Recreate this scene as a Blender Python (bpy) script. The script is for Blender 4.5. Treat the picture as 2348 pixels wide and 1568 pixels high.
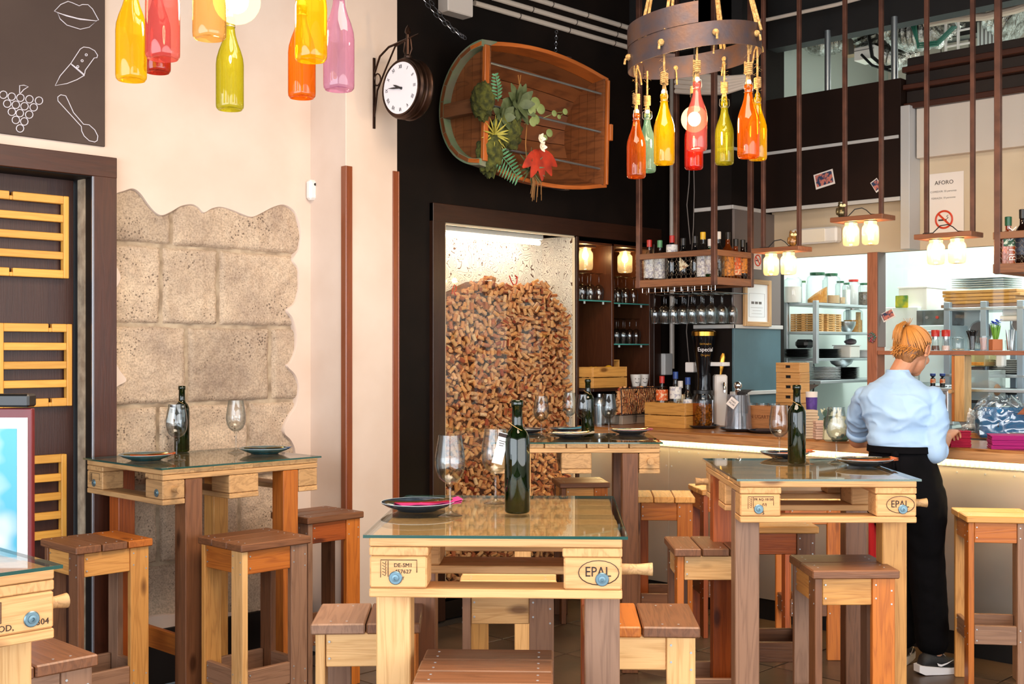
import bpy, math, random
from mathutils import Vector, Matrix, noise
from mathutils.geometry import tessellate_polygon
random.seed(11)
for o in list(bpy.data.objects): bpy.data.objects.remove(o)
SC = bpy.context.scene; COL = SC.collection
PI = math.pi
# ---------------------------------------------------------------- camera
# the world axes are the room's axes (x east, y north); the camera looks north-east into the corner
HC = 1.55; FP = 2749.0; PHI = math.radians(44.23)
CF_, SF_ = math.cos(PHI), math.sin(PHI)
FWD = Vector((CF_, SF_, 0)); RGT = Vector((SF_, -CF_, 0))
cam = bpy.data.cameras.new('camera'); co = bpy.data.objects.new('camera', cam); COL.objects.link(co)
cam.sensor_width = 36; cam.lens = FP / 2348 * 36; cam.shift_y = 19 / 2348.0
cam.clip_start = .05; cam.clip_end = 100
co.location = (0, 0, HC); co.rotation_euler = (PI/2, 0, PHI - PI/2); SC.camera = co
CAMROT = PHI - PI/2
# ---------------------------------------------------------------- world, exposure
w = bpy.data.worlds.new('world'); SC.world = w; w.use_nodes = True
bg = w.node_tree.nodes['Background']; bg.inputs[0].default_value = (.80, .90, 1, 1); bg.inputs[1].default_value = 2.2
SC.view_settings.view_transform = 'Standard'; SC.view_settings.look = 'None'
SC.view_settings.gamma = 1; SC.view_settings.use_curve_mapping = False
SC.view_settings.exposure = 0.08
cy = SC.cycles
cy.use_denoising = True; cy.max_bounces = 8; cy.diffuse_bounces = 4; cy.glossy_bounces = 4
cy.transmission_bounces = 6; cy.transparent_max_bounces = 24; cy.caustics_reflective = False; cy.caustics_refractive = False
cy.use_adaptive_sampling = True; cy.adaptive_threshold = .03; cy.sample_clamp_indirect = 6
def light(name, typ, loc, power, color, size=None, rot=None, sizey=None, spread=None):
    l = bpy.data.lights.new(name, typ); l.energy = power; l.color = color
    if typ == 'AREA':
        l.size = size
        if sizey: l.shape = 'RECTANGLE'; l.size_y = sizey
        if spread: l.spread = spread
    elif size: l.shadow_soft_size = size
    o = bpy.data.objects.new(name, l); COL.objects.link(o); o.location = loc
    if rot: o.rotation_euler = rot
    return o
# daylight through the street windows behind and beside the camera
light('daylight_west', 'AREA', (-2.35, 1.2, 1.75), 235, (.86, .93, 1), 5.6, (0, -PI/2, 0), 2.6).data.shape = 'RECTANGLE'
bpy.data.objects['daylight_west'].data.size = 2.6; bpy.data.objects['daylight_west'].data.size_y = 5.6
light('daylight_south', 'AREA', (1.6, -2.35, 1.75), 185, (1, .96, .90), 6.5, (-PI/2+PI, 0, 0), 2.6)
# ceiling lights of the dining room (out of view) and of the kitchen
light('room_ceiling_light', 'AREA', (2.4, 1.8, 3.8), 210, (1, .80, .60), 2.2, (0, 0, 0), 2.2)
light('kitchen_ceiling_light', 'AREA', (7.9, 2.6, 3.1), 125, (.90, 1, .98), 1.3, (0, 0, 0), 3.6)
# ---------------------------------------------------------------- picture point -> room point helpers
def ray(px, py):
    return FWD + RGT * ((px - 1174) / FP) + Vector((0, 0, (803 - py) / FP))
O_ = Vector((0, 0, HC))
def atd(px, py, d): return O_ + ray(px, py) * d
def atz(px, py, z): return O_ + ray(px, py) * ((z - HC) * FP / (803 - py))
def atu(px, py, u): r = ray(px, py); return O_ + r * (u / r.x)
def atv(px, py, v): r = ray(px, py); return O_ + r * (v / r.y)
def cf(x, d, z): return FWD * d + RGT * x + Vector((0, 0, z))
# ---------------------------------------------------------------- objects
def link(o, parent=None):
    COL.objects.link(o)
    if parent is not None: o.parent = parent
    return o
def tag(o, label=None, cat=None, group=None, kind=None):
    if label: o['label'] = label
    if cat: o['category'] = cat
    if group: o['group'] = group
    if kind: o['kind'] = kind
    return o
def thing(name, label, cat, loc=(0, 0, 0), rz=0, group=None, rot=None):
    o = bpy.data.objects.new(name, None); COL.objects.link(o); o.empty_display_size = .1
    o.location = loc; o.rotation_euler = rot if rot else (0, 0, rz)
    return tag(o, label, cat, group)
def dup(root, loc=None, rz=None, label=None, group=None, rot=None, scale=None):
    r = root.copy(); COL.objects.link(r)
    if loc is not None: r.location = loc
    if rz is not None: r.rotation_euler = (0, 0, rz)
    if rot is not None: r.rotation_euler = rot
    if scale is not None: r.scale = (scale,)*3 if not hasattr(scale, '__len__') else scale
    if label: r['label'] = label
    if group: r['group'] = group
    for ch in list(root.children):
        c = ch.copy(); COL.objects.link(c); c.parent = r
        for g in list(ch.children):
            d = g.copy(); COL.objects.link(d); d.parent = c
    return r
class MB:
    """collects shapes; build() links them as one mesh object"""
    def __init__(s): s.v = []; s.f = []; s.uv = []; s.mi = []; s.m = 0; s.X = None
    def _add(s, vs, fs, uvs=None):
        n = len(s.v)
        if s.X is not None: vs = [s.X @ Vector(p) for p in vs]
        s.v += [tuple(p) for p in vs]
        for k, f in enumerate(fs):
            s.f.append([n + i for i in f]); s.mi.append(s.m)
            s.uv.append(uvs[k] if uvs else [(vs[i][0] + vs[i][1], vs[i][2]) for i in f])
        return s
    def box(s, c, d, ch=None, rot=None, grain=None):
        h = [x / 2 for x in d]
        if ch is None: ch = min(.0025, min(h) * .35)
        g = grain if grain is not None else max(range(3), key=lambda i: d[i])
        vs = []; idx = {}
        for sx in (-1, 1):
            for sy in (-1, 1):
                for sz in (-1, 1):
                    sg = (sx, sy, sz)
                    for k in range(3):
                        p = [sg[i] * (h[i] - (0 if i == k else ch)) for i in range(3)]
                        idx[(sg, k)] = len(vs); vs.append(p)
        fs = []
        for k in range(3):
            a, b = (k + 1) % 3, (k + 2) % 3
            for sk in (-1, 1):
                q = []
                for sa, sb in ((-1, -1), (1, -1), (1, 1), (-1, 1)):
                    sg = [0, 0, 0]; sg[k] = sk; sg[a] = sa; sg[b] = sb; q.append(idx[(tuple(sg), k)])
                fs.append((q if sk > 0 else q[::-1], k))
        if ch > 0:
            for e in range(3):
                a, b = (e + 1) % 3, (e + 2) % 3
                for sa in (-1, 1):
                    for sb in (-1, 1):
                        q = []
                        for se, k in ((-1, a), (1, a), (1, b), (-1, b)):
                            sg = [0, 0, 0]; sg[e] = se; sg[a] = sa; sg[b] = sb; q.append(idx[(tuple(sg), k)])
                        fs.append((q if sa * sb > 0 else q[::-1], a))
            for sx in (-1, 1):
                for sy in (-1, 1):
                    for sz in (-1, 1):
                        q = [idx[((sx, sy, sz), k)] for k in range(3)]
                        fs.append((q if sx*sy*sz > 0 else q[::-1], 0))
        ou, ov = random.random() * 9, random.random() * 9
        uvs = []
        for q, k in fs:
            if k == g:
                a, b = (k + 1) % 3, (k + 2) % 3
                uvs.append([(vs[i][a] * 6 + ou, vs[i][b] + ov) for i in q])
            else:
                o = 3 - k - g
                uvs.append([(vs[i][g] + ou, vs[i][o] + ov + k * .37) for i in q])
        R = None
        if rot is not None: R = rot if isinstance(rot, Matrix) else Matrix.Rotation(rot, 3, 'Z')
        c = Vector(c)
        vs = [((R @ Vector(p)) if R else Vector(p)) + c for p in vs]
        return s._add(vs, [q for q, k in fs], uvs)
    def bx(s, x0, x1, y0, y1, z0, z1, ch=None, grain=None):
        return s.box(((x0+x1)/2, (y0+y1)/2, (z0+z1)/2), (abs(x1-x0), abs(y1-y0), abs(z1-z0)), ch, None, grain)
    def lathe(s, prof, c=(0, 0, 0), seg=24, ax=None, sc=(1, 1)):
        vs = []; fs = []; uv = []; rings = []
        for r, z in prof:
            if r < 1e-6: rings.append([len(vs)]); vs.append(Vector((0, 0, z)))
            else:
                rings.append(list(range(len(vs), len(vs) + seg)))
                for k in range(seg):
                    a = 2*PI*k/seg; vs.append(Vector((r*math.cos(a)*sc[0], r*math.sin(a)*sc[1], z)))
        for i in range(len(rings) - 1):
            A, B = rings[i], rings[i+1]
            if len(A) == 1 and len(B) == 1: continue
            for k in range(seg):
                k2 = (k + 1) % seg
                if len(A) == 1: q = [A[0], B[k2], B[k]]
                elif len(B) == 1: q = [A[k], A[k2], B[0]]
                else: q = [A[k], A[k2], B[k2], B[k]]
                fs.append(q); uv.append([((k + (1 if j in (1, 2) else 0)) / seg, vs[q[min(j, len(q)-1)]].z) for j in range(len(q))])
        if ax is not None:
            Q = Vector((0, 0, 1)).rotation_difference(Vector(ax).normalized()); vs = [Q @ p for p in vs]
        c = Vector(c); vs = [p + c for p in vs]
        return s._add(vs, fs, uv)
    def cyl(s, p0, p1, r, seg=12, r2=None):
        p0, p1 = Vector(p0), Vector(p1); L = (p1 - p0).length
        r2 = r if r2 is None else r2
        return s.lathe([(0, 0), (r, 0), (r2, L), (0, L)], p0, seg, p1 - p0)
    def sph(s, c, r, seg=16, rings=10, sc=(1, 1, 1), rot=None):
        vs = []; fs = []
        c = Vector(c)
        for i in range(rings + 1):
            th = PI * i / rings
            for k in range(seg):
                a = 2*PI*k/seg
                p = Vector((r*math.sin(th)*math.cos(a)*sc[0], r*math.sin(th)*math.sin(a)*sc[1], r*math.cos(th)*sc[2]))
                if rot: p = rot @ p
                vs.append(p + c)
        for i in range(rings):
            for k in range(seg):
                k2 = (k+1) % seg
                fs.append([i*seg+k, (i+1)*seg+k, (i+1)*seg+k2, i*seg+k2])
        return s._add(vs, fs)
    def tube(s, pts, r, seg=8, closed=False, flat=None):
        pts = [Vector(p) for p in pts]; n = len(pts)
        rs = r if hasattr(r, '__len__') else [r] * n
        vs = []; fs = []; uv = []
        T = []
        for i in range(n):
            if closed: t = pts[(i+1) % n] - pts[i-1]
            else: t = pts[min(i+1, n-1)] - pts[max(i-1, 0)]
            T.append(t.normalized() if t.length > 1e-9 else Vector((0, 0, 1)))
        N = T[0].orthogonal().normalized()
        if flat is not None: N = Vector(flat)
        L = 0
        for i in range(n):
            N = (N - T[i] * N.dot(T[i]))
            N = N.normalized() if N.length > 1e-6 else T[i].orthogonal().normalized()
            B = T[i].cross(N)
            for k in range(seg):
                a = 2*PI*k/seg
                vs.append(pts[i] + (N*math.cos(a) + B*math.sin(a)) * rs[i])
        m = n if closed else n - 1
        for i in range(m):
            i2 = (i+1) % n; l = (pts[i2]-pts[i]).length
            for k in range(seg):
                k2 = (k+1) % seg
                fs.append([i*seg+k, i*seg+k2, i2*seg+k2, i2*seg+k])
                uv.append([(L, k/seg*.1), (L, (k+1)/seg*.1), (L+l, (k+1)/seg*.1), (L+l, k/seg*.1)])
            L += l
        if not closed:
            fs.append(list(range(seg))[::-1]); uv.append([(0, 0)]*seg)
            fs.append([(n-1)*seg + k for k in range(seg)]); uv.append([(0, 0)]*seg)
        return s._add(vs, fs, uv)
    def loft(s, rings, cap=True):
        n = len(rings[0]); vs = [p for r in rings for p in r]; fs = []
        for i in range(len(rings)-1):
            for k in range(n):
                k2 = (k+1) % n
                fs.append([i*n+k, i*n+k2, (i+1)*n+k2, (i+1)*n+k])
        if cap: fs.append(list(range(n))[::-1]); fs.append([(len(rings)-1)*n+k for k in range(n)])
        return s._add(vs, fs)
    def prism(s, pts, off):
        n = len(pts); off = Vector(off); a = [Vector(p) for p in pts]
        vs = a + [p + off for p in a]
        tri = tessellate_polygon([a])
        fs = [list(t) for t in tri] + [[i + n for i in t][::-1] for t in tri]
        fs += [[i, i + n, (i+1) % n + n, (i+1) % n] for i in range(n)]
        return s._add(vs, fs)
    def build(s, name, mat, parent=None, smooth=35, label=None, kind=None):
        me = bpy.data.meshes.new(name); me.from_pydata(s.v, [], s.f)
        ul = me.uv_layers.new(name='UVMap')
        flat = [c for f in s.uv for p in f for c in p]
        if len(flat) == len(ul.data) * 2: ul.data.foreach_set('uv', flat)
        for m in (mat if isinstance(mat, (list, tuple)) else [mat]): me.materials.append(m)
        if any(s.mi): me.polygons.foreach_set('material_index', s.mi)
        fix_normals(me)
        if smooth:
            me.polygons.foreach_set('use_smooth', [True]*len(me.polygons)); me.set_sharp_from_angle(angle=math.radians(smooth))
        o = bpy.data.objects.new(name, me); link(o, parent)
        if label: o['label'] = label
        if kind: o['kind'] = kind
        return o
import bmesh
def fix_normals(me):
    b = bmesh.new(); b.from_mesh(me); bmesh.ops.recalc_face_normals(b, faces=b.faces); b.to_mesh(me); b.free()
def B1(name, c, d, mat, parent=None, ch=None, rot=None, grain=None, label=None):
    return MB().box(c, d, ch, rot, grain).build(name, mat, parent, label=label)
def BX(name, x0, x1, y0, y1, z0, z1, mat, parent=None, ch=None, grain=None, label=None):
    return MB().bx(x0, x1, y0, y1, z0, z1, ch, grain).build(name, mat, parent, label=label)
def struct(o): o['kind'] = 'structure'; return o
def text(name, s, size, mat, parent, M, align='CENTER', sx=1):
    cu = bpy.data.curves.new(name, 'FONT'); cu.body = s; cu.size = size; cu.align_x = align; cu.align_y = 'CENTER'; cu.extrude = .0004
    cu.resolution_u = 2
    t = bpy.data.objects.new(name, cu); COL.objects.link(t)
    dg = bpy.context.evaluated_depsgraph_get(); me = bpy.data.meshes.new_from_object(t.evaluated_get(dg))
    bpy.data.objects.remove(t); me.materials.clear(); me.materials.append(mat)
    me.transform(M @ Matrix.Diagonal((sx, 1, 1, 1)))
    o = bpy.data.objects.new(name, me); return link(o, parent)
def frame(x, y, o):   # matrix whose local x,y axes are the given vectors, at o
    x = Vector(x).normalized(); y = Vector(y).normalized(); z = x.cross(y)
    return Matrix(((x.x, y.x, z.x, o[0]), (x.y, y.y, z.y, o[1]), (x.z, y.z, z.z, o[2]), (0, 0, 0, 1)))
# ---------------------------------------------------------------- materials
def L(c):
    if isinstance(c, str): c = [int(c[i:i+2], 16)/255 for i in (0, 2, 4)]
    return tuple(x/12.92 if x <= .04045 else ((x+.055)/1.055)**2.4 for x in c) + (1,)
MATS = {}
def nodes(name):
    m = bpy.data.materials.new(name); m.use_nodes = True; nt = m.node_tree
    b = nt.nodes['Principled BSDF']; MATS[name] = m
    return m, nt, b, nt.nodes.new, nt.links.new
def mat(name, c, rough=.6, metal=0, spec=.5, c2=None, scale=8, bump=0, bscale=40, detail=4, emit=0, coat=0, stretch=None, coord='Object', lo=.35, hi=.65, trans=0):
    m, nt, b, N, K = nodes(name)
    b.inputs['Base Color'].default_value = L(c); b.inputs['Roughness'].default_value = rough
    b.inputs['Metallic'].default_value = metal; b.inputs['Specular IOR Level'].default_value = spec
    b.inputs['Coat Weight'].default_value = coat
    if trans: b.inputs['Transmission Weight'].default_value = trans
    if emit: b.inputs['Emission Color'].default_value = L(c); b.inputs['Emission Strength'].default_value = emit
    if c2 or bump:
        tc = N('ShaderNodeTexCoord'); mp = N('ShaderNodeMapping'); K(tc.outputs[coord], mp.inputs[0])
        if stretch: mp.inputs['Scale'].default_value = stretch
    if c2:
        n = N('ShaderNodeTexNoise'); n.inputs['Scale'].default_value = scale; n.inputs['Detail'].default_value = detail
        K(mp.outputs[0], n.inputs[0]); r = N('ShaderNodeValToRGB'); K(n.outputs[0], r.inputs[0])
        r.color_ramp.elements[0].position = lo; r.color_ramp.elements[1].position = hi
        r.color_ramp.elements[0].color = L(c2); r.color_ramp.elements[1].color = L(c); K(r.outputs[0], b.inputs['Base Color'])
    if bump:
        n2 = N('ShaderNodeTexNoise'); n2.inputs['Scale'].default_value = bscale; n2.inputs['Detail'].default_value = 5
        K(mp.outputs[0], n2.inputs[0]); bp = N('ShaderNodeBump'); bp.inputs['Strength'].default_value = bump
        bp.inputs['Distance'].default_value = .01; K(n2.outputs[0], bp.inputs['Height']); K(bp.outputs[0], b.inputs['Normal'])
    return m
def wood(name, c, cdark, rough=.5, knots=True, ring=18, contrast=1.0, coat=0, worn=0):
    """grain runs along U of the box's own UV map"""
    m, nt, b, N, K = nodes(name)
    uv = N('ShaderNodeUVMap'); oi = N('ShaderNodeObjectInfo')
    mp = N('ShaderNodeMapping'); mp.inputs['Scale'].default_value = (1.1, ring, 1); K(uv.outputs[0], mp.inputs[0])
    n1 = N('ShaderNodeTexNoise'); n1.inputs['Scale'].default_value = 1.6; n1.inputs['Detail'].default_value = 3; n1.inputs['Distortion'].default_value = .6
    K(mp.outputs[0], n1.inputs[0])
    # growth rings out of the stretched noise
    ml = N('ShaderNodeMath'); ml.operation = 'MULTIPLY'; ml.inputs[1].default_value = 11; K(n1.outputs[0], ml.inputs[0])
    fr = N('ShaderNodeMath'); fr.operation = 'PINGPONG'; fr.inputs[1].default_value = 1; K(ml.outputs[0], fr.inputs[0])
    mp2 = N('ShaderNodeMapping'); mp2.inputs['Scale'].default_value = (4, 150, 1); K(uv.outputs[0], mp2.inputs[0])
    n2 = N('ShaderNodeTexNoise'); n2.inputs['Scale'].default_value = 2; n2.inputs['Detail'].default_value = 5; K(mp2.outputs[0], n2.inputs[0])
    mx = N('ShaderNodeMath'); mx.operation = 'MULTIPLY_ADD'; K(n2.outputs[0], mx.inputs[0]); mx.inputs[1].default_value = .55
    ad = N('ShaderNodeMath'); ad.operation = 'MULTIPLY'; K(fr.outputs[0], ad.inputs[0]); ad.inputs[1].default_value = .45 * contrast; K(ad.outputs[0], mx.inputs[2])
    rp = N('ShaderNodeValToRGB'); K(mx.outputs[0], rp.inputs[0])
    e = rp.color_ramp.elements; e[0].position = .12; e[1].position = .56; e[1].color = L(c)
    e[0].color = tuple(a*.68 + b_*.32 for a, b_ in zip(L(cdark), L(c)))
    out = rp.outputs[0]
    if knots:
        vo = N('ShaderNodeTexVoronoi'); vo.inputs['Scale'].default_value = 1
        mp3 = N('ShaderNodeMapping'); mp3.inputs['Scale'].default_value = (2.2, 5.5, 1); K(uv.outputs[0], mp3.inputs[0]); K(mp3.outputs[0], vo.inputs[0])
        kr = N('ShaderNodeValToRGB'); K(vo.outputs[0], kr.inputs[0]); ke = kr.color_ramp.elements
        ke[0].position = .05; ke[0].color = (.16, .09, .05, 1); ke[1].position = .11; ke[1].color = (1, 1, 1, 1)
        mk = N('ShaderNodeMixRGB'); mk.blend_type = 'MULTIPLY'; mk.inputs[0].default_value = .8; K(out, mk.inputs[1]); K(kr.outputs[0], mk.inputs[2]); out = mk.outputs[0]
    hs = N('ShaderNodeHueSaturation'); K(out, hs.inputs['Color'])
    mr = N('ShaderNodeMapRange'); K(oi.outputs['Random'], mr.inputs[0]); mr.inputs[3].default_value = .86; mr.inputs[4].default_value = 1.12
    K(mr.outputs[0], hs.inputs['Value'])
    K(hs.outputs[0], b.inputs['Base Color']); b.inputs['Roughness'].default_value = rough; b.inputs['Coat Weight'].default_value = coat
    b.inputs['Coat Roughness'].default_value = .25
    bp = N('ShaderNodeBump'); bp.inputs['Strength'].default_value = .25; bp.inputs['Distance'].default_value = .002
    K(mx.outputs[0], bp.inputs['Height']); K(bp.outputs[0], b.inputs['Normal'])
    return m
def thin_glass(name, tint, fres=.12, body=0.0, bodycol=None, rough=.02, edge=.6, edgecol=None):
    """thin clear shell: tinted see-through, mirror reflection rising to the rim, optional cloudy body"""
    m, nt, b, N, K = nodes(name); nt.nodes.remove(b); out = nt.nodes['Material Output']
    tr = N('ShaderNodeBsdfTransparent'); gl = N('ShaderNodeBsdfGlossy'); gl.inputs['Roughness'].default_value = rough
    lw = N('ShaderNodeLayerWeight'); lw.inputs[0].default_value = .35
    mc = N('ShaderNodeMixRGB'); K(lw.outputs['Facing'], mc.inputs[0]); t = L(tint)
    mc.inputs[1].default_value = t; mc.inputs[2].default_value = L(edgecol) if edgecol else tuple(x * (1-edge) + x*x*edge for x in t[:3]) + (1,)
    K(mc.outputs[0], tr.inputs[0]); last = tr.outputs[0]
    if body:
        df = N('ShaderNodeBsdfDiffuse'); tl = N('ShaderNodeBsdfTranslucent'); bc = L(bodycol or tint)
        df.inputs[0].default_value = bc; tl.inputs[0].default_value = bc
        a = N('ShaderNodeMixShader'); K(df.outputs[0], a.inputs[1]); K(tl.outputs[0], a.inputs[2])
        c = N('ShaderNodeMixShader'); c.inputs[0].default_value = body; K(last, c.inputs[1]); K(a.outputs[0], c.inputs[2]); last = c.outputs[0]
    lf = N('ShaderNodeLayerWeight'); lf.inputs[0].default_value = .5
    pw = N('ShaderNodeMath'); pw.operation = 'POWER'; pw.inputs[1].default_value = 5; K(lf.outputs['Facing'], pw.inputs[0])
    ma = N('ShaderNodeMath'); ma.operation = 'MULTIPLY_ADD'; K(pw.outputs[0], ma.inputs[0]); ma.inputs[1].default_value = .9; ma.inputs[2].default_value = fres
    mi = N('ShaderNodeMixShader'); K(ma.outputs[0], mi.inputs[0]); K(last, mi.inputs[1]); K(gl.outputs[0], mi.inputs[2])
    K(mi.outputs[0], out.inputs[0]); return m
def litglass(name, c, s, f=.35):
    m, nt, b, N, K = nodes(name); nt.nodes.remove(b); e = N('ShaderNodeEmission'); e.inputs[0].default_value = L(c); e.inputs[1].default_value = s
    t = N('ShaderNodeBsdfTransparent'); x = N('ShaderNodeMixShader'); x.inputs[0].default_value = f; K(t.outputs[0], x.inputs[1]); K(e.outputs[0], x.inputs[2]); K(x.outputs[0], nt.nodes['Material Output'].inputs[0]); return m
def glow(name, c, s):
    m, nt, b, N, K = nodes(name); nt.nodes.remove(b); e = N('ShaderNodeEmission'); e.inputs[0].default_value = L(c); e.inputs[1].default_value = s
    K(e.outputs[0], nt.nodes['Material Output'].inputs[0]); return m
W_LIGHT = wood('pine_light', 'E4B478', 'BC8446', .45)
W_PINE = wood('pine', 'D99C54', 'A3662C', .45)
W_ORANGE = wood('pine_orange_stain', 'C06E28', '883F16', .4)
W_RED = wood('pine_red_stain', 'A8521E', '6B2C10', .4)
W_BROWN = wood('pine_brown_stain', '7C5034', '4C2E1C', .42)
W_GREY = wood('pine_grey_stain', '957058', '6A4A38', .45)
W_PALLET = wood('pallet_wood', 'DCA66C', 'A8743E', .55, ring=14)
W_PALLET2 = wood('pallet_wood_weathered', 'C59A68', '84603C', .6, ring=14)
W_DARK = wood('dark_frame_wood', '4A2415', '2A130B', .35, knots=False, ring=10, contrast=.5)
W_DOOR = wood('door_veneer', '42241C', '27130F', .4, knots=False, ring=40, contrast=.5)
W_YEL = wood('yellow_slat_wood', 'E3A94C', 'C07F2C', .45, knots=False, ring=14, contrast=.5)
W_COUNT = wood('counter_wood', 'B47842', '6F4020', .3, ring=9, coat=.3)
W_CRATE = wood('crate_wood', 'D29A4E', 'A26A2C', .5, knots=True)
W_BARREL = wood('barrel_stave_wood', '7A4726', '3C1E10', .45, ring=9, contrast=1.2)
W_BARRELRIM = wood('barrel_cut_edge', 'B9642A', '7C3A14', .4, knots=False)
GREENPAINT = mat('green_barrel_paint', '5C7A5C', .55, c2='7C7A66', scale=9)
STEELROD = mat('brown_steel_tube', '6E4636', .42, .35, c2='54352A', scale=14, bump=.05)
STAMP = mat('burnt_stamp_ink', '2A1812', .7)
ZINC = mat('zinc_bolt', '6E8894', .42, .75)
SCREW = mat('screw_steel', 'C4CCD2', .35, .7)
TGLASS = thin_glass('table_glass', 'F8FCFA', .05, edge=.1)
TEDGE = mat('table_glass_edge', '1E4A44', .1, coat=.5)
CLEAR = thin_glass('clear_glass', 'FCFDFD', .05, edgecol='CCD4D8')
PANE = thin_glass('pane_glass', 'FCFEFD', .04, edge=.1)
WINEGREEN = thin_glass('green_bottle_glass', '5E7A1E', .06, body=.10, bodycol='2C4A10', edge=.9)
PLASTER = mat('cream_plaster', 'DECBBD', .8, c2='D4BEAE', scale=2.2, bump=.12, bscale=9)
BLACKWALL = mat('black_paint', '1A110C', .6, spec=.18, c2='100A07', scale=3, bump=.05, bscale=25)
CHALK = mat('chalkboard_brown', '4A3A33', .75, c2='41312B', scale=2.5, bump=.03)
CHALKLINE = mat('chalk_line', 'D9D4DE', .9)
WHITEPAINT = mat('white_paint', 'E6E2DC', .5)
WHITEPL = mat('white_plastic', 'E9E7E4', .35)
BLACKPL = mat('black_plastic', '141414', .35)
CHROME = mat('chrome', 'D8D8D8', .12, 1)
STEEL = mat('stainless_steel', 'B9C0C2', .28, .9)
GALV = mat('galvanised_sheet', 'C6BDAE', .36, .55, c2='AFA89C', scale=1.6, bump=.05, bscale=5)
# ================================================================ the room
VL = 5.06; VB = 5.10; UK = 6.85
FLOORM = mat('floor_tile', '5A4636', .35, c2='3B2F26', scale=3, bump=.08, bscale=12)
GROUT = mat('floor_grout', '2A211B', .8)
fl = struct(BX('floor', -2.6, 9.0, -2.6, 5.9, -.12, -.012, GROUT, ch=0))
tile = None
for i in range(12):
    for j in range(12):
        x, y = 1.2 + i*.52, -.2 + j*.45
        if tile is None: tile = B1('tile', (0, 0, 0), (.512, .442, .014), FLOORM, fl, ch=.002); o = tile
        else: o = tile.copy(); link(o, fl)
        o.location = (x, y, -.007 + random.uniform(-.0008, .0008))
struct(BX('ceiling', -2.6, 9.0, -2.6, 5.9, 3.95, 4.05, mat('ceiling_black', '17120F', .8), ch=0))
# left wall: plaster sheet with a wavy hole that shows the old stonework
OUT = [(252,520),(257,475),(262,447),(285,437),(305,432),(322,443),(340,468),(357,487),(372,493),(392,485),(415,472),(440,468),(455,475),(468,487),(485,478),(505,474),(530,480),(555,490),(578,497),(600,488),(625,475),(650,469),(672,480),(683,500),(690,530),(686,570),(672,595),(684,615),(687,650),(680,690),(660,710),(672,730),(681,765),(680,800),(668,830),(660,840),(678,860),(686,890),(680,930),(665,955),(652,990),(668,1010),(678,1040),(672,1100),(668,1200),(672,1300),(600,1400),(500,1405),(380,1410),(262,1412),(254,1250),(254,1100),(250,1000),(254,950),(262,900),(270,885),(290,872),(275,850),(262,820),(258,780),(262,740),(257,700),(262,670),(276,640),(272,620),(258,595),(253,570)]
hole = [atv(x, y, VL) for x, y in OUT]
DU0, DU1, DZ = 1.2, 2.508, 2.32      # door opening in the left wall
hs = []
for i in range(len(hole)):           # smooth the outline
    a, b, c, d = [Vector(hole[(i+k) % len(hole)]) for k in (-1, 0, 1, 2)]
    for k in range(4):
        t = k/4; hs.append(.5*((2*b)+(c-a)*t+(2*a-5*b+4*c-d)*t*t+(3*b-a-3*c+d)*t**3))
X0, X1 = -2.6, 3.75
outer = [(X0, VL, 0), (DU0, VL, 0), (DU0, VL, DZ), (DU1, VL, DZ), (DU1, VL, 0), (X1, VL, 0), (X1, VL, 3.96), (X0, VL, 3.96)]
loops = [[Vector(p) for p in outer], hs[::-1]]
allv = loops[0] + loops[1]; tri = tessellate_polygon(loops); m = MB()
m._add(allv, [list(t) for t in tri])
n0 = len(outer); nh = len(hs)
rim = []
for k, (off, dv) in enumerate(((0, 0), (.004, .006), (.006, .016), (.006, .05))):
    cen = sum(hs, Vector()) / nh
    rim.append([p + Vector((0, dv, 0)) + (cen - p).normalized()*off*(-1 if k else 0)*-1 for p in hs])
m.loft(rim, cap=False)
wl = struct(m.build('wall_left', PLASTER, smooth=50))
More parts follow.
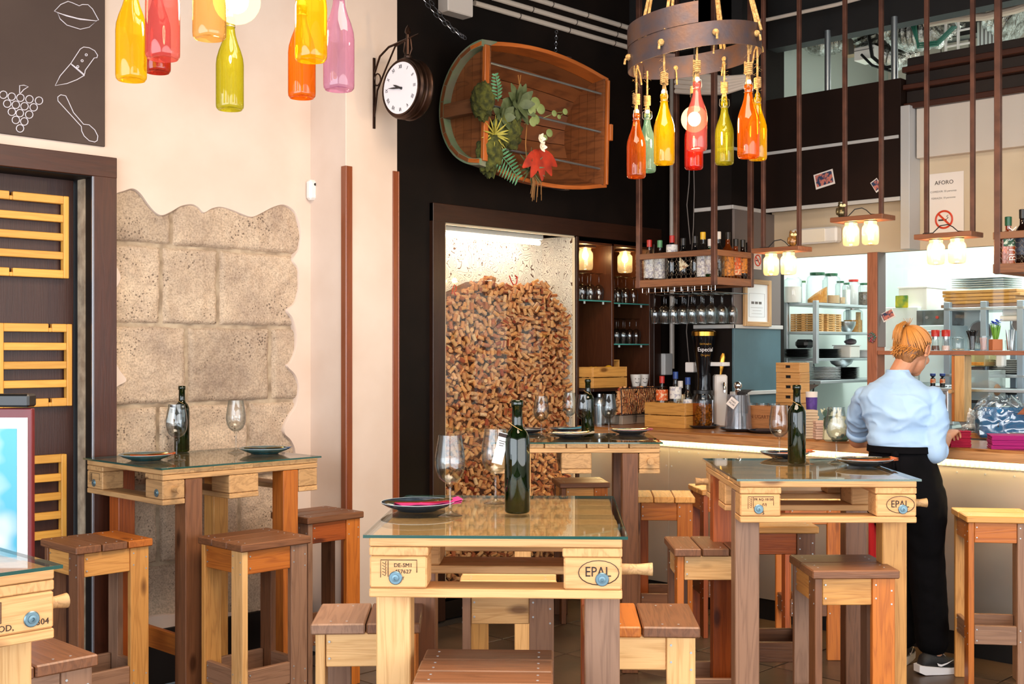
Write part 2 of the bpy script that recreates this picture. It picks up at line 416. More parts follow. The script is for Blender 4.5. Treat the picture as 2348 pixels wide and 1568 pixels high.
# stone blocks, each its own piece, behind the plaster
STONE = None
def stonemat():
    m, nt, b, N, K = nodes('volcanic_stone')
    tc = N('ShaderNodeTexCoord'); oi = N('ShaderNodeObjectInfo')
    n = N('ShaderNodeTexNoise'); n.inputs['Scale'].default_value = 3.2; n.inputs['Detail'].default_value = 7; n.inputs['Roughness'].default_value = .7
    K(tc.outputs['Object'], n.inputs[0]); r = N('ShaderNodeValToRGB'); K(n.outputs[0], r.inputs[0])
    e = r.color_ramp.elements; e[0].position = .33; e[0].color = L('AB9684'); e[1].position = .66; e[1].color = L('E0CAB0')
    v = N('ShaderNodeTexVoronoi'); v.inputs['Scale'].default_value = 62; v.inputs['Randomness'].default_value = 1; K(tc.outputs['Object'], v.inputs[0])
    n3 = N('ShaderNodeTexNoise'); n3.inputs['Scale'].default_value = 7; K(tc.outputs['Object'], n3.inputs[0])
    th = N('ShaderNodeMapRange'); K(n3.outputs[0], th.inputs[0]); th.inputs[1].default_value = .45; th.inputs[2].default_value = .7; th.inputs[3].default_value = .05; th.inputs[4].default_value = .33
    lt = N('ShaderNodeMath'); lt.operation = 'LESS_THAN'; K(v.outputs[0], lt.inputs[0]); K(th.outputs[0], lt.inputs[1])
    mx = N('ShaderNodeMixRGB'); K(lt.outputs[0], mx.inputs[0]); K(r.outputs[0], mx.inputs[1]); mx.inputs[2].default_value = L('8A7868')
    n4 = N('ShaderNodeTexNoise'); n4.inputs['Scale'].default_value = 120; n4.inputs['Detail'].default_value = 3; K(tc.outputs['Object'], n4.inputs[0])
    r4 = N('ShaderNodeValToRGB'); K(n4.outputs[0], r4.inputs[0]); r4.color_ramp.elements[0].position = .3; r4.color_ramp.elements[0].color = (.62, .58, .55, 1); r4.color_ramp.elements[1].position = .6; r4.color_ramp.elements[1].color = (1.1, 1.08, 1.06, 1)
    mm = N('ShaderNodeMixRGB'); mm.blend_type = 'MULTIPLY'; mm.inputs[0].default_value = .8; K(mx.outputs[0], mm.inputs[1]); K(r4.outputs[0], mm.inputs[2])
    hsv = N('ShaderNodeHueSaturation'); K(mm.outputs[0], hsv.inputs['Color'])
    mr = N('ShaderNodeMapRange'); K(oi.outputs['Random'], mr.inputs[0]); mr.inputs[3].default_value = .86; mr.inputs[4].default_value = 1.1; K(mr.outputs[0], hsv.inputs['Value'])
    K(hsv.outputs[0], b.inputs['Base Color']); b.inputs['Roughness'].default_value = .9
    n5 = N('ShaderNodeTexNoise'); n5.inputs['Scale'].default_value = 38; n5.inputs['Detail'].default_value = 8; n5.inputs['Roughness'].default_value = .75; K(tc.outputs['Object'], n5.inputs[0])
    bp = N('ShaderNodeBump'); bp.inputs['Strength'].default_value = .75; bp.inputs['Distance'].default_value = .014; K(n5.outputs[0], bp.inputs['Height']); K(bp.outputs[0], b.inputs['Normal'])
    return m
STONE = stonemat()
def uat(px, py, v=5.08): return atv(px, py, v).x
rows = [(2.04, 2.46, [2.5, 2.93, 3.75]), (1.667, 2.04, [2.5, uat(372, 650), uat(503, 650), 3.75]), (1.294, 1.667, [2.5, uat(430, 830), uat(622, 830), 3.75]),
        (.92, 1.294, [2.5, uat(365, 980), uat(572, 980), 3.75]), (.55, .92, [2.5, 2.86, 3.3, 3.75]), (.22, .55, [2.5, 3.05, 3.75])]
for z0, z1, us in rows:
    for a, b in zip(us, us[1:]):
        g = .004; a += g; b -= g; zz0, zz1 = z0+g, z1-g
        nx, nz = int((b-a)/.012)+2, int((zz1-zz0)/.012)+2
        vs = []; fs = []; sd = random.random()*50; dep = random.uniform(-.004, .004)
        for i in range(nx+1):
            for j in range(nz+1):
                x = a+(b-a)*i/nx; z = zz0+(zz1-zz0)*j/nz
                e = min(i, nx-i, j, nz-j)
                q = Vector((x*9, sd, z*9)); h = noise.fractal(q, 1.0, 2.0, 4)*.010 + noise.fractal(q*3.3, 1, 2, 3)*.0045
                vs.append((x + (0 if e else h*.3), VL+.014+dep - h + (.03 if e == 0 else (.006 if e == 1 else 0)), z))
        for i in range(nx):
            for j in range(nz):
                k = i*(nz+1)+j; fs.append([k, k+nz+1, k+nz+2, k+1])
        mm = MB(); mm._add(vs, fs); mm.build('stone', STONE, wl, smooth=60)
BX('mortar_bed', 2.5, 3.75, VL+.035, VL+.10, .2, 2.5, mat('lime_mortar', 'B8A68E', .9, c2='8C7A66', scale=14, bump=.4), wl, ch=0)
# pillar
pl = struct(BX('trim_pillar', 3.708, 4.044, 4.766, 5.25, 0, 3.96, PLASTER, ch=.003))
TRIMW = wood('corner_trim_wood', '8A4420', '5C2A12', .3, knots=False, ring=20, contrast=.4, coat=.4)
def corner_trim(x, y, sx, top, label):
    m = MB(); m.bx(x-.004*1, x+sx*.035, y-.008, y-.001, 0, top); m.bx(x-sx*.008, x-sx*.001, y-.008, y+.03, 0, top)
    m.cyl((x-sx*.002, y-.004, 0), (x-sx*.002, y-.004, top), .006, 8)
    tag(m.build('corner_guard', TRIMW), label, 'corner guard', 'wooden corner guards of the pillar')
corner_trim(3.708, 4.766, 1, 2.47, 'brown wooden guard strip on the left corner of the cream pillar')
corner_trim(4.044, 4.766, -1, 2.477, 'brown wooden guard strip on the right corner of the cream pillar')
# door in the left wall
dr = struct(BX('door_1', DU0, DU1-.012, 5.19, 5.23, 0, DZ, W_DOOR, ch=.002, grain=2))
fr = thing('trim_1', None, None); fr['kind'] = 'structure'
def casing(n, *a): m = MB().bx(*a); return m.build(n, W_DARK, fr)
casing('casing', DU1, 2.617, 5.02, VL+.02, 0, 2.41); casing('casing', DU0-.11, DU0, 5.02, VL+.02, 0, 2.41)
casing('casing', DU0-.11, 2.617, 5.018, VL+.02, DZ, 2.412)
DJ = mat('door_jamb_black', '1A1412', .6, spec=.2)
m = MB().bx(DU1-.002, DU1+.012, 5.03, 5.25, 0, DZ); m.bx(DU0-.01, DU1, 5.03, 5.25, DZ-.006, DZ+.02); m.build('jamb', DJ, fr)
BX('jamb_bead', DU1-.006, DU1+.004, 5.022, 5.034, 0, DZ, mat('grey_bead', '8A8A90', .3, .5), fr)
BX('baseboard_left', 2.63, 3.70, VL-.02, VL+.015, 0, .255, DJ)['kind'] = 'structure'
# slat racks on the door
def rack(name, u0, u1, z0, z1, n, label, notch):
    t = thing(name, label, 'slat rack', (u0, 5.165, z0), 0, 'slatted wooden racks on the dark door')
    w, h, s = u1-u0, z1-z0, .036
    B1('stile', (w-.012, 0, h/2), (.024, .034, h), W_YEL, t)
    B1('stile', (.012, 0, h/2), (.024, .034, h), W_YEL, t)
    for k in range(n):
        z = s/2 + (h-s)*k/(n-1)
        if k in (0, n-1):
            m = MB(); xn = w*notch
            m.bx(.024, xn-.008, -.015, .013, z-s/2, z+s/2); m.bx(xn+.008, w-.024, -.015, .013, z-s/2, z+s/2)
            zz = (z-s/2, z) if k == n-1 else (z-s/2, z); m.bx(xn-.008, xn+.008, -.014, .012, *zz)
            m.build('slat', W_YEL, t)
        else: B1('slat', (w/2, 0, z), (w-.048, .026, s*.92), W_YEL, t)
rack('slat_rack', 1.96, 2.455, 1.87, 2.236, 5, 'yellow slatted rack, topmost of those on the dark door', .48)
rack('slat_rack', 2.14, 2.47, 1.302, 1.667, 5, 'yellow slatted rack at mid height on the dark door', .70)
rack('slat_rack', 2.02, 2.445, .717, 1.088, 5, 'yellow slatted rack low on the door, half hidden by the poster stand', .6)
# chalk-painted board over the door
bb = BX('chalkboard', -.6, 2.575, VL-.012, VL-.001, 2.461, 3.6, CHALK)
tag(bb, 'dark brown chalk-painted panel above the door with outline drawings', 'chalkboard')
def chalk(pts, closed=True):
    P = [atv(x, y, VL-.0135) for x, y in pts]; m = MB(); m.tube(P, .0018, 6, closed); return m
def zz(pts, s=600/2348): return [(x*s, y*s) for x, y in pts]
def mergebuild(name, ms):
    a = MB()
    for q in ms: a._add(q.v, q.f, q.uv)
    a.build(name, CHALKLINE, bb)
mergebuild('lips_drawing', [chalk(zz([(488,100),(545,40),(610,12),(650,25),(710,52),(740,40),(790,42),(830,80),(885,180),(860,188),(700,165),(560,128)])), chalk(zz([(515,112),(540,170),(600,225),(720,262),(800,245),(868,188),(720,175),(600,145)]))])
mergebuild('knife_drawing', [chalk(zz([(495,768),(540,680),(635,570),(720,440),(750,422),(800,428),(850,455),(876,495),(870,518),(845,520),(765,630),(760,660),(750,680),(690,715),(600,750)])), chalk(zz([(635,570),(700,620),(755,668),(758,680),(640,578)]), False)] +
    [chalk(zz([(x+10*math.cos(a), y+10*math.sin(a)) for a in [k*PI/4 for k in range(8)]])) for x, y in ((774,492),(737,545),(698,598))])
gr = [(30,850),(105,867),(183,877),(264,890),(350,903),(65,930),(142,940),(220,953),(302,963),(106,1003),(178,1015),(262,1028),(142,1076),(218,1090),(180,1152)]
mergebuild('grapes_drawing', [chalk(zz([(x+34*math.cos(k*PI/6), y+34*math.sin(k*PI/6)) for k in range(12)])) for x, y in gr] + [chalk(zz([(176,836),(176,768),(215,764),(254,778),(212,805),(185,836)]))])
mergebuild('spoon_drawing', [chalk(zz([(730,1135),(520,905),(518,870),(545,850),(590,860),(610,900),(660,1010),(750,1115),(800,1120),(850,1165),(878,1220),(872,1262),(850,1274),(800,1262),(755,1220),(733,1175)]))])
# small white detector on the plaster
dtp = atv(711, 437, VL)
t = thing('motion_detector', 'small white rounded motion detector on the plaster beside the stonework', 'detector', (dtp.x, VL-.022, dtp.z))
m = MB(); m.box((0, 0, 0), (.062, .042, .105), ch=.012); m.build('case', WHITEPL, t); MB().cyl((0, -.018, .028), (0, -.023, .028), .007, 10).build('lens', BLACKPL, t)
MB().cyl((0, -.018, -.03), (0, -.0225, -.03), .003, 8).build('led', mat('ledwhite', 'FFFFFF', .3), t)
# black wall with the case and the niche
CU0, CU1, CZ = 4.67, 5.81, 2.285; NU0, NU1, NZ = 5.84, 6.62, 2.26
m = MB(); m.bx(4.02, CU0, VB, VB+.3, 0, 3.96, 0); m.bx(CU0, 7.4, VB, VB+.3, CZ, 3.96, 0); m.bx(NU1, 7.4, VB, VB+.3, 0, CZ, 0)
m.bx(CU1, NU0, VB, VB+.45, 0, CZ, 0); m.bx(CU0, CU1, VB+.3, VB+.34, 0, CZ+.1, 0)
m.bx(CU0-.05, CU0, VB+.2, VB+.34, 0, CZ, 0); m.bx(CU0, CU1, VB, VB+.3, 0, .12, 0); m.bx(NU0, NU1, VB+.45, VB+.5, 0, CZ, 0); m.bx(NU1, NU1+.05, VB+.2, VB+.5, 0, CZ, 0); m.bx(NU0, NU1, VB+.25, VB+.5, NZ, NZ+.06, 0)
wb = struct(m.build('wall_back', BLACKWALL))
ct = thing('trim_2', None, None); ct['kind'] = 'structure'
CASE = wood('case_frame_wood', '3A2116', '21120B', .35, knots=False, ring=10, contrast=.5)
def cas(n, *a, g=None): return MB().bx(*a, grain=g).build(n, CASE, ct)
cas('casing', 4.566, 4.662, VB-.03, VB+.01, 0, 2.39); cas('casing', 4.566, 6.70, VB-.031, VB+.01, CZ, 2.39)
cas('casing', CU1+.005, NU0, VB-.02, VB+.01, 0, CZ); cas('casing', 6.62, 6.70, VB-.025, VB+.01, 0, CZ)
# east side: block with chalk-blue panel, fascia over the kitchen, kitchen wall
GREYP = mat('grey_panel', '6E6460', .6); BLUEP = mat('blue_grey_panel', '4E6C76', .55, c2='455F68', scale=3)
BEIGE = mat('beige_board', 'CDBBA0', .6, c2='B9A68C', scale=1.4); 
m = MB(); m.bx(6.38, 7.0, 4.28, 4.56, 0, 3.9, 0)
bl = struct(m.build('trim_column', BLACKWALL))
BX('grey_panel', 6.382, 6.93, 4.262, 4.279, 1.715, 2.44, GREYP, bl); BX('blue_panel', 6.382, 6.93, 4.262, 4.279, .2, 1.69, BLUEP, bl)
WTR = mat('white_trim', 'BDBBB8', .4)
BX('white_strip', 6.36, 6.94, 4.25, 4.28, 1.688, 1.713, WTR, bl); BX('white_strip', 6.36, 6.38, 4.25, 4.56, 1.688, 1.713, WTR, bl)
BX('white_strip', 6.36, 6.94, 4.25, 4.28, 1.265, 1.29, WTR, bl)
BX('wall_corner', 6.93, 7.35, 4.9, 5.12, 0, 3.96, BLACKWALL, ch=0)['kind'] = 'structure'; bpy.data.objects['wall_corner'].name = 'wall_corner_north'
BX('wall_corner_east', 7.0, 7.1, 4.56, 5.1, 0, 3.96, BLACKWALL, ch=0)['kind'] = 'structure'
FU = 6.72; FV1 = atu(2065, 400, FU).y
fa = struct(BX('trim_fascia', FU, UK+.02, FV1, 4.28, 2.455, 3.17, mat('dark_brown_panel', '22130C', .5, spec=.15, c2='180D08', scale=2), ch=.002))
BX('white_strip', FU-.012, FU, FV1, 4.27, 2.44, 2.465, WTR, fa); BX('white_strip', FU-.010, FU, FV1+.01, 4.27, 2.812, 2.832, WTR, fa)
BX('white_strip', 6.365, 6.38, 4.26, 4.56, 2.44, 2.465, WTR, fa); BX('white_strip', 6.365, FU, 4.262, 4.278, 2.44, 2.465, WTR, fa)
BX('white_strip', 6.368, 6.38, 4.26, 4.56, 2.812, 2.832, WTR, fa); BX('white_strip', 6.37, FU, 4.264, 4.278, 2.812, 2.832, WTR, fa)
m = MB(); m.bx(UK, UK+.05, -2.5, 4.28, 2.15, 3.17, 0)
kw = struct(m.build('wall_kitchen', BEIGE))
m = MB(); m.bx(UK, UK+.05, -2.5, 4.28, 0, 1.08, 0); struct(m.build('wall_kitchen_lower', WHITEPAINT))
BX('board_seam', UK-.004, UK, -.5, FV1-.02, 2.70, 2.712, WTR, kw)
SOF = struct(BX('trim_soffit', UK-.07, UK, -2.0, FV1-.07, 2.69, 2.985, mat('soffit_white', 'CFC3B6', .6)))
BX('corner_post', FU-.01, UK, FV1-.06, FV1-.003, 2.15, 3.0, WTR, SOF)
CROWN = mat('crown_dark', '1A100B', .4, c2='2A1A10', scale=2)
cr = thing('trim_3', None, None); cr['kind'] = 'structure'
for a, b, c, k in ((2.985, 3.02, .10, 0), (3.02, 3.10, .06, 1), (3.10, 3.13, .11, 0), (3.13, 3.20, .07, 1), (3.20, 3.235, .12, 0), (3.235, 3.30, .05, 1)):
    BX('moulding', UK-c, UK+.03, -2.0, FV1-.002, a, b, CROWN if k else W_DARK, cr, ch=.004)
m = MB(); m.bx(6.80, 6.92, -2.5, 4.7, 3.52, 3.95, 0); m.bx(6.38, 6.5, 4.2, 5.1, 3.5, 3.95, 0); struct(m.build('trim_upper_beam', mat('beam_black', '120D0A', .7)))
for px, y1, y0 in ((1898, 88, 205), (2051, 57, 178)):
    p = atu(px, y0, 6.79); m = MB(); m.cyl((6.79, p.y, 3.165), (6.79, p.y, 3.56), .02, 16)
    tag(m.build('steel_post', STEEL), 'round steel post %s above the dark fascia' % ('left of the two' if px < 2000 else 'right of the two'), 'post', 'steel posts on the fascia')
# kitchen shell
KW = mat('kitchen_white', 'D0DAD4', .5)
struct(BX('wall_kitchen_back', 8.95, 9.0, -2.6, 5.2, 0, 3.96, KW, ch=0)); struct(BX('wall_kitchen_north', 7.1, 9.0, 4.62, 4.7, 0, 3.96, KW, ch=0))
m = MB()
for i in range(16): m.bx(8.9, 8.94, 4.5-i*.22, 4.5-i*.22-.21, 3.0, 3.9)
struct(m.build('trim_service_panelling', mat('service_panel', 'C9C3B8', .6)))
# street front behind the camera: mullions and sills, the sky comes in between
FR = mat('window_frame_white', 'D8D8D6', .4)
def facade(name, fixed, axis, a0, a1):
    m = MB(); n = 5
    def bar(p0, p1, z0, z1, t=.05):
        if axis == 'y': m.bx(fixed-.05, fixed+.02, p0, p1, z0, z1, 0)
        else: m.bx(p0, p1, fixed-.05, fixed+.02, z0, z1, 0)
    bar(a0, a1, 0, .45); bar(a0, a1, 3.05, 3.96)
    for i in range(n+1):
        c = a0 + (a1-a0)*i/n; bar(c-.04, c+.04, .45, 3.05)
    bar(a0, a1, 2.3, 2.36)
    return m.build(name, FR)
o = struct(facade('window_1', -2.55, 'y', -2.6, 5.06)); o = struct(facade('window_2', -2.55, 'x', -2.6, 6.9))
struct(BX('wall_south_kitchen', 6.9, 9.0, -2.6, -2.5, 0, 3.96, KW, ch=0))
# ================================================================ cork case
cs = thing('display_case', 'glass-fronted lit wall case filled with wine corks', 'display case', (CU0, VB, .12))
def dood():
    m, nt, b, N, K = nodes('doodle_paper'); tc = N('ShaderNodeTexCoord')
    n = N('ShaderNodeTexNoise'); n.inputs['Scale'].default_value = 7; n.inputs['Detail'].default_value = 2.5; n.inputs['Distortion'].default_value = 1.2; K(tc.outputs['Object'], n.inputs[0])
    a = N('ShaderNodeMath'); a.operation = 'MULTIPLY'; a.inputs[1].default_value = 21; K(n.outputs[0], a.inputs[0])
    f = N('ShaderNodeMath'); f.operation = 'PINGPONG'; f.inputs[1].default_value = .5; K(a.outputs[0], f.inputs[0])
    r = N('ShaderNodeValToRGB'); K(f.outputs[0], r.inputs[0]); e = r.color_ramp.elements
    e[0].position = .05; e[0].color = L('5A3A2A'); e[1].position = .11; e[1].color = L('F4EBDD'); K(r.outputs[0], b.inputs['Base Color']); b.inputs['Roughness'].default_value = .8
    return m
W_, H_ = CU1-CU0, CZ-.12
BX('back_panel', 0, W_, .27, .29, 0, H_, dood(), cs, ch=0)
BX('side_panel', 0, .010, .0, .27, 0, H_, MATS['doodle_paper'], cs, ch=0); BX('side_panel', W_-.010, W_, 0, .29, 0, H_, MATS['doodle_paper'], cs, ch=0)
BX('top_panel', 0, W_, 0, .29, H_, H_+.02, WHITEPAINT, cs, ch=0); BX('bottom_panel', 0, W_, 0, .29, -.02, 0, WHITEPAINT, cs, ch=0)
BX('glass_pane', 0, W_, -.008, -.002, 0, H_, PANE, cs, ch=0)
m = MB(); m.bx(0, .012, -.012, .004, 0, H_); m.bx(W_-.012, W_, -.012, .004, 0, H_); m.bx(0, W_, -.012, .004, H_-.012, H_); m.build('pane_edge', mat('cream_edge', 'E6D2B0', .5), cs)
MB().cyl((.12, .12, H_-.05), (W_-.2, .12, H_-.05), .014, 12).build('tube_lamp', glow('case_tube_glow', 'FFE4C8', 30), cs)
BX('lamp_batten', .1, W_-.18, .10, .14, H_-.03, H_, WHITEPL, cs)
# corks: the first 300 are pieces of their own, the rest one heap
CORK = None
def corkmat():
    m, nt, b, N, K = nodes('cork'); oi = N('ShaderNodeObjectInfo'); tc = N('ShaderNodeTexCoord'); ge = N('ShaderNodeNewGeometry')
    ad = N('ShaderNodeMath'); ad.operation = 'ADD'; K(oi.outputs['Random'], ad.inputs[0]); K(ge.outputs['Random Per Island'], ad.inputs[1])
    fr = N('ShaderNodeMath'); fr.operation = 'FRACT'; K(ad.outputs[0], fr.inputs[0])
    r = N('ShaderNodeValToRGB'); K(fr.outputs[0], r.inputs[0]); e = r.color_ramp.elements
    e[0].position = 0; e[0].color = L('B86A38'); e[1].position = 1; e[1].color = L('F6D0A0')
    for p, c in ((.08, '9A3A20'), (.16, 'D88E50'), (.35, 'EEB680'), (.55, 'E09A58'), (.75, 'F0BE84'), (.9, 'B85A28')):
        k = e.new(p); k.color = L(c)
    n = N('ShaderNodeTexNoise'); n.inputs['Scale'].default_value = 260; n.inputs['Detail'].default_value = 2; K(tc.outputs['Object'], n.inputs[0])
    r2 = N('ShaderNodeValToRGB'); K(n.outputs[0], r2.inputs[0]); r2.color_ramp.elements[0].position = .36; r2.color_ramp.elements[0].color = (.6, .42, .3, 1); r2.color_ramp.elements[1].position = .5; r2.color_ramp.elements[1].color = (1, 1, 1, 1)
    mm = N('ShaderNodeMixRGB'); mm.blend_type = 'MULTIPLY'; mm.inputs[0].default_value = .75; K(r.outputs[0], mm.inputs[1]); K(r2.outputs[0], mm.inputs[2])
    K(mm.outputs[0], b.inputs['Base Color']); b.inputs['Roughness'].default_value = .85; return m
CORK = corkmat()
prof = [(1015,715),(1023,693),(1045,671),(1080,656),(1100,645),(1119,636),(1140,645),(1165,658),(1190,655),(1223,645),(1245,655),(1257,667),(1283,706),(1316,723)]
PR = [(atv(x, y, VB+.05).x, atv(x, y, VB+.05).z) for x, y in prof]
def ztop(u):
    for (a, za), (b, zb) in zip(PR, PR[1:]):
        if a <= u <= b: return za+(zb-za)*(u-a)/(b-a)
    return PR[0][1] if u < PR[0][0] else PR[-1][1]
corkme = MB().cyl((0, 0, -.0215), (0, 0, .0215), .0118, 12)
corkproto = corkme.build('wine_cork', CORK, smooth=40)
cm = corkproto.data; CL = []
def segd(p, d, q, e, h=.0215):   # rough distance between two cork axes in the plane of the glass
    best = 9
    for t in (-h, 0, h):
        x, z = p[0]+d[0]*t, p[1]+d[1]*t; r = max(-h, min(h, (x-q[0])*e[0]+(z-q[1])*e[1])); best = min(best, math.hypot(x-q[0]-e[0]*r, z-q[1]-e[1]*r))
        x, z = q[0]+e[0]*t, q[1]+e[1]*t; r = max(-h, min(h, (x-p[0])*d[0]+(z-p[1])*d[1])); best = min(best, math.hypot(x-p[0]-d[0]*r, z-p[1]-d[1]*r))
    return best
for layer, (dv, att) in enumerate(((.014, 20000), (.031, 9000), (.048, 8000), (.064, 5000))):
    G = {}
    for k in range(att):
        u, z = random.uniform(CU0+.02, CU1-.02), random.uniform(.14, 2.0)
        if z > ztop(u) + random.uniform(-.012, .008): continue
        a = random.uniform(0, PI); tl = random.gauss(0, .22) if random.random() < .82 else random.uniform(.9, 1.5); d = (math.cos(a)*math.cos(tl), math.sin(a)*math.cos(tl)); g = (int(u/.05), int(z/.05)); ok = True
        for i in (-1, 0, 1):
            for j in (-1, 0, 1):
                for (q, e) in G.get((g[0]+i, g[1]+j), ()):
                    if segd((u, z), d, q, e) < .0242: ok = False; break
                if not ok: break
            if not ok: break
        if not ok: continue
        G.setdefault(g, []).append(((u, z), d)); CL.append((Vector((u, VB+dv+abs(math.sin(tl))*.012, z)), Vector((d[0], math.sin(tl), d[1])), layer))
front = [c for c in CL if c[2] == 0]
vis = [c for c in front if c[0].z > 1.15 or c[0].x < 5.2]
vis.sort(key=lambda c: (c[0]-O_).length)
# in view and near: the left part of the heap, above the tables
sel = vis[:300]; ids = set(id(c) for c in sel)
for k, (p, ax, l) in enumerate(sel):
    o = corkproto if k == 0 else corkproto.copy()
    if k: link(o)
    o.location = p; o.rotation_mode = 'QUATERNION'; o.rotation_quaternion = Vector((0, 0, 1)).rotation_difference(ax)
    tag(o, 'used wine cork piled behind the glass of the wall case', 'cork', 'wine corks piled in the wall case')
m = MB()
for c in CL:
    if id(c) in ids: continue
    m.cyl(c[0]-c[1]*.022, c[0]+c[1]*.022, .0118, 8)
tag(m.build('cork_heap', CORK, smooth=40), 'heap of countless used wine corks filling the wall case', 'corks', None, 'stuff')
# dark fill behind the front layers so the heap is solid
poly = [(CU0+.01, VB+.055, .13)] + [(u, VB+.055, z-.02) for u, z in PR if CU0+.01 < u < CU1-.01] + [(CU1-.01, VB+.055, .13)]
m = MB(); m.prism(poly, (0, .19, 0)); tag(m.build('cork_fill', mat('cork_dark', '7A4420', .9, c2='4A2410', scale=30, bump=1, bscale=60)), 'mass of corks deep inside the wall case behind the front ones', 'corks', None, 'stuff')
# little red paper figures standing on the corks
RED = mat('red_paper', 'C2301C', .7)
def figure(px, py, pts, label):
    p = atv(px, py, VB+.06); t = MB(); t.tube([p + Vector((x, 0, z)) for x, z in pts], .004, 6); tag(t.build('paper_figure', RED), label, 'figurine')
figure(1181, 655, [(-.05,.06),(-.035,.03),(-.02,.01),(0,0),(.015,.02),(.02,.055),(.0,.065),(.015,.05)], 'red horned paper figure standing on top of the corks')
figure(1042, 670, [(-.02,-.01),(-.01,.03),(.0,.045),(.015,.035),(.012,.01),(-.004,.0),(.012,-.02)], 'small red paper figure at the left edge of the cork heap')
# ================================================================ niche with shelves
nc = thing('shelf_unit', 'dark recessed shelf niche with glass shelves right of the cork case', 'shelf', (NU0, VB, 0))
W2, DIV = NU1-NU0, 6.205-NU0
NW = wood('niche_wood', '5E3520', '38190E', .35, knots=False, ring=8, contrast=.5)
BX('side_panel', 0, .018, 0, .44, 1.07, NZ, NW, nc); BX('side_panel', W2-.018, W2, 0, .44, 1.07, NZ, NW, nc); BX('divider', DIV-.012, DIV+.012, 0, .44, 1.3, NZ, NW, nc)
BX('back_panel', 0, W2, .43, .45, 1.07, NZ, NW, nc, ch=0); BX('top_panel', 0, W2, 0, .44, NZ-.015, NZ, NW, nc)
SHE = thin_glass('shelf_glass', 'B8E0D8', .08); SHEDGE = mat('shelf_glass_edge', '4FA096', .2)
for x0, x1, z in ((.02, DIV-.014, 1.875), (DIV+.014, W2-.02, 1.865), (DIV+.014, W2-.02, 1.59)):
    b = BX('glass_shelf', x0, x1, .01, .42, z-.004, z+.004, SHE, nc, ch=0); BX('glass_shelf_edge', x0, x1, .004, .01, z-.004, z+.004, SHEDGE, nc, ch=0)
    m = MB()
    for q in (x0+.1, x1-.04): m.cyl((q, .04, z-.02), (q, .04, z-.004), .007, 8)
    m.build('shelf_pin', WHITEPL, nc)
BX('lower_shelf', .0, W2, -.14, .42, 1.285, 1.305, CASE, nc)
# ================================================================ counter
CZT, CZB = 1.066, 1.018; CX = 5.82
ct_ = thing('bar_counter', 'long wooden bar counter with lit sheet-metal front', 'counter', (0, 0, 0))
m = MB(); m.bx(CX, 6.375, -.8, 5.09, CZB, CZT, .004, grain=1); m.build('worktop', W_COUNT, ct_)
# wavy cut edge board along the front
m = MB(); m.bx(CX-.004, CX+.03, -.8, 5.08, CZB-.012, CZT-.014, .003, grain=1); m.build('edge_board', wood('counter_edge', 'B98A5C', '7A5232', .45, ring=12), ct_)
m = MB()
seams = [-.8, .6, 1.9, 3.2, 4.45, 5.08]
for a, b in zip(seams, seams[1:]): m.bx(CX+.135, CX+.142, a+.001, b-.001, .12, CZB, .001)
m.build('front_sheet', GALV, ct_)
m = MB()
for s in seams[1:-1]:
    for z in (.2, .36, .52, .68, .84):
        for d in (-.02, .02): m.cyl((CX+.135, s+d, z), (CX+.131, s+d, z), .005, 8)
for k in range(40): m.cyl((CX+.135, -.7+k*.145, .93), (CX+.131, -.7+k*.145, .93), .004, 6)
tag(m.build('rivet', SCREW, ct_), kind='stuff')
BX('counter_body', CX+.16, 6.37, -.8, 5.08, .02, CZB-.002, BLACKWALL, ct_, ch=0)
BX('kick_board', CX+.145, CX+.16, -.8, 5.08, 0, .13, mat('kick_black', '0E0C0B', .5), ct_, ch=0)
# scallops of led light put into a corrugated strip under the edge, with the warm led rope behind it
m = MB(); pts = []; y = -.78; k = 0; A = []; Bq = []
while y < 5.05:
    A.append((CX+.122 + .006*math.cos(k*PI), y, CZB-.002)); Bq.append((CX+.130 + .004*math.cos(k*PI), y, CZB-.058)); y += .0125; k += 1
n = len(A); m._add(A+Bq, [[i, i+1, n+i+1, n+i] for i in range(n-1)])
CORR = mat('led_scallop_cream', 'F2E6C4', .4, emit=0)
m.build('led_scallop_strip', CORR, ct_, smooth=0)
BX('led_rope', CX+.095, CX+.107, -.78, 5.05, CZB-.012, CZB-.003, glow('led_glow', 'FFE4A0', 62), ct_, ch=0)
# left return of the counter towards the case
BX('end_sheet', 5.84, 6.3, 5.078, 5.088, .12, CZB, GALV, ct_, ch=0)
# service shelf behind the counter
bb2 = BX('back_bench', 6.55, UK-.002, 2.2, 4.25, .86, .9, STEEL); tag(bb2, 'steel work bench behind the counter', 'bench')
BX('bench_leg', 6.6, 6.64, 2.3, 2.34, .0, .86, STEEL, bb2); BX('bench_leg', 6.6, 6.64, 4.1, 4.14, .0, .86, STEEL, bb2)
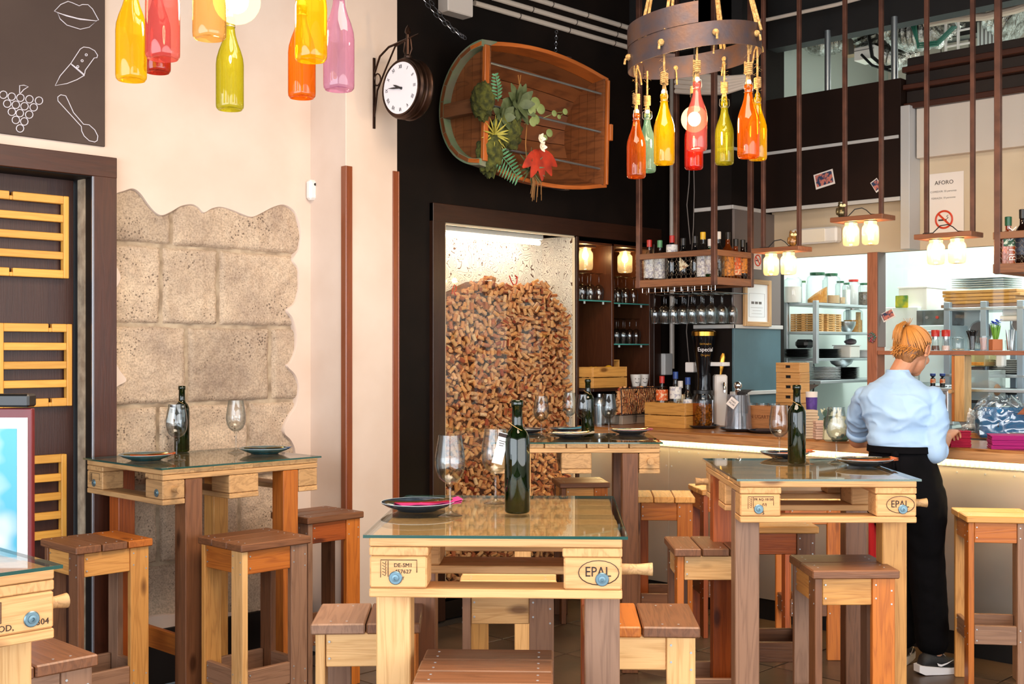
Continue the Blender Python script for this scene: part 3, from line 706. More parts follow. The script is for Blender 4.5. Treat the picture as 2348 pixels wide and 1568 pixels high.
# ================================================================ pallet tables
def swood(k): return {'p': W_PALLET, 'w': W_PALLET2, 'l': W_LIGHT, 'n': W_PINE, 'o': W_ORANGE, 'r': W_RED, 'b': W_BROWN, 'g': W_GREY}[k]
def pallet_table(label, c, rz, W=.605, Dp=.765, H=1.11, legs='lgbn', pegs=((1, -1),), stamp=None, gl=.012, back=0, pw='p', pegl=.05):
    t = thing('pallet_table', label, 'table', (c[0], c[1], 0), rz, 'high tables made of pallets')
    zt = H - .008; P = swood(pw)
    g = MB().box((0, 0, H-.004), (W+2*gl, Dp+2*gl, .0075), 0).build('glass_top', TGLASS, t)
    m = MB(); w2, d2 = W/2+gl, Dp/2+gl
    for s in (-1, 1): m.bx(-w2, w2, s*d2-.0008, s*d2+.0008, H-.0078, H-.0006, 0); m.bx(s*w2-.0008, s*w2+.0008, -d2, d2, H-.0078, H-.0006, 0)
    m.build('glass_edge', TEDGE, t)
    ys = [(-Dp/2, .145), (-.24*Dp, .075), (-.115*Dp, .1), (.02*Dp, .075), (.14*Dp, .1), (.27*Dp, .075), (Dp/2-.145, .145)]
    pos = [-Dp/2+.0725]; n = 5; gap = (Dp-.29-.10*n+0.0)/(n+1)
    yy = -Dp/2+.145
    B1('deck_plank', (0, -Dp/2+.0725, zt-.011), (W, .145, .021), P, t)
    for i in range(n):
        wd = .1 if i % 2 else .092
        B1('deck_plank', (random.uniform(-.003, .003), yy+gap+.05, zt-.0115), (W-.004, wd, .021), P if i % 2 else W_PALLET2, t); yy += gap+.10
    B1('deck_plank', (0, Dp/2-.0725, zt-.011), (W, .145, .021), P, t)
    for s in (-1, 1): B1('stringer_board', (s*(W/2-.071), 0, zt-.0335), (.142, Dp, .021), P if s < 0 else swood(pw), t)
    zb = zt-.0445
    for s in (-1, 1):
        for yk, dy in ((-Dp/2+.05, .1), (0, .145), (Dp/2-.05, .1)):
            b = B1('block', (s*(W/2-.07), yk, zb-.039), (.138, dy, .076), P, t, ch=.004, grain=0)
            if yk < 0 and stamp:
                F = frame((1, 0, 0), (0, 0, 1), (0, yk-dy/2-.001, zb-.039))
                def T(s_, sz, dx, dz, sx=1): text('stamp', s_, sz, STAMP, b, F @ Matrix.Translation((s*(W/2-.07)+dx, dz, 0)), sx=sx)
                def ln(pts, cl=False, r=.0009):
                    q = MB(); q.tube([F @ Vector((s*(W/2-.07)+x, z, 0)) for x, z in pts], r, 4, cl); q.build('stamp', STAMP, b)
                if s < 0:
                    for line, dx, dz, sz in stamp[0]: T(line, sz, dx, dz)
                    ln([(-.042, -.012), (-.042, .030), (.045, .030), (.045, .0)]); ln([(-.024, .028), (-.024, -.01)])
                    for q in range(5): ln([(-.038, .024-q*.007), (-.031, .02-q*.007), (-.029, .027-q*.007)], r=.0007)
                elif stamp[1]:
                    T('EPAL', .034, .012, .004, .85)
                    ln([(.014+.048*math.cos(a*PI/10), .003+.029*math.sin(a*PI/10)) for a in range(20)], True, .0011)
            if yk < 0 and stamp:
                bx = s*(W/2-.07) + (-.006 if s < 0 else .022)
                q = MB(); q.lathe([(0, 0), (.0155, 0), (.0165, .002), (.0145, .004), (.009, .004), (.0085, .0065), (.004, .007), (.004, .003), (0, .003)], (bx, yk-dy/2, zb-.052), 18, (0, -1, 0)); q.build('bolt', ZINC, b)
    for yk, dy in ((-Dp/2+.05, .1), (0, .145), (Dp/2-.05, .1)): B1('bottom_board', (0, yk, zb-.0885), (W, dy, .021), P, t)
    zl = zb - .001
    k = 0
    for sy in (-1, 1):
        for sx in (-1, 1):
            y = sy*(Dp/2-.1-.042) if sy < 0 or not back else Dp/2 - .04
            B1('leg', (sx*(W/2-.044), y, zl/2), (.086, .078, zl), swood(legs[k]), t, ch=.003); k += 1
    # low cross rails
    B1('rail', (0, -(Dp/2-.142)+.055, .30), (W-.18, .024, .09), swood(legs[3]), t)
    for sx, sy in pegs:
        x = sx*W/2; m = MB(); m.cyl((x-.01*sx, sy*(Dp/2-.05), zb-.036), (x+pegl*sx*.5, sy*(Dp/2-.05), zb-.036), .014, 14, .0125); m.cyl((x+pegl*sx*.5, sy*(Dp/2-.05), zb-.036), (x+pegl*sx, sy*(Dp/2-.05), zb-.036), .0125, 14, .016)
        m.build('peg', W_PALLET2, t)
    return t
def cam_xy(px, d, fwd=0, rz=0):   # floor point seen at column px, at depth d; shifted along local y of a rotation
    p = atd(px, 803, d); return Vector((p.x, p.y, 0)) + Matrix.Rotation(rz, 3, 'Z') @ Vector((0, fwd, 0))
R_ = math.radians
rzF = CAMROT - R_(2.37); cF = cam_xy(1135, 2.853, .389, rzF)
pallet_table('pallet table in the foreground centre, stamped on both front blocks', cF, rzF, legs='lgbr', stamp=((('DE-SM1', .012, .017, .0135), ('457627', .012, .002, .0135), ('T', .012, -.014, .010)), True), back=1, pegl=.075)
rzR = CAMROT - R_(.5); cR = cam_xy(1901, 4.10, .392, rzR)
pallet_table('pallet table in front of the woman at the counter', cR, rzR, legs='gnrb', stamp=((('FR AQ-10150', .011, .020, .0115), ('(U)', .014, .003, .012), ('5', .010, -.026, .017)), True), pegs=((1, -1), (-1, 1)))
rzB = CAMROT - R_(90); cB = cam_xy(1322, 5.745, 0, 0) + FWD*.305
pallet_table('pallet table before the cork case, seen from its long side', cB, rzB, legs='glbb', Dp=.80, pegs=((1, 1),), pw='w')
pallet_table('pallet table standing against the stonework on the left', (2.84, 4.665, 0), -PI/2, legs='rbno', H=1.08, Dp=.76, W=.645, pegs=((1, -1),), stamp=((), False), pw='w')
tN = pallet_table('pallet table cut off by the lower left corner', (1.122-.315, 2.385+.39, 0), 0, legs='nlbb', stamp=((('00', .012, -.03, .0135),), True), pegs=((1, -1),))
for b in list(tN.children):
    for g in list(b.children):
        if b.location is not None and g.name.startswith('stamp') and g.data.vertices and sum(v.co.x for v in g.data.vertices) > 0: bpy.data.objects.remove(g)
blk = [b for b in tN.children if b.name.startswith('block')]
FN = frame((1, 0, 0), (0, 0, 1), (.605/2-.07, -.765/2-.001, 1.11-.008-.0445-.039))
text('stamp', 'OD,', .018, STAMP, blk[3], FN @ Matrix.Translation((-.030, -.024, 0))); text('stamp', '304', .018, STAMP, blk[3], FN @ Matrix.Translation((.045, -.022, 0)))
q = MB(); q.tube([FN @ Vector((x, z, 0)) for x, z in ((-.066, -.012), (-.066, .03), (-.04, .03), (-.04, -.012))], .001, 4, True)
for k in range(4): q.tube([FN @ Vector((x, z-k*.008, 0)) for x, z in ((-.06, .022), (-.053, .016), (-.046, .022))], .0008, 4)
q.build('stamp', STAMP, blk[3])
# ================================================================ stools
def stool(label, c, rz, W=.315, D=.31, planks='bbb', along='x', apron='n', legs='nlbo', low='g', H=.80, np_=3):
    t = thing('bar_stool', label, 'stool', (c[0], c[1], 0), rz, 'square wooden bar stools')
    th = .03; n = len(planks); gp = .004
    span = D if along == 'x' else W
    for i, p in enumerate(planks):
        w_ = (span - gp*(n-1))/n; q = -span/2 + w_/2 + i*(w_+gp); j = random.uniform(-.003, .003)
        if along == 'x': B1('seat_plank', (j, q, H-th/2), (W, w_, th), swood(p), t, ch=.004)
        else: B1('seat_plank', (q, j, H-th/2), (w_, D, th), swood(p), t, ch=.004)
    hl = H-th; iw, idp = W/2-.012, D/2-.012; lw, lt = .078, .026
    # four board legs set like a pinwheel
    L4 = [((-iw+lt/2, -idp+lw/2), (lt, lw)), ((iw-lw/2, -idp+lt/2), (lw, lt)), ((iw-lt/2, idp-lw/2), (lt, lw)), ((-iw+lw/2, idp-lt/2), (lw, lt))]
    for (xy, s), k in zip(L4, legs): B1('leg', (xy[0], xy[1], hl/2), (s[0], s[1], hl), swood(k), t, ch=.002)
    ah = .092
    B1('apron', (-.025, -idp+lt/2+.004, hl-ah/2), (2*iw-lw-lt-.002+.0, lt*.8, ah), swood(apron), t); B1('apron', (0.025, idp-lt/2-.004, hl-ah/2), (2*iw-lw-lt-.002, lt*.8, ah), swood(apron), t)
    B1('apron', (-iw+lt/2+.004, .026, hl-ah/2), (lt*.8, 2*idp-lw-lt-.002, ah), swood(apron), t); B1('apron', (iw-lt/2-.004, -.026, hl-ah/2), (lt*.8, 2*idp-lw-lt-.002, ah), swood(apron), t)
    for z in (.26,):
        B1('stretcher', (-.025, -idp+lt/2+.004, z), (2*iw-lw-lt-.002, lt*.8, .085), swood(low), t); B1('stretcher', (.025, idp-lt/2-.004, z), (2*iw-lw-lt-.002, lt*.8, .085), swood(low), t)
        B1('stretcher', (-iw+lt/2+.004, .026, z), (lt*.8, 2*idp-lw-lt-.002, .085), swood(low), t); B1('stretcher', (iw-lt/2-.004, -.026, z), (lt*.8, 2*idp-lw-lt-.002, .085), swood(low), t)
    m = MB(); r = .0032
    for z in (hl-.022, hl-.068, .285, .235):
        for x in (iw-lw+.012,): m.cyl((x, -idp+.001, z), (x, -idp-.0012, z), r, 8)
        m.cyl((-iw+lt+.012, -idp+.005, z), (-iw+lt+.012, -idp+.0028-.0005, z), r, 8)
        m.cyl((iw-.012, -idp+.001, z-.02), (iw-.012, -idp-.0012, z-.02), r, 8)
        m.cyl((-iw+.001, -idp+lw-.012, z), (-iw-.0012, -idp+lw-.012, z), r, 8); m.cyl((-iw+.001, -idp+.014, z-.02), (-iw-.0012, -idp+.014, z-.02), r, 8)
        m.cyl((-iw+.005, idp-lt-.014, z), (-iw+.0025, idp-lt-.014, z), r, 8)
    for i in range(n):
        w_ = (span - gp*(n-1))/n; q0 = -span/2 + w_/2 + i*(w_+gp)
        for d in (-.022, .022):
            for e in (-1, 1):
                p = (e*(W/2-.035), q0+d) if along == 'x' else (q0+d, e*(D/2-.035))
                m.cyl((p[0], p[1], H-.001), (p[0], p[1], H+.0006), r, 8)
    tag(m.build('screw', SCREW, t), kind='stuff')
    return t
def sc(px, d, rz, dep=.31): return cam_xy(px, d, dep/2, rz)
def cs_(deg): return CAMROT + R_(deg)
stool('brown-topped stool at the left side of the table by the stonework', (2.27, 4.52), 0, .32, .31, 'bbo', 'y', 'n', 'bngb', 'g')
stool('stool with a pale front leg, before the table by the stonework', (2.745, 4.125), 0, .33, .32, 'bbb', 'x', 'o', 'lgbn', 'g')
stool('stool in the corner by the cream pillar, behind the stonework table', (3.36, 4.535), 0, .32, .29, 'bbb', 'x', 'r', 'gobr', 'b')
stool('stool pushed under the lower left table, its top only half in view', (1.25, 2.95), 0, .32, .31, 'bb', 'y', 'g', 'bgbb', 'g')
a = cs_(2.6); stool('stool with two grey-brown planks and a wide gap, left of the foreground table', sc(838, 3.288, a, .27), a, .30, .27, 'gb', 'y', 'l', 'loog', 'o')
a = cs_(-2.5); stool('stool with an orange and a brown plank, right of the foreground table', sc(1472, 3.252, a), a, .315, .31, 'ob', 'y', 'l', 'blob', 'b')
a = cs_(0); stool('stool seen through the open pallet behind the foreground table', sc(1165, 3.80, a), a, .315, .31, 'lll', 'x', 'l', 'ggon', 'r')
a = cs_(-2); stool('nearest stool, cut off by the bottom edge before the foreground table', sc(1106, 2.70, a), a, .318, .31, 'bbb', 'x', 'l', 'noln', 'g')
a = cs_(7.1); stool('small-looking stool in front of the corner of cork case and counter', sc(1342, 6.78, a), a, .29, .30, 'bb', 'x', 'n', 'boob', 'r')
a = cs_(-3.7); stool('three-plank stool just right of the table before the cork case', sc(1523, 6.12, a), a, .315, .31, 'nnn', 'y', 'o', 'bobr', 'b')
a = cs_(5.7); stool('stool half hidden by the left back corner of the right-hand table', sc(1672, 6.45, a), a, .30, .31, 'nnn', 'x', 'o', 'rbbr', 'b')
a = cs_(0); stool('brown-topped stool at the left side of the right-hand table', sc(1642, 4.53, a), a, .315, .31, 'bbb', 'y', 'l', 'onnb', 'g')
a = cs_(1.4); stool('stool with a bright orange leg in front of the right-hand table', sc(1962, 4.09, a), a, .30, .32, 'bb', 'x', 'n', 'bogg', 'g')
a = cs_(-8); stool('stool with a pale lit top cut off by the right edge of the picture', sc(2299, 5.40, a), a, .315, .31, 'nn', 'x', 'o', 'oggn', 'g')
a = cs_(0); stool('stool standing under the right-hand table from the counter side', sc(1793, 5.10, a), a, .315, .31, 'nn', 'x', 'r', 'bbbb', 'b')
a = cs_(0); stool('stool at the counter behind the right-hand table', sc(1868, 5.98, a, .25), a, .315, .25, 'nn', 'x', 'o', 'rooo', 'b')
# ================================================================ table ware
def glass_prof():   # wine glass, base at 0, height .215
    return [(0, .0), (.033, 0), (.034, .0012), (.028, .0035), (.012, .008), (.0048, .014), (.0036, .03), (.0034, .06), (.0042, .078), (.009, .0865), (.02, .0925), (.03, .102), (.037, .117), (.0402, .135), (.0400, .155), (.0365, .180), (.0318, .206), (.0312, .2145)]
inner = [(.0302, .2145), (.0308, .206), (.0355, .180), (.0390, .155), (.0391, .135), (.036, .118), (.029, .1035), (.019, .0945), (.008, .0895), (0, .0885)]
m = MB(); m.lathe(glass_prof() + inner, seg=32)
wine_glass = m.build('wine_glass', CLEAR, smooth=60)
first = [wine_glass]
def put(proto_list, loc, label, cat, group, rz=0, rot=None, s=1, name=None):
    p = proto_list[0]
    if len(proto_list) == 1: o = p; proto_list.append(1)
    else:
        o = p.copy(); COL.objects.link(o)
        for ch in list(p.children):
            c = ch.copy(); COL.objects.link(c); c.parent = o
    o.location = loc; o.rotation_euler = rot if rot else (0, 0, rz); o.scale = (s, s, s)
    return tag(o, label, cat, group)
TZ = 1.11
GL = 'wine glasses on the tables'
for (px, py, z), lab, s in (((1032, 1183, TZ), 'wine glass beside the dark plate on the foreground table', 1.0), ((1136, 1155, TZ), 'wine glass directly left of the green bottle on the foreground table', 1.0),
    ((405, 1056, 1.08), 'wine glass in front of the bottle on the table by the stonework', 1.12), ((541, 1038, 1.08), 'wine glass beside the blue plate against the stonework', 1.12),
    ((1787, 1053, TZ), 'wine glass left of the bottle on the right-hand table', 1.02), ((1918, 1062, TZ), 'wine glass between bottle and plate on the right-hand table', 1.02),
    ((1241, 1004, TZ), 'leftmost wine glass on the table before the cork case', .98), ((1306, 990, TZ), 'wine glass behind the blue napkin on the far table', .98),
    ((1337, 1001, TZ), 'wine glass in front of the bottle on the far table', 1.0), ((1396, 999, TZ), 'rightmost wine glass on the table before the cork case', 1.0)):
    put(first, atz(px, py, z) + Vector((0, 0, .0006)), lab, 'wine glass', GL, s=s)
bp_ = [(0, .004), (.026, .0), (.032, .002), (.0345, .008), (.0345, .19), (.0335, .203), (.027, .219), (.0175, .229), (.0145, .240), (.0140, .285), (.0165, .288), (.0165, .302), (.0140, .305), (.0118, .305), (.0118, .240), (.030, .20), (.031, .012), (0, .016)]
m = MB(); m.lathe(bp_, seg=36)
wb_ = m.build('wine_bottle', WINEGREEN, smooth=60); wb_b = [wb_]
m = MB(); m.tube([(.0165*math.cos(a*PI/8)*1.35, .0165*math.sin(a*PI/8)*1.35, .232-.013*math.sin(a*PI/8+2.5)-.0) for a in range(16)], .0009, 5, True); m.build('cord', mat('tan_cord', 'B08A50', .8), wb_)
BT = 'green wine bottles on the tables'
for px, py, z, lab, s in ((1186, 1176, TZ, 'dark green wine bottle on the foreground table', 1), (417, 1036, 1.08, 'green wine bottle with a white neck tag on the table by the stonework', 1.0),
    (1827, 1063, TZ, 'green wine bottle on the right-hand table', 1.0), (1348, 1001, TZ, 'green wine bottle on the table before the cork case', .96)):
    o = put(wb_b, atz(px, py, z) + Vector((0, 0, .0006)), lab, 'bottle', BT, s=s)
    b = mat('x', '000000') if False else None
TAGM = mat('neck_tag', 'E4E4E2', .5)
for nm, rr in (('wine_bottle', CAMROT), ('wine_bottle.001', CAMROT)):
    o = bpy.data.objects[nm]; q = MB()
    F = Matrix.Rotation(CAMROT, 4, 'Z') @ Matrix.Translation((-.045, -.012, .175)) @ Matrix.Rotation(R_(14), 4, 'Y'); q.X = F
    q.box((0, 0, 0), (.028, .0012, .085), 0); q.build('paper_tag', TAGM, o)
    q = MB(); q.X = F; 
    for r_ in range(3): q.box((0, -.001, .020-r_*.006), (.018-.003*r_, .0008, .0018), 0)
    q.box((0, -.001, .036), (.028, .001, .010), 0); q.build('tag_print', STAMP, o)
# plates with napkins and cutlery
PL1 = mat('navy_glazed_plate', '2C3A48', .18, c2='1E2A36', scale=30, coat=.4); PL2 = mat('teal_glazed_plate', '2F6670', .2, c2='24505A', scale=24, coat=.4)
m = MB(); m.lathe([(0, 0), (.055, 0), (.058, .003), (.085, .012), (.1, .021), (.1015, .0235), (.099, .0238), (.083, .0165), (.055, .008), (0, .0065)], seg=40)
pA = m.build('dinner_plate', PL1, smooth=50)
m = MB(); m.tube([(.1008*math.cos(a*PI/20), .1008*math.sin(a*PI/20), .0236) for a in range(40)], .0009, 4, True); m.build('rim', mat('plate_rim', 'B9C4C6', .3), pA)
plA = [pA]
def napkin_mesh(seed):
    random.seed(seed); m = MB(); h = lambda x, y: .0035 + .004*math.sin(x*60+seed) * math.cos(y*45)
    for lay in range(3):
        nx, ny = 10, 5; ang = (-.10, .0, .12)[lay]; vs = []; fs = []
        for i in range(nx+1):
            for j in range(ny+1):
                x = -.065+.185*i/nx; y = (-.026+.052*j/ny)*(1+.5*i/nx)
                z = .001+lay*.0028 + abs(.0025*math.sin(x*50+lay+seed)) + max(0, (abs(x)-.05))*(.36 if x < 0 else .17)
                c, s = math.cos(ang), math.sin(ang); vs.append((x*c-y*s, x*s+y*c, z))
        for i in range(nx):
            for j in range(ny):
                k = i*(ny+1)+j; fs.append([k, k+1, k+ny+2, k+ny+1])
        m._add(vs, fs)
    return m
GOLD = mat('gold_cutlery', 'C9A872', .18, 1)
def fork(t):
    m = MB(); m.tube([(-.085, .0, .019), (-.03, 0, .016), (.02, 0, .017), (.045, 0, .021)], [.0028, .0022, .0019, .0022], 8)
    for k in range(4):
        y = -.0075+.005*k; m.tube([(.045, y*.3, .021), (.055, y, .0205), (.095, y, .024)], .0012, 5)
    tag(m.build('fork', GOLD, None), None)
    return bpy.data.objects['fork'] if False else m
def setting(px, py, z, pm, nm, rz, lab, nlab, clab, grp='glazed plates on the tables', seed=1, s=1):
    p = atz(px, py, z) + Vector((0, 0, .0006))
    o = put(plA, p, lab, 'plate', grp, s=s)
    if pm is not PL1:
        o.data = o.data.copy(); o.data.materials[0] = pm
    if nm:
        q = napkin_mesh(seed).build('paper_napkin', nm, smooth=60); q.location = p + Vector((0, 0, .0095)); q.rotation_euler = (0, 0, rz); tag(q, nlab, 'napkin', 'paper napkins on the plates')
    if clab:
        m = MB(); m.tube([(-.085, .0, .019), (-.03, 0, .017), (.02, 0, .018), (.045, 0, .022)], [.0028, .0022, .0019, .0022], 8)
        for k in range(4):
            y = -.0075+.005*k; m.tube([(.045, y*.3, .022), (.055, y, .0215), (.095, y, .025)], .0012, 5)
        c = m.build('fork', GOLD); c.location = p + Vector((0, 0, .0065)); c.rotation_euler = (0, 0, rz+.06); tag(c, 'gold-coloured fork ' + clab, 'fork', 'gold forks on the napkins')
        m = MB(); m.tube([(-.09, 0, .019), (0, 0, .018), (.01, 0, .019)], [.003, .0024, .0022], 8); m.tube([(.01, 0, .019), (.05, .001, .020), (.085, .003, .023), (.095, .004, .0245)], [.003, .0055, .005, .001], 8, flat=(0, 1, 0))
        c = m.build('knife', GOLD); c.location = p + Vector((0, 0, .0065)) + Matrix.Rotation(rz, 3, 'Z') @ Vector((0, -.02, 0)); c.rotation_euler = (0, 0, rz-.05); tag(c, 'gold-coloured knife ' + clab, 'knife', 'gold knives on the napkins')
NAP = {k: mat('napkin_'+k, c, .85, bump=.1, bscale=200) for k, c in (('magenta', 'AE1E70'), ('orange', 'E2691E'), ('blue', '2D9CC4'), ('pink', 'E07A98'), ('navy', '1F4E8C'), ('cream', 'E9DCC4'), ('darkorange', 'B9633A'))}
setting(958, 1170, TZ, PL1, NAP['magenta'], CAMROT+.12, 'dark blue-grey plate on the foreground table', 'magenta paper napkin on the foreground plate', 'on the magenta napkin', seed=3)
setting(335, 1055, 1.08, PL2, NAP['orange'], CAMROT+.15, 'teal plate with an orange napkin on the table by the stonework', 'orange paper napkin beside the left wine glass', 'on the orange napkin', seed=5, s=1.12)
setting(607, 1040, 1.08, PL2, NAP['navy'], CAMROT-.1, 'blue-green plate at the right edge of the table by the stonework', 'blue paper napkin on the right plate by the stonework', 'on the blue napkin by the stonework', seed=7, s=1.12)
setting(1982, 1067, TZ, PL1, NAP['darkorange'], CAMROT-.05, 'dark blue plate at the right end of the right-hand table', 'rust-coloured napkin on the right-hand plate', 'on the rust-coloured napkin', seed=9, s=1.06)
setting(1800, 1049, TZ, PL1, NAP['darkorange'], CAMROT+.3, 'plate behind the bottle on the right-hand table', 'rust-coloured napkin behind the wine bottle', None, seed=12)
setting(1299, 990, TZ, PL1, NAP['blue'], CAMROT+.2, 'plate with a bright blue napkin on the table before the cork case', 'bright blue paper napkin on the far table', None, seed=13, s=.9)
setting(1308, 1003, TZ, PL1, NAP['cream'], CAMROT, 'black plate with a cream card, front of the far table', 'cream folded napkin on the black plate', 'on the cream napkin', seed=15, s=1.0)
setting(1444, 995, TZ, PL1, NAP['pink'], CAMROT-.08, 'plate with a pink napkin on the right end of the far table', 'pink paper napkin on the far table', 'on the pink napkin', seed=17, s=1.02)
setting(1212, 992, TZ, PL1, None, 0, 'plate at the left end of the far table behind the green bottle', '', None, seed=18, s=.9)
random.seed(5)
# poster stand at the left edge
ps = thing('poster_stand', 'poster stand with black top bar and dark red frame at the left edge', 'sign stand', cam_xy(-70, 3.72), CAMROT-.02)
RF = mat('dark_red_frame', '6E1C22', .4)
wS = .40; zT = 1.37
BX('top_bar', -wS/2, wS/2-.002, -.03, .03, zT+.005, zT+.045, BLACKPL, ps, ch=.006); BX('frame', -wS/2, wS/2, -.012, .012, .35, zT, RF, ps)
m = MB(); m.bx(-wS/2+.02, wS/2-.012, -.015, -.012, .40, zT-.028, 0)
def poster():
    m, nt, b, N, K = nodes('poster_print'); tc = N('ShaderNodeTexCoord')
    n = N('ShaderNodeTexNoise'); n.inputs['Scale'].default_value = 3.5; n.inputs['Detail'].default_value = 3; K(tc.outputs['Object'], n.inputs[0])
    r = N('ShaderNodeValToRGB'); K(n.outputs[0], r.inputs[0]); e = r.color_ramp.elements; e[0].position = .47; e[0].color = L('3FA6C6'); e[1].position = .6; e[1].color = L('CED8DC'); K(r.outputs[0], b.inputs['Base Color']); b.inputs['Roughness'].default_value = .3
    return m
m.build('paper', mat('poster_white', 'D2D4D8', .4), ps)
m = MB(); m.bx(-wS/2+.03, wS/2-.045, -.0165, -.015, .55, zT-.062, .0006); m.build('poster', poster(), ps)
BX('leg', -wS/2, -wS/2+.03, -.01, .01, 0, .36, RF, ps); BX('leg', wS/2-.03, wS/2, -.01, .01, 0, .36, RF, ps); BX('foot', -wS/2, wS/2, -.14, .14, 0, .02, RF, ps)
# ================================================================ swing-top bottles on chandeliers
def col_glass(n, c, body=.3, bc=None): return thin_glass('glass_'+n, ''.join('%02X' % int(int(c[i:i+2], 16)*.72+255*.28) for i in (0, 2, 4)), .05, body=body*.62, bodycol=bc or c, edge=.95)
GC = {'amber': col_glass('amber', 'F0A040', .3, 'E87818'), 'yellow': col_glass('yellow', 'FAE048', .34, 'F8D400'), 'olive': col_glass('olive', 'DCDC58', .32, 'C8C428'),
      'pink': col_glass('pink', 'F0A8A0', .3, 'F08C8C'), 'red': col_glass('red', 'F05A48', .35, 'E82A14'), 'orange': col_glass('orange', 'F0A030', .34, 'F08A10'),
      'lilac': col_glass('lilac', 'E4C0D8', .3, 'DCA8CC'), 'peach': col_glass('peach', 'F8DCA0', .2, 'F8D080'), 'teal': col_glass('teal', 'C8F0E4', .28, 'B4E4D4'), 'darkred': col_glass('darkred', 'D05A48', .35, 'B83018')}
ROPE = mat('jute_rope', 'C9A46A', .9, c2='96703C', scale=90, bump=.6, bscale=220)
WIRE = mat('bail_wire', 'B8B0A4', .3, .9)
def swing_bottle(color, loc, label, ropetop, group, s=1, dx=0):
    """loc is the bottle's bottom; rope goes up to z = ropetop"""
    t = thing('hanging_bottle', label, 'bottle', loc, random.random()*6, group); t.scale = (s, s, s)
    m = MB(); m.lathe([(0, .012), (.024, .006), (.036, .0), (.0405, .006), (.0415, .014), (.0415, .135), (.0395, .155), (.033, .178), (.024, .202), (.0175, .225), (.0148, .245), (.0145, .262), (.0165, .264), (.0165, .276), (.013, .279)], seg=28)
    m.build('glass_body', GC[color], t, smooth=60)
    m = MB(); m.lathe([(0, .298), (.008, .297), (.012, .290), (.0115, .281), (.010, .279), (0, .279)], seg=16); m.build('stopper', GC[color] if random.random() < .4 else mat_once('ceramic'), t)
    m = MB()
    for sx in (-1, 1): m.tube([(0.008*sx, 0, .292), (.021*sx, 0, .288), (.023*sx, .0, .262), (.017*sx, 0, .252)], .0011, 5)
    m.tube([(.0165*math.cos(a*PI/6), .0165*math.sin(a*PI/6), .250) for a in range(12)], .001, 4, True)
    m.build('wire_bail', WIRE, t)
    m = MB(); top = (ropetop - loc[2]) / s
    for k in range(6): m.tube([(.0125*math.cos(a*PI/6), .0125*math.sin(a*PI/6), .318+k*.0078+.0006*a) for a in range(12)], .0048, 6, True)
    m.tube([(0, 0, .30), (.002, .001, .33), (0, 0, .37), (dx*.5, 0, (.37+top)/2), (dx, 0, top)], .0045, 7); m.tube([(.011, 0, .262), (.009, 0, .295), (.004, 0, .32)], .004, 6); m.tube([(-.011, 0, .262), (-.009, 0, .295), (-.004, 0, .32)], .004, 6)
    for k in range(16):
        a = random.random()*6.28; z = random.uniform(.30, max(.4, top-.01)); q = Vector((math.cos(a)*.008, math.sin(a)*.008, z)); m.tube([q, q + Vector((math.cos(a)*.012, math.sin(a)*.012, random.uniform(-.012, .012)))], .0004, 3)
    m.build('rope', ROPE, t, smooth=50)
    return t
_mo = {}
def mat_once(k):
    if k not in _mo: _mo[k] = mat('ceramic_cap', 'E8E0D8', .3)
    return _mo[k]
BULB = litglass('warm_globe_glass', 'FFDC98', 2.6, .6); FILAM = glow('filament_glow', 'FFE2B0', 60)
IRON = mat('rusty_hoop_iron', '4A4248', .45, .5, c2='5E4438', scale=14, bump=.1, bscale=60)
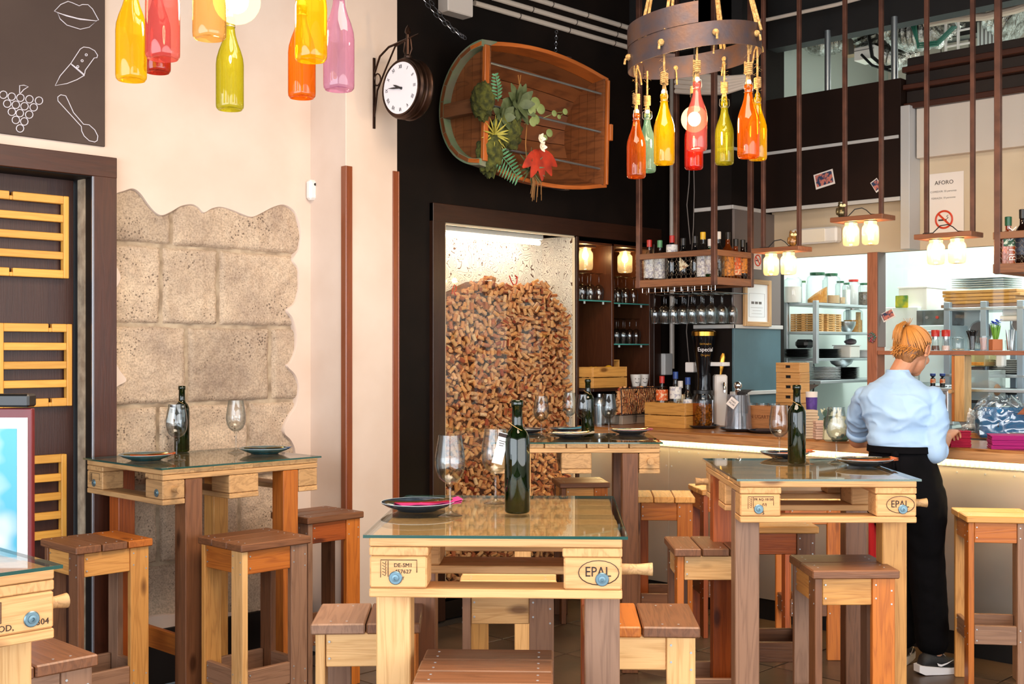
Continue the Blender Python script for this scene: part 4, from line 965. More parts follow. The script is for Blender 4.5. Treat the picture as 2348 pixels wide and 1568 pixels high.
def chandelier(label, c, r, ztop, tilt, bulbz, bulbr):
    t = thing('bottle_chandelier', label, 'chandelier', c, CAMROT)
    m = MB(); n = 48; h = .095
    def ring(rr, z0, tl, a0, a1, hh):
        A = []
        for k in range(n+1):
            a = a0 + (a1-a0)*k/n; x, y = rr*math.cos(a), rr*math.sin(a); A.append([(x, y, z0 + tl*x), (x, y, z0+hh + tl*x), (x*1.012, y*1.012, z0+hh+tl*x), (x*1.012, y*1.012, z0+tl*x)])
        m.loft(A, cap=True)
    ring(r, 0, tilt, 0, 2*PI, h); m.build('iron_hoop', IRON, t, smooth=40)
    m = MB()
    A = []
    for k in range(n+1):
        a = PI*.55 + PI*.92*k/n*1.0; x, y = r*1.01*math.cos(a), r*1.01*math.sin(a); z0 = h+.001+tilt*x; hh = .085*min(1, k/n*1.6+.15)
        A.append([(x, y, z0), (x, y, z0+hh), (x*1.01, y*1.01, z0+hh), (x*1.01, y*1.01, z0)])
    m.loft(A); m.build('hoop_overlap', IRON, t, smooth=40)
    m = MB(); apex = Vector((0, 0, ztop-c[2]))
    for k in range(4):
        a = PI/4 + k*PI/2 + .2; p = Vector((r*math.cos(a), r*math.sin(a), h+tilt*r*math.cos(a))); m.tube([p, p.lerp(apex, .5)+Vector((.005, 0, 0)), apex], .007, 7); m.tube([p + Vector((.02, 0, -.03)), p.lerp(apex, .5), apex], .006, 6)
    m.build('suspension_rope', ROPE, t)
    for k in range(8):
        m = MB(); a = k*PI/4 + .15; x, y = r*1.03*math.cos(a), r*1.03*math.sin(a)
        m.sph((x, y, h*.5+tilt*x), .014, 10, 6); m.tube([(x, y, h*.5+tilt*x), (x*1.05, y*1.05, h*.5-.01+tilt*x), (x*1.06, y*1.06, h*.5-.03+tilt*x)], .005, 5)
        m.tube([(x*.97, y*.97, h*.5+tilt*x), (x*.93, y*.93, h*.2+tilt*x), (x*.9, y*.9, -.03+tilt*x)], .004, 5)
        m.build('rope_knot', ROPE, t)
    m = MB(); m.cyl((0, 0, bulbz+bulbr*.9), (0, 0, bulbz+bulbr+.05), .016, 12); m.tube([(0, 0, bulbz+bulbr+.05), (0, 0, ztop-c[2])], .003, 6); m.build('lamp_cord', BLACKPL, t)
    m = MB(); m.sph((0, 0, bulbz), bulbr, 24, 14); gb = m.build('globe_bulb', BULB, t); MB().sph((0, 0, bulbz), bulbr*.5, 14, 10, (1, 1, 1.1)).build('filament', FILAM, gb)
    return t
def hb(px, pyb, w, color, label, grp, rt):
    # hang it from the hoop: where the line of sight's column meets the ring
    d0 = .083*FP/w; c, R = (c1, .285*.93) if grp == g1 else (c2, .272*.93); k = (px-1174)/FP; cx, cd = c.dot(RGT), c.dot(FWD)
    A, Bq, C = 1+k*k, -2*(k*cx+cd), cx*cx+cd*cd-R*R; D = Bq*Bq-4*A*C
    d = -Bq/2/A if D <= 0 else min(((-Bq+s*math.sqrt(D))/2/A for s in (-1, 1)), key=lambda q: abs(q-d0))
    s = max(.85, min(1.2, d/d0)); p = atd(px, pyb, d); x_ = p.dot(RGT)-cx
    return swing_bottle(color, p, label, c.z + .03 + (.13*x_ if grp == g2 else 0), grp, s)
c1 = atd(543, 0, 3.36); c1.z = 2.80
g1, g2 = 'bottles hung on the near chandelier', 'bottles hung on the far chandelier'
c2 = atd(1592, 170, 4.98); c2.z = 2.745
chandelier('far bottle chandelier, an iron hoop with bottles on ropes, over the right tables', c2, .272, 3.93, .13, -.235, .055)
for px, y, w_, c, lab in ((1459, 408, 44, 'amber', 'amber bottle, lowest and leftmost of the far chandelier'), (1484, 395, 40, 'teal', 'pale teal bottle behind the amber one on the far chandelier'),
    (1523, 377, 48, 'yellow', 'bright yellow bottle second from the left on the far chandelier'), (1598, 345, 47, 'pink', 'pink glowing bottle with a red stopper before the far globe bulb'),
    (1591, 388, 43, 'red', 'red bottle hanging behind the glowing pink one'), (1661, 377, 43, 'olive', 'olive green bottle of the far chandelier'),
    (1716, 362, 50, 'orange', 'orange bottle at the right of the far chandelier'), (1737, 367, 43, 'yellow', 'dark yellow bottle behind the orange one on the far chandelier')):
    hb(px, y, w_, c, lab, g2, 2.74)
chandelier('near bottle chandelier at the top left, mostly above the picture', c1, .285, 3.93, .0, -.27, .066)
for px, y, w_, c, lab in ((301, 185, 70, 'yellow', 'yellow bottle, leftmost of the near chandelier'), (373, 136, 78, 'pink', 'pink iridescent bottle beside the leftmost yellow one'),
    (361, 167, 60, 'darkred', 'dark red bottle hidden behind the pink one'), (480, 90, 76, 'peach', 'clear peach bottle left of the near globe bulb'),
    (527, 252, 63, 'olive', 'olive green bottle hanging lowest on the near chandelier'), (692, 225, 63, 'orange', 'orange bottle behind a yellow one on the near chandelier'),
    (713, 140, 74, 'yellow', 'yellow bottle in front of the orange one on the near chandelier'), (777, 207, 71, 'lilac', 'lilac bottle, rightmost of the near chandelier')):
    hb(px, y, w_, c, lab, g1, 2.84)
light('far_chandelier_light', 'POINT', c2 + Vector((0, 0, -.235)), 78, (1, .68, .36), .045)
light('near_chandelier_light', 'POINT', c1 + Vector((0, 0, -.27)), 44, (1, .72, .44), .05)
# ================================================================ jar lamps
JAR = thin_glass('jar_glass', 'FFF4DC', .08, body=.22, bodycol='FFF0D0', edge=.7)
BULBJ = litglass('jar_bulb_glass', 'FFDCA4', 16, .5)
def jar(parent, loc, h=.13, r=.045, pw=5.5):
    x, y, z = loc   # z = top
    m = MB(); m.lathe([(r*.72, 0), (r*.76, -.002), (r*.76, -.016), (r*.70, -.018), (r*.98, -.034), (r, -.045), (r*1.0, -h+.02), (r*.9, -h+.004), (r*.7, -h), (0, -h+.003)], (x, y, z), 24)
    j = m.build('jar', JAR, parent, smooth=60)
    m = MB(); m.lathe([(r*.5, .0), (r*.78, 0), (r*.78, -.003), (0, -.003)], (x, y, z), 20); m.build('lamp_holder', BLACKPL, j)
    m = MB(); m.lathe([(.010, -.004), (.012, -.02), (.021, -.042), (.023, -.055), (.017, -.071), (.008, -.079), (0, -.081)], (x, y, z), 16); m.build('bulb', BULBJ, j); MB().sph((x, y, z-.05), .008, 10, 8, (1, 1, 1.9)).build('filament', FILAM, j)
    P = parent.matrix_basis @ Vector((x, y, z-.05)) if parent.type == 'EMPTY' else Vector(loc)
    light('jar_light', 'POINT', P, pw, (1, .70, .36), .016)
    return j
STW = wood('shelf_board_wood', '8A5232', '5C3420', .45, ring=14)
def jarshelf(label, u0, v0, v1, z, rods, owl=None):
    w_ = .13; t = thing('hanging_lamp_shelf', label, 'lamp', (u0, v0, z), 0, None)
    L_ = v1-v0
    B1('board', (w_/2, L_/2, 0), (w_+.02, L_+.0, .026), STW, t)
    for r in rods:
        m = MB(); m.bx(w_*.35, w_*.35+.022, r-.011, r+.011, .013, 3.95-z, .002); m.build('rod', STEELROD, t)
    for k in (.33, .70): jar(t, (w_*.42, L_*k, -.014))
    m = MB(); m.tube([(.03, L_*.9, .018), (.05, L_*.75, .02), (.05, L_*.62, .055), (.06, L_*.5, .06), (.05, L_*.4, .045), (.04, L_*.3, .02), (.06, L_*.2, .017)], .0028, 6); m.build('cable', BLACKPL, t)
    return t
jarshelf('hanging board with two lit jars, left of three, beside the framed notice', 5.95, 3.54, 3.85, 2.125, (.035, .27))
jarshelf('hanging board with two lit jars under the polaroid, the highest of three', 5.95, 3.035, 3.345, 2.265, (.04, .255))
jarshelf('hanging board with two lit jars before the no smoking sign', 5.95, 2.555, 2.86, 2.14, (.02, .265))
OWL = mat('owl_glaze', 'B07A3A', .35, c2='5C3414', scale=60, coat=.5); OWL2 = mat('owl_pewter', '8C7A54', .3, .8, c2='4A3C28', scale=70)
def owl(p, mt, label):
    t = thing('owl_figurine', label, 'figurine', p, CAMROT)
    m = MB(); m.sph((0, 0, .032), .026, 16, 10, (1, .85, 1.25)); m.sph((0, -.004, .064), .021, 16, 10, (1.1, .9, .85))
    for s in (-1, 1): m.lathe([(.008, 0), (.004, .012), (0, .018)], (s*.014, -.004, .076), 8)
    m.build('body', mt, t, smooth=60)
    for s in (-1, 1):
        q = MB(); q.lathe([(0, 0), (.0085, 0), (.0085, .002), (.005, .004), (0, .004)], (s*.009, -.021, .067), 12, (0, -1, 0)); q.build('eye', mat_owl(), t)
        q = MB(); q.sph((s*.024, .004, .036), .016, 10, 8, (.45, .9, 1.3)); q.build('wing', mt, t)
    q = MB(); q.lathe([(.004, 0), (0, .008)], (0, -.023, .060), 6, (0, -1, -.6)); q.build('beak', mat_owl(), t)
def mat_owl():
    if 'eye' not in _mo: _mo['eye'] = mat('owl_eye', 'E8D8A0', .3)
    return _mo['eye']
pO = atu(1818, 558, 6.0); pO.z = 2.139; owl(pO, OWL, 'brown owl figurine on the left jar-lamp board')
pO = atu(1930, 492, 6.0); pO.z = 2.279; owl(pO, OWL2, 'metal owl figurine on the highest jar-lamp board')
# niche jars
def nichejar(px, py, label):
    p = atv(px, py, VB+.11); t = thing('jar_lamp', label, 'lamp', (p.x, p.y, NZ-.016)); t2 = jar(t, (0, 0, -.012), .15, .052, 3.4); BX('canopy', -.055, .055, -.05, .05, -.014, 0, W_BROWN, t)
nichejar(1342, 560, 'lit jar lamp in the left bay of the shelf niche'); nichejar(1433, 575, 'lit jar lamp in the middle bay of the shelf niche')
# ================================================================ hanging cages for bottles
WOODC = wood('cage_wood', '8C5A38', '5A3622', .5, ring=14)
MESHW = mat('cage_wire', '9A8C78', .4, .8)
def cage(label, u0, u1, v0, v1, z0, zr, rods):
    t = thing('hanging_bottle_cage', label, 'bottle rack', (0, 0, 0))
    s = .034
    BX('bottom_board', u0+.013, u1-.013, v0+.013, v1-.013, z0, z0+.018, WOODC, t)
    for a in ((u0, u0+.012, v0, v1), (u1-.012, u1, v0, v1)): BX('lower_rail', *a, z0-.012, z0+.034, WOODC, t); BX('upper_rail', *a, zr-.018, zr+.018, WOODC, t)
    for a in ((u0+.013, u1-.013, v0, v0+.012), (u0+.013, u1-.013, v1-.012, v1)): BX('lower_rail', *a, z0-.012, z0+.034, WOODC, t); BX('upper_rail', *a, zr-.018, zr+.018, WOODC, t)
    for (x, y) in ((u0, v0), (u1-s, v0), (u0, v1-s), (u1-s, v1-s)): m = MB().bx(x-.003, x+s*.8, y-.003, y+s*.8, z0-.016, 3.95); m.build('post', WOODC if False else STEELROD, t)
    m = MB(); c = .028
    def net(P, Q, n, mm):
        for i in range(n):
            for j in range(mm):
                a = [P+ (Q-P)*((i+k)/n) for k in (0, .25, .75, 1)]; z = z0+.03+(zr-z0-.045)*j/mm; hz = (zr-z0-.045)/mm
                pts = [(a[0].x, a[0].y, z+hz*.5), (a[1].x, a[1].y, z+hz), (a[2].x, a[2].y, z+hz), (a[3].x, a[3].y, z+hz*.5)]
                m.tube(pts, .0007, 3); m.tube([(a[0].x, a[0].y, z+hz*.5), (a[1].x, a[1].y, z), (a[2].x, a[2].y, z), (a[3].x, a[3].y, z+hz*.5)], .0007, 3)
    V3 = Vector
    net(V3((u0+.004, v0, 0)), V3((u0+.004, v1, 0)), int((v1-v0)/.034), 5); net(V3((u0, v0+.004, 0)), V3((u1, v0+.004, 0)), int((u1-u0)/.034), 5)
    m.build('wire_netting', MESHW, t, smooth=0)
    return t
cage('hanging wooden cage with liquor bottles over the left end of the counter', 5.95, 6.375, 4.11, 4.71, 1.955, 2.135, 1)
cage('hanging wooden cage with whiskey bottles cut off by the right edge', 5.95, 6.375, 1.85, 2.45, 1.945, 2.12, 1)
def liquor(name, px, u, top, w_, gm, cap, label, z=1.974, lab=None, labm=None, liquid=None, sq=False, neck=.35, capm=None, txt=None):
    p = atu(px, 600, u); d = (p-O_).dot(FWD); ztop = HC + (803-top)*d/FP; h = ztop - z; r = w_/2
    t = thing(name, label, 'bottle', (p.x, p.y, z), CAMROT)
    nk = h*neck; m = MB(); sg = 4 if sq else 22
    pr = [(0, .004), (r*.9, 0), (r, .006), (r, h-nk-.02), (r*.85, h-nk), (r*.42, h-nk*.78), (.014, h-nk*.6), (.0135, h-.012), (.0125, h-.01)]
    if sq:
        m.lathe([(0, .003), (r*1.25, 0), (r*1.3, .004), (r*1.3, h-nk-.02), (r*.95, h-nk), (.014, h-nk*.7), (.0135, h-.01)], seg=4); m.X = None
        m.v = [tuple(Matrix.Rotation(PI/4, 3, 'Z') @ Vector(q)) for q in m.v]
    else: m.lathe(pr, seg=sg)
    m.build('glass_body', gm, t, smooth=55 if not sq else 20)
    m = MB(); ch = min(.045, nk*.5) if capm != 's' else .03
    m.lathe([(.0165, h-ch), (.017, h-.002), (.015, h), (0, h)], seg=16); m.build('cap', cap, t)
    if lab:
        a, b = lab; m = MB()
        if sq: m.box((0, -r*.93, h*(a+b)/2), (r*1.6, .0012, h*(b-a)), 0)
        else: m.lathe([(r+.0006, h*a), (r+.0006, h*b)], seg=22)
        m.build('label', labm, t, smooth=55)
        if txt:
            text('lettering', txt, .016, STAMP, t, frame((1, 0, 0), (0, 0, 1), (0, -(r+.0016), h*(a+b)/2)), sx=.8)
    if liquid:
        m = MB(); m.lathe([(0, .006), (r*.93, .006), (r*.93, h*.52), (0, h*.52)], seg=16 if not sq else 4)
        m.build('liquid', liquid, t, smooth=40)
    return t
LBL = {k: mat('label_'+k, c, .55, c2=c2, scale=55, lo=.42, hi=.5) for k, c, c2 in (('white', 'E8E4DC', 'B4B0B8'), ('cream', 'E8D8B0', '9A6A3A'), ('amber', 'D8882C', '9A5A1C'), ('dark', '1E2230', '3C4658'), ('green', '2C5A40', 'D8E0C8'), ('orange', 'E2662A', 'F0C8A0'))}
CAP = {k: mat('cap_'+k, c, .35) for k, c in (('red', 'B8261C'), ('green', '5E9A6A'), ('black', '15120F'), ('yellow', 'E8B81C'), ('white', 'E2DCD2'), ('dkgreen', '1E5A3A'), ('blue', '1E3E84'))}
DKG = thin_glass('dark_bottle_glass', '26282E', .08, body=.5, bodycol='14161A'); AMB = thin_glass('amber_liquor_glass', 'D8862A', .08, body=.35, bodycol='B85A10'); GRN = thin_glass('green_liquor_glass', '3E8A3A', .08, body=.3, bodycol='2A6A2A')
BRN = thin_glass('brown_liquor_glass', '4A2410', .08, body=.5, bodycol='2E1408')
for a in ((1489, 6.05, 550, .072, CLEAR, CAP['red'], 'clear gin bottle with a red cap, leftmost in the cage', (.12, .62), LBL['white']),
    (1513, 6.07, 551, .074, CLEAR, CAP['green'], 'clear bottle with a pale green cap in the cage', (.1, .6), LBL['white']),
    (1541, 6.05, 540, .072, DKG, CAP['red'], 'dark bottle with a red and white neck in the cage', (.62, .8), LBL['white']),
    (1567, 6.05, 546, .074, DKG, CAP['black'], 'dark bottle with a pale triangular label in the cage', None, None),
    (1594, 6.06, 541, .07, DKG, CAP['black'], 'dark bottle with a pourer spout in the cage', None, None),
    (1612, 6.05, 532, .076, CLEAR, CAP['yellow'], 'clear bottle with a yellow cap and a big white label', (.08, .62), LBL['white']),
    (1629, 6.03, 548, .060, GRN, CAP['white'], 'green bottle next to the corner post of the cage', (.15, .6), LBL['white'])):
    liquor('liquor_bottle', a[0], a[1], a[2], a[3], a[4], a[5], a[6], lab=a[7], labm=a[8])
for px, v, top, w_, gm, cap, lab_, l_, lm in ((1647, 4.17, 531, .074, CLEAR, CAP['white'], 'clear bottle with a white cap behind the corner post', None, None), (1669, 4.17, 532, .076, AMB, CAP['black'], 'amber bottle with a black cap in the right face of the cage', (.1, .6), LBL['amber']),
    (1687, 4.18, 548, .07, AMB, CAP['black'], 'dark-capped brandy bottle with an orange label in the cage', (.15, .6), LBL['orange']), (1703, 4.17, 550, .07, BRN, CAP['black'], 'brown bottle with a gold label, near the right corner of the cage', (.2, .55), LBL['amber']),
    (1716, 4.20, 556, .06, BRN, CAP['black'], 'dark brown bottle, rightmost in the cage', (.25, .5), LBL['cream'])):
    u = atv(px, 600, v).x; liquor('liquor_bottle', px, u, top, w_, gm, cap, lab_, lab=l_, labm=lm)
pT = atu(1567, 620, 6.01); t = MB().prism([(0, 0, .0), (.058, 0, .035), (0, 0, .09)], (0, -.001, 0)); t.X = None
o = t.build('triangle_label', LBL['cream'], bpy.data.objects['liquor_bottle.003']); o.location = (-.03, -.041, .06)
w1 = liquor('liquor_bottle', 2312, 6.035, 497, .112, AMB, CAP['dkgreen'], 'square whiskey bottle with a green cap and vertical lettering, at the right edge', 1.965, (.40, .55), LBL['green'], sq=True, neck=.38)
for s_, z in (('BU', .058), ('S', .137), ('K', .185)): text('lettering', s_, .055, mat_once('ceramic'), w1, frame((0, 0, 1), (-1, 0, 0), (.0, -.0570, z)), sx=.85)
liquor('liquor_bottle', 2345, 6.02, 480, .07, BRN, CAP['black'], 'dark whiskey bottle half cut off by the right edge', 1.965, (.2, .5), LBL['dark'])
pF = atv(1700, 578, 4.30); t = thing('paper_fan', 'yellow cardboard beer mat standing behind the cage bottles', 'cardboard sign', (pF.x, pF.y, 1.98), CAMROT+.2, rot=(R_(4), 0, CAMROT+.15))
MB().prism([(-.035, 0, 0), (.035, 0, 0), (.055, 0, .235), (-.045, 0, .26)], (0, -.003, 0)).build('card', mat('yellow_card', 'C9943C', .6), t)
text('lettering', 'Verna', .03, STAMP, t, frame((1, 0, .15), (-.15, 0, 1), (.003, -.004, .2)))
# ---- hanging stemware rack
gr_ = thing('stemware_rack', 'chrome wire rack holding upside-down glasses under the left cage', 'glass rack', (0, 0, 0))
m = MB()
for v in [4.16+.07*k for k in range(8)]: m.tube([(5.99, v, 1.90), (6.33, v, 1.90)], .0022, 6); m.tube([(5.99, v, 1.90), (5.985, v, 1.925), (5.99, v, 1.94)], .0022, 6)
for z in (1.94, 1.91): m.tube([(5.985, 4.13, z), (5.985, 4.68, z)], .0025, 6)
m.tube([(6.33, 4.13, 1.90), (6.33, 4.68, 1.90)], .0025, 6); m.tube([(5.99, 4.13, 1.90), (6.33, 4.13, 1.90)], .0025, 6)
for k in range(12): m.tube([(5.985, 4.13+.05*k, 1.91), (5.985, 4.13+.05*k, 1.945)], .002, 5)
m.build('wire_frame', CHROME, gr_)
ORD = ('first', 'second', 'third', 'fourth', 'fifth', 'sixth', 'seventh', 'eighth', 'ninth', 'tenth')
HG = 'glasses hanging in the stemware rack'
for r_ in range(3):
    for k in range(7):
        x = 6.03 + r_*.115; y = 4.195+.07*k
        put(first, (x, y, 1.902), '%s hanging glass from the right in the %s row of the wire stemware rack' % (ORD[k], ('front', 'middle', 'rear')[r_]), 'stem glass', HG, rot=(PI, 0, 0), s=.86)
# ---- glasses on the niche shelves, upside down
def shelfglass(u, v, z, grp, lab, s=.85): put(first, (u, v, z+.1835*s/.85), lab, 'stem glass', grp, rot=(PI, 0, 0), s=s)
for k in range(4):
    for r_ in range(2): shelfglass(NU0+.06+k*.085, VB+.08+r_*.10, 1.880, 'glasses on the left niche shelf', '%s upturned glass from the left, %s row, left niche bay' % (ORD[k], ('front', 'rear')[r_]))
for k in range(4):
    for r_ in range(2): shelfglass(6.27+k*.085, VB+.08+r_*.10, 1.870, 'glasses on the upper right niche shelf', '%s upturned glass from the left, %s row, upper shelf of right niche bay' % (ORD[k], ('front', 'rear')[r_]))
for k in range(5):
    for r_ in range(2): shelfglass(6.255+k*.072, VB+.07+r_*.10, 1.595, 'glasses on the lower right niche shelf', '%s upturned glass from the left, %s row, lower shelf of right niche bay' % (ORD[k], ('front', 'rear')[r_]), .80)
# ================================================================ station clock
ck = atu(922, 205, 3.885); cc = Vector((3.885, 4.50, ck.z))
d_ = (Vector((3.885, 4.50, 0))).dot(FWD); cc.z = HC + (803-205)*d_/FP
t = thing('station_clock', 'round two-faced station clock on an iron bracket, beside the barrel', 'clock', cc)
BRZ = mat('aged_bronze', '4A3226', .35, .8, c2='2C1E18', scale=10)
RC = .145
m = MB(); m.lathe([(0, -.045), (RC-.012, -.045), (RC, -.042), (RC+.006, -.03), (RC, -.02), (RC, -.004), (RC+.005, 0), (RC, .004), (RC, .02), (RC+.006, .03), (RC, .042), (RC-.012, .045), (0, .045)], seg=44, ax=(1, 0, 0)); m.build('case', BRZ, t)
m = MB(); m.lathe([(0, 0), (RC-.016, 0), (RC-.016, .002), (0, .002)], (-.0465, 0, 0), 44, (-1, 0, 0)); fc = m.build('dial', mat('clock_dial', 'EFEAF0', .5), t)
CM = mat('clock_black', '1C1A20', .5)
for k, rn in enumerate(('XII', 'I', 'II', 'III', 'IIII', 'V', 'VI', 'VII', 'VIII', 'IX', 'X', 'XI')):
    a = PI/2 - k*PI/6; rr = .104; ca, sa = math.cos(a), math.sin(a)
    # seen from the west: right is -y
    X = Vector((0, -1, 0)); Y = Vector((0, 0, 1)); up = X*ca + Y*sa; rt = X*sa - Y*ca
    text('numeral', rn, .026, CM, fc, frame(rt, up, Vector((-.0495, 0, 0)) + up*rr), sx=.75)
for ang, ln, wd, nm in ((PI/2 - (9+46/60)*PI/6, .055, .006, 'hour_hand'), (PI/2 - 46*PI/30, .088, .0045, 'minute_hand')):
    dr_ = Vector((0, -math.cos(ang), math.sin(ang))); q = MB(); q.tube([dr_*-.015, dr_*ln*.6, dr_*ln], [wd, wd*.9, .0008], 6); q.build(nm, CM, t).location = (-.053, 0, 0)
m = MB(); m.lathe([(RC-.018, 0), (RC-.008, 0), (RC-.008, .006), (RC-.018, .004)], (-.045, 0, 0), 44, (-1, 0, 0)); m.build('bezel', BRZ, t)
yw = 4.766-cc.y
m = MB(); m.box((0, yw-.004, .02), (.014, .008, .36), .001)
ztop_ = RC+.105
m.tube([(0, yw-.006, .12), (0, yw-.05, ztop_-.05), (0, yw-.12, ztop_-.015), (0, 0, ztop_), (0, -.08, ztop_+.01)], [.006, .006, .006, .006, .003], 6)
m.tube([(0, yw-.006, -.10), (0, yw-.03, .03), (0, yw-.09, .12), (0, yw-.17, ztop_-.02), (0, 0, ztop_-.005)], .005, 6)
m.tube([(0, yw-.03+.025*math.cos(a*PI/8), .085+.03*math.sin(a*PI/8)) for a in range(16)], .004, 5, True)
m.cyl((0, 0, RC), (0, 0, ztop_+.02), .009, 10); m.lathe([(.006, 0), (.016, .012), (.012, .03), (0, .05)], (0, 0, ztop_+.02), 12); m.lathe([(.006, 0), (.018, .01), (.02, .02), (.008, .03)], (0, 0, RC-.002), 12)
m.tube([(0, -.006, RC+.01), (0, -.03, RC+.05), (0, -.02, ztop_)], .004, 5); m.tube([(0, .006, RC+.01), (0, .03, RC+.05), (0, .02, ztop_)], .004, 5)
m.build('bracket', BRZ, t)
# ================================================================ half barrel planter
bp = Vector((5.125, 4.70, 2.895)); HL = .525
t = thing('barrel_planter', 'half wine barrel on the black wall planted with greenery', 'planter', bp, rot=(0, R_(1.5), 0))
def rad(x): return .335 + .062*(1-(x/HL)**2)
ns = 11
for k in range(ns):
    a0, a1 = PI*k/ns, PI*(k+1)/ns; g = .0065; a0 += g; a1 -= g; vs = []; fs = []; nx = 14; th = .022
    for i in range(nx+1):
        x = -HL-.02+(2*HL+.04)*i/nx; r = rad(max(-HL, min(HL, x)))
        for (rr, a) in ((r, a0), (r, a1), (r-th, a1), (r-th, a0)): vs.append((x, rr*math.sin(a)*.98, rr*math.cos(a)))
    for i in range(nx):
        for q in range(4): fs.append([i*4+q, i*4+(q+1) % 4, (i+1)*4+(q+1) % 4, (i+1)*4+q])
    fs.append([3, 2, 1, 0]); fs.append([nx*4+q for q in range(4)])
    uvs = [[(vs[i][0], (k*.3+(i % 4)*.02)) for i in f] for f in fs]
    m = MB(); m._add(vs, fs, uvs); m.build('stave', W_BARRELRIM if k in (0, ns-1) else W_BARREL, t)
for sx, nm in ((-1, 'head'), (1, 'head')):
    npl = 5
    for k in range(npl):
        a, b = k/npl, (k+1)/npl; R0 = .325
        y0, y1 = a*R0, b*R0-.004; zz0 = math.sqrt(max(0, R0**2-y0**2)); z1_ = math.sqrt(max(0, R0**2-y1**2))
        x = sx*(HL-(.055 if sx < 0 else .03)); m = MB(); m.prism([(x, y0, -zz0), (x, y1, -z1_), (x, y1, z1_), (x, y0, zz0)], (.018*sx, 0, 0)); m.build('head_plank', wood('head_wood%d' % k, '6E4630', '38231A', .6, ring=10) if False else W_BARREL, t)
BX('head_batten', -HL-.02, -HL+.035, .0, .30, -.05, .03, W_BROWN, t)
BX('edge_trim', -HL+.0, -HL+.035, -.012, .012, -.32, .32, W_BARRELRIM, t)
m = MB()
for sx in (-1,):
    A = []
    for k in range(33):
        a = PI*k/32; A.append([(sx*X_, R_c*math.sin(a)*.98, R_c*math.cos(a)) for X_, R_c in ((HL-.10, .352), (HL-.10, .357), (HL+.018, .345), (HL+.018, .308), (HL-.045, .311), (HL-.045, .320))])
    m.loft(A)
m.build('painted_chime', GREENPAINT, t, smooth=30)
A = []; m = MB()
for k in range(33):
    a = PI*k/32; x = .18; r = rad(x); A.append([(x-.02, (r+.002)*math.sin(a), (r+.002)*math.cos(a)), (x-.02, (r+.005)*math.sin(a), (r+.005)*math.cos(a)), (x+.02, (r+.005)*math.sin(a), (r+.005)*math.cos(a)), (x+.02, (r+.002)*math.sin(a), (r+.002)*math.cos(a))])
m.loft(A); m.build('iron_hoop', IRON, t)
m = MB()
for z in (.235, 0, -.225): m.cyl((-HL+.03, .02, z), (HL-.02, .02, z), .0075, 10)
m.build('rod', STEEL, t)
m = MB(); m.bx(HL+.0, HL+.02, -.012, .012, -.32, .32); m.bx(HL+.01, HL+.035, -.03, .0, -.05, .05); m.build('edge_trim', W_BARRELRIM, t)
# chains
CH = mat('chain_steel', 'B9BCC4', .25, .9)
def chain(p0, p1, label, sag=.03):
    m = MB(); n = max(4, int((p1-p0).length/.03)); dirv = (p1-p0).normalized(); s1 = dirv.orthogonal().normalized(); s2 = dirv.cross(s1)
    for k in range(n):
        f = (k+.5)/n; c = p0.lerp(p1, f) + Vector((0, 0, -sag*4*f*(1-f))); s = s1 if k % 2 else s2
        m.tube([c + dirv*.019*math.cos(a*PI/4) + s*.009*math.sin(a*PI/4) for a in range(8)], .0022, 5, True)
    tag(m.build('chain', CH), label, 'chain')
chain(atv(957, -20, 5.0), atv(1062, 84, 4.86), 'steel chain from the upper left holding the barrel'); chain(atv(985, 0, 5.04), atv(1068, 88, 4.9), 'second steel chain crossing the white junction box', .02)
chain(atv(1276, 70, 5.05), atv(1274, 118, 4.95), 'short chain piece over the right half of the barrel', 0)
# plants in the barrel
MOSS = mat('moss', '5A5C20', .95, c2='2E3414', scale=30, bump=1, bscale=60); LEAFD = mat('succulent_leaf', '5F6A48', .5, c2='44502F', scale=20); FERN = mat('fern_leaf', '5E9470', .5, c2='3F7450', scale=20)
LEAFP = mat('pale_round_leaf', '8C9A62', .5, c2='6C7C44', scale=10); REDL = mat('red_leaf', 'C23A20', .5, c2='8E2A1C', scale=14); ROOT = mat('dry_root', '8A6238', .9); YG = mat('yellow_green_blade', 'A8A040', .6); PET = mat('orchid_petal', 'EDE6D2', .5); STEMM = mat('brown_stem', '9C6A34', .7)
def BP(px, py, v=4.74): return atv(px, py, v)
def moss(px, py, sx, sz, label, v=4.73):
    m = MB(); m.sph((0, 0, 0), 1, 32, 22); m.v = [tuple(Vector((p[0]*sx, p[1]*.07, p[2]*sz)) * (1+.28*noise.fractal(Vector(p)*3.5+Vector((px, 0, 0)), 1, 2, 4))) for p in m.v]
    o = m.build('moss_clump', MOSS, smooth=80); o.location = BP(px, py, v); tag(o, label, 'moss')
moss(1106, 230, .055, .10, 'mossy green clump at the upper left inside the barrel', 4.67); moss(1122, 352, .075, .12, 'moss clump hanging over the lower left rim of the barrel'); moss(1160, 300, .10, .12, 'brown-green moss bed in the middle of the barrel')
def leafm(m, base, dirv, L_, W_2, nrm, curl=.2, n=5):
    dirv = Vector(dirv).normalized(); nrm = Vector(nrm); side = dirv.cross(nrm).normalized(); nrm = side.cross(dirv)
    vs = []; fs = []
    for i in range(n+1):
        f = i/n; w_ = W_2*math.sin(PI*min(.97, f*.9+.08))**.8; c = Vector(base) + dirv*L_*f + nrm*curl*L_*f*f*-1
        vs += [c - side*w_, c + nrm*w_*-.25, c + side*w_, c + nrm*.0015]
    for i in range(n):
        k = i*4
        for q in range(4): fs.append([k+q, k+(q+1) % 4, k+4+(q+1) % 4, k+4+q])
    m._add(vs, fs)
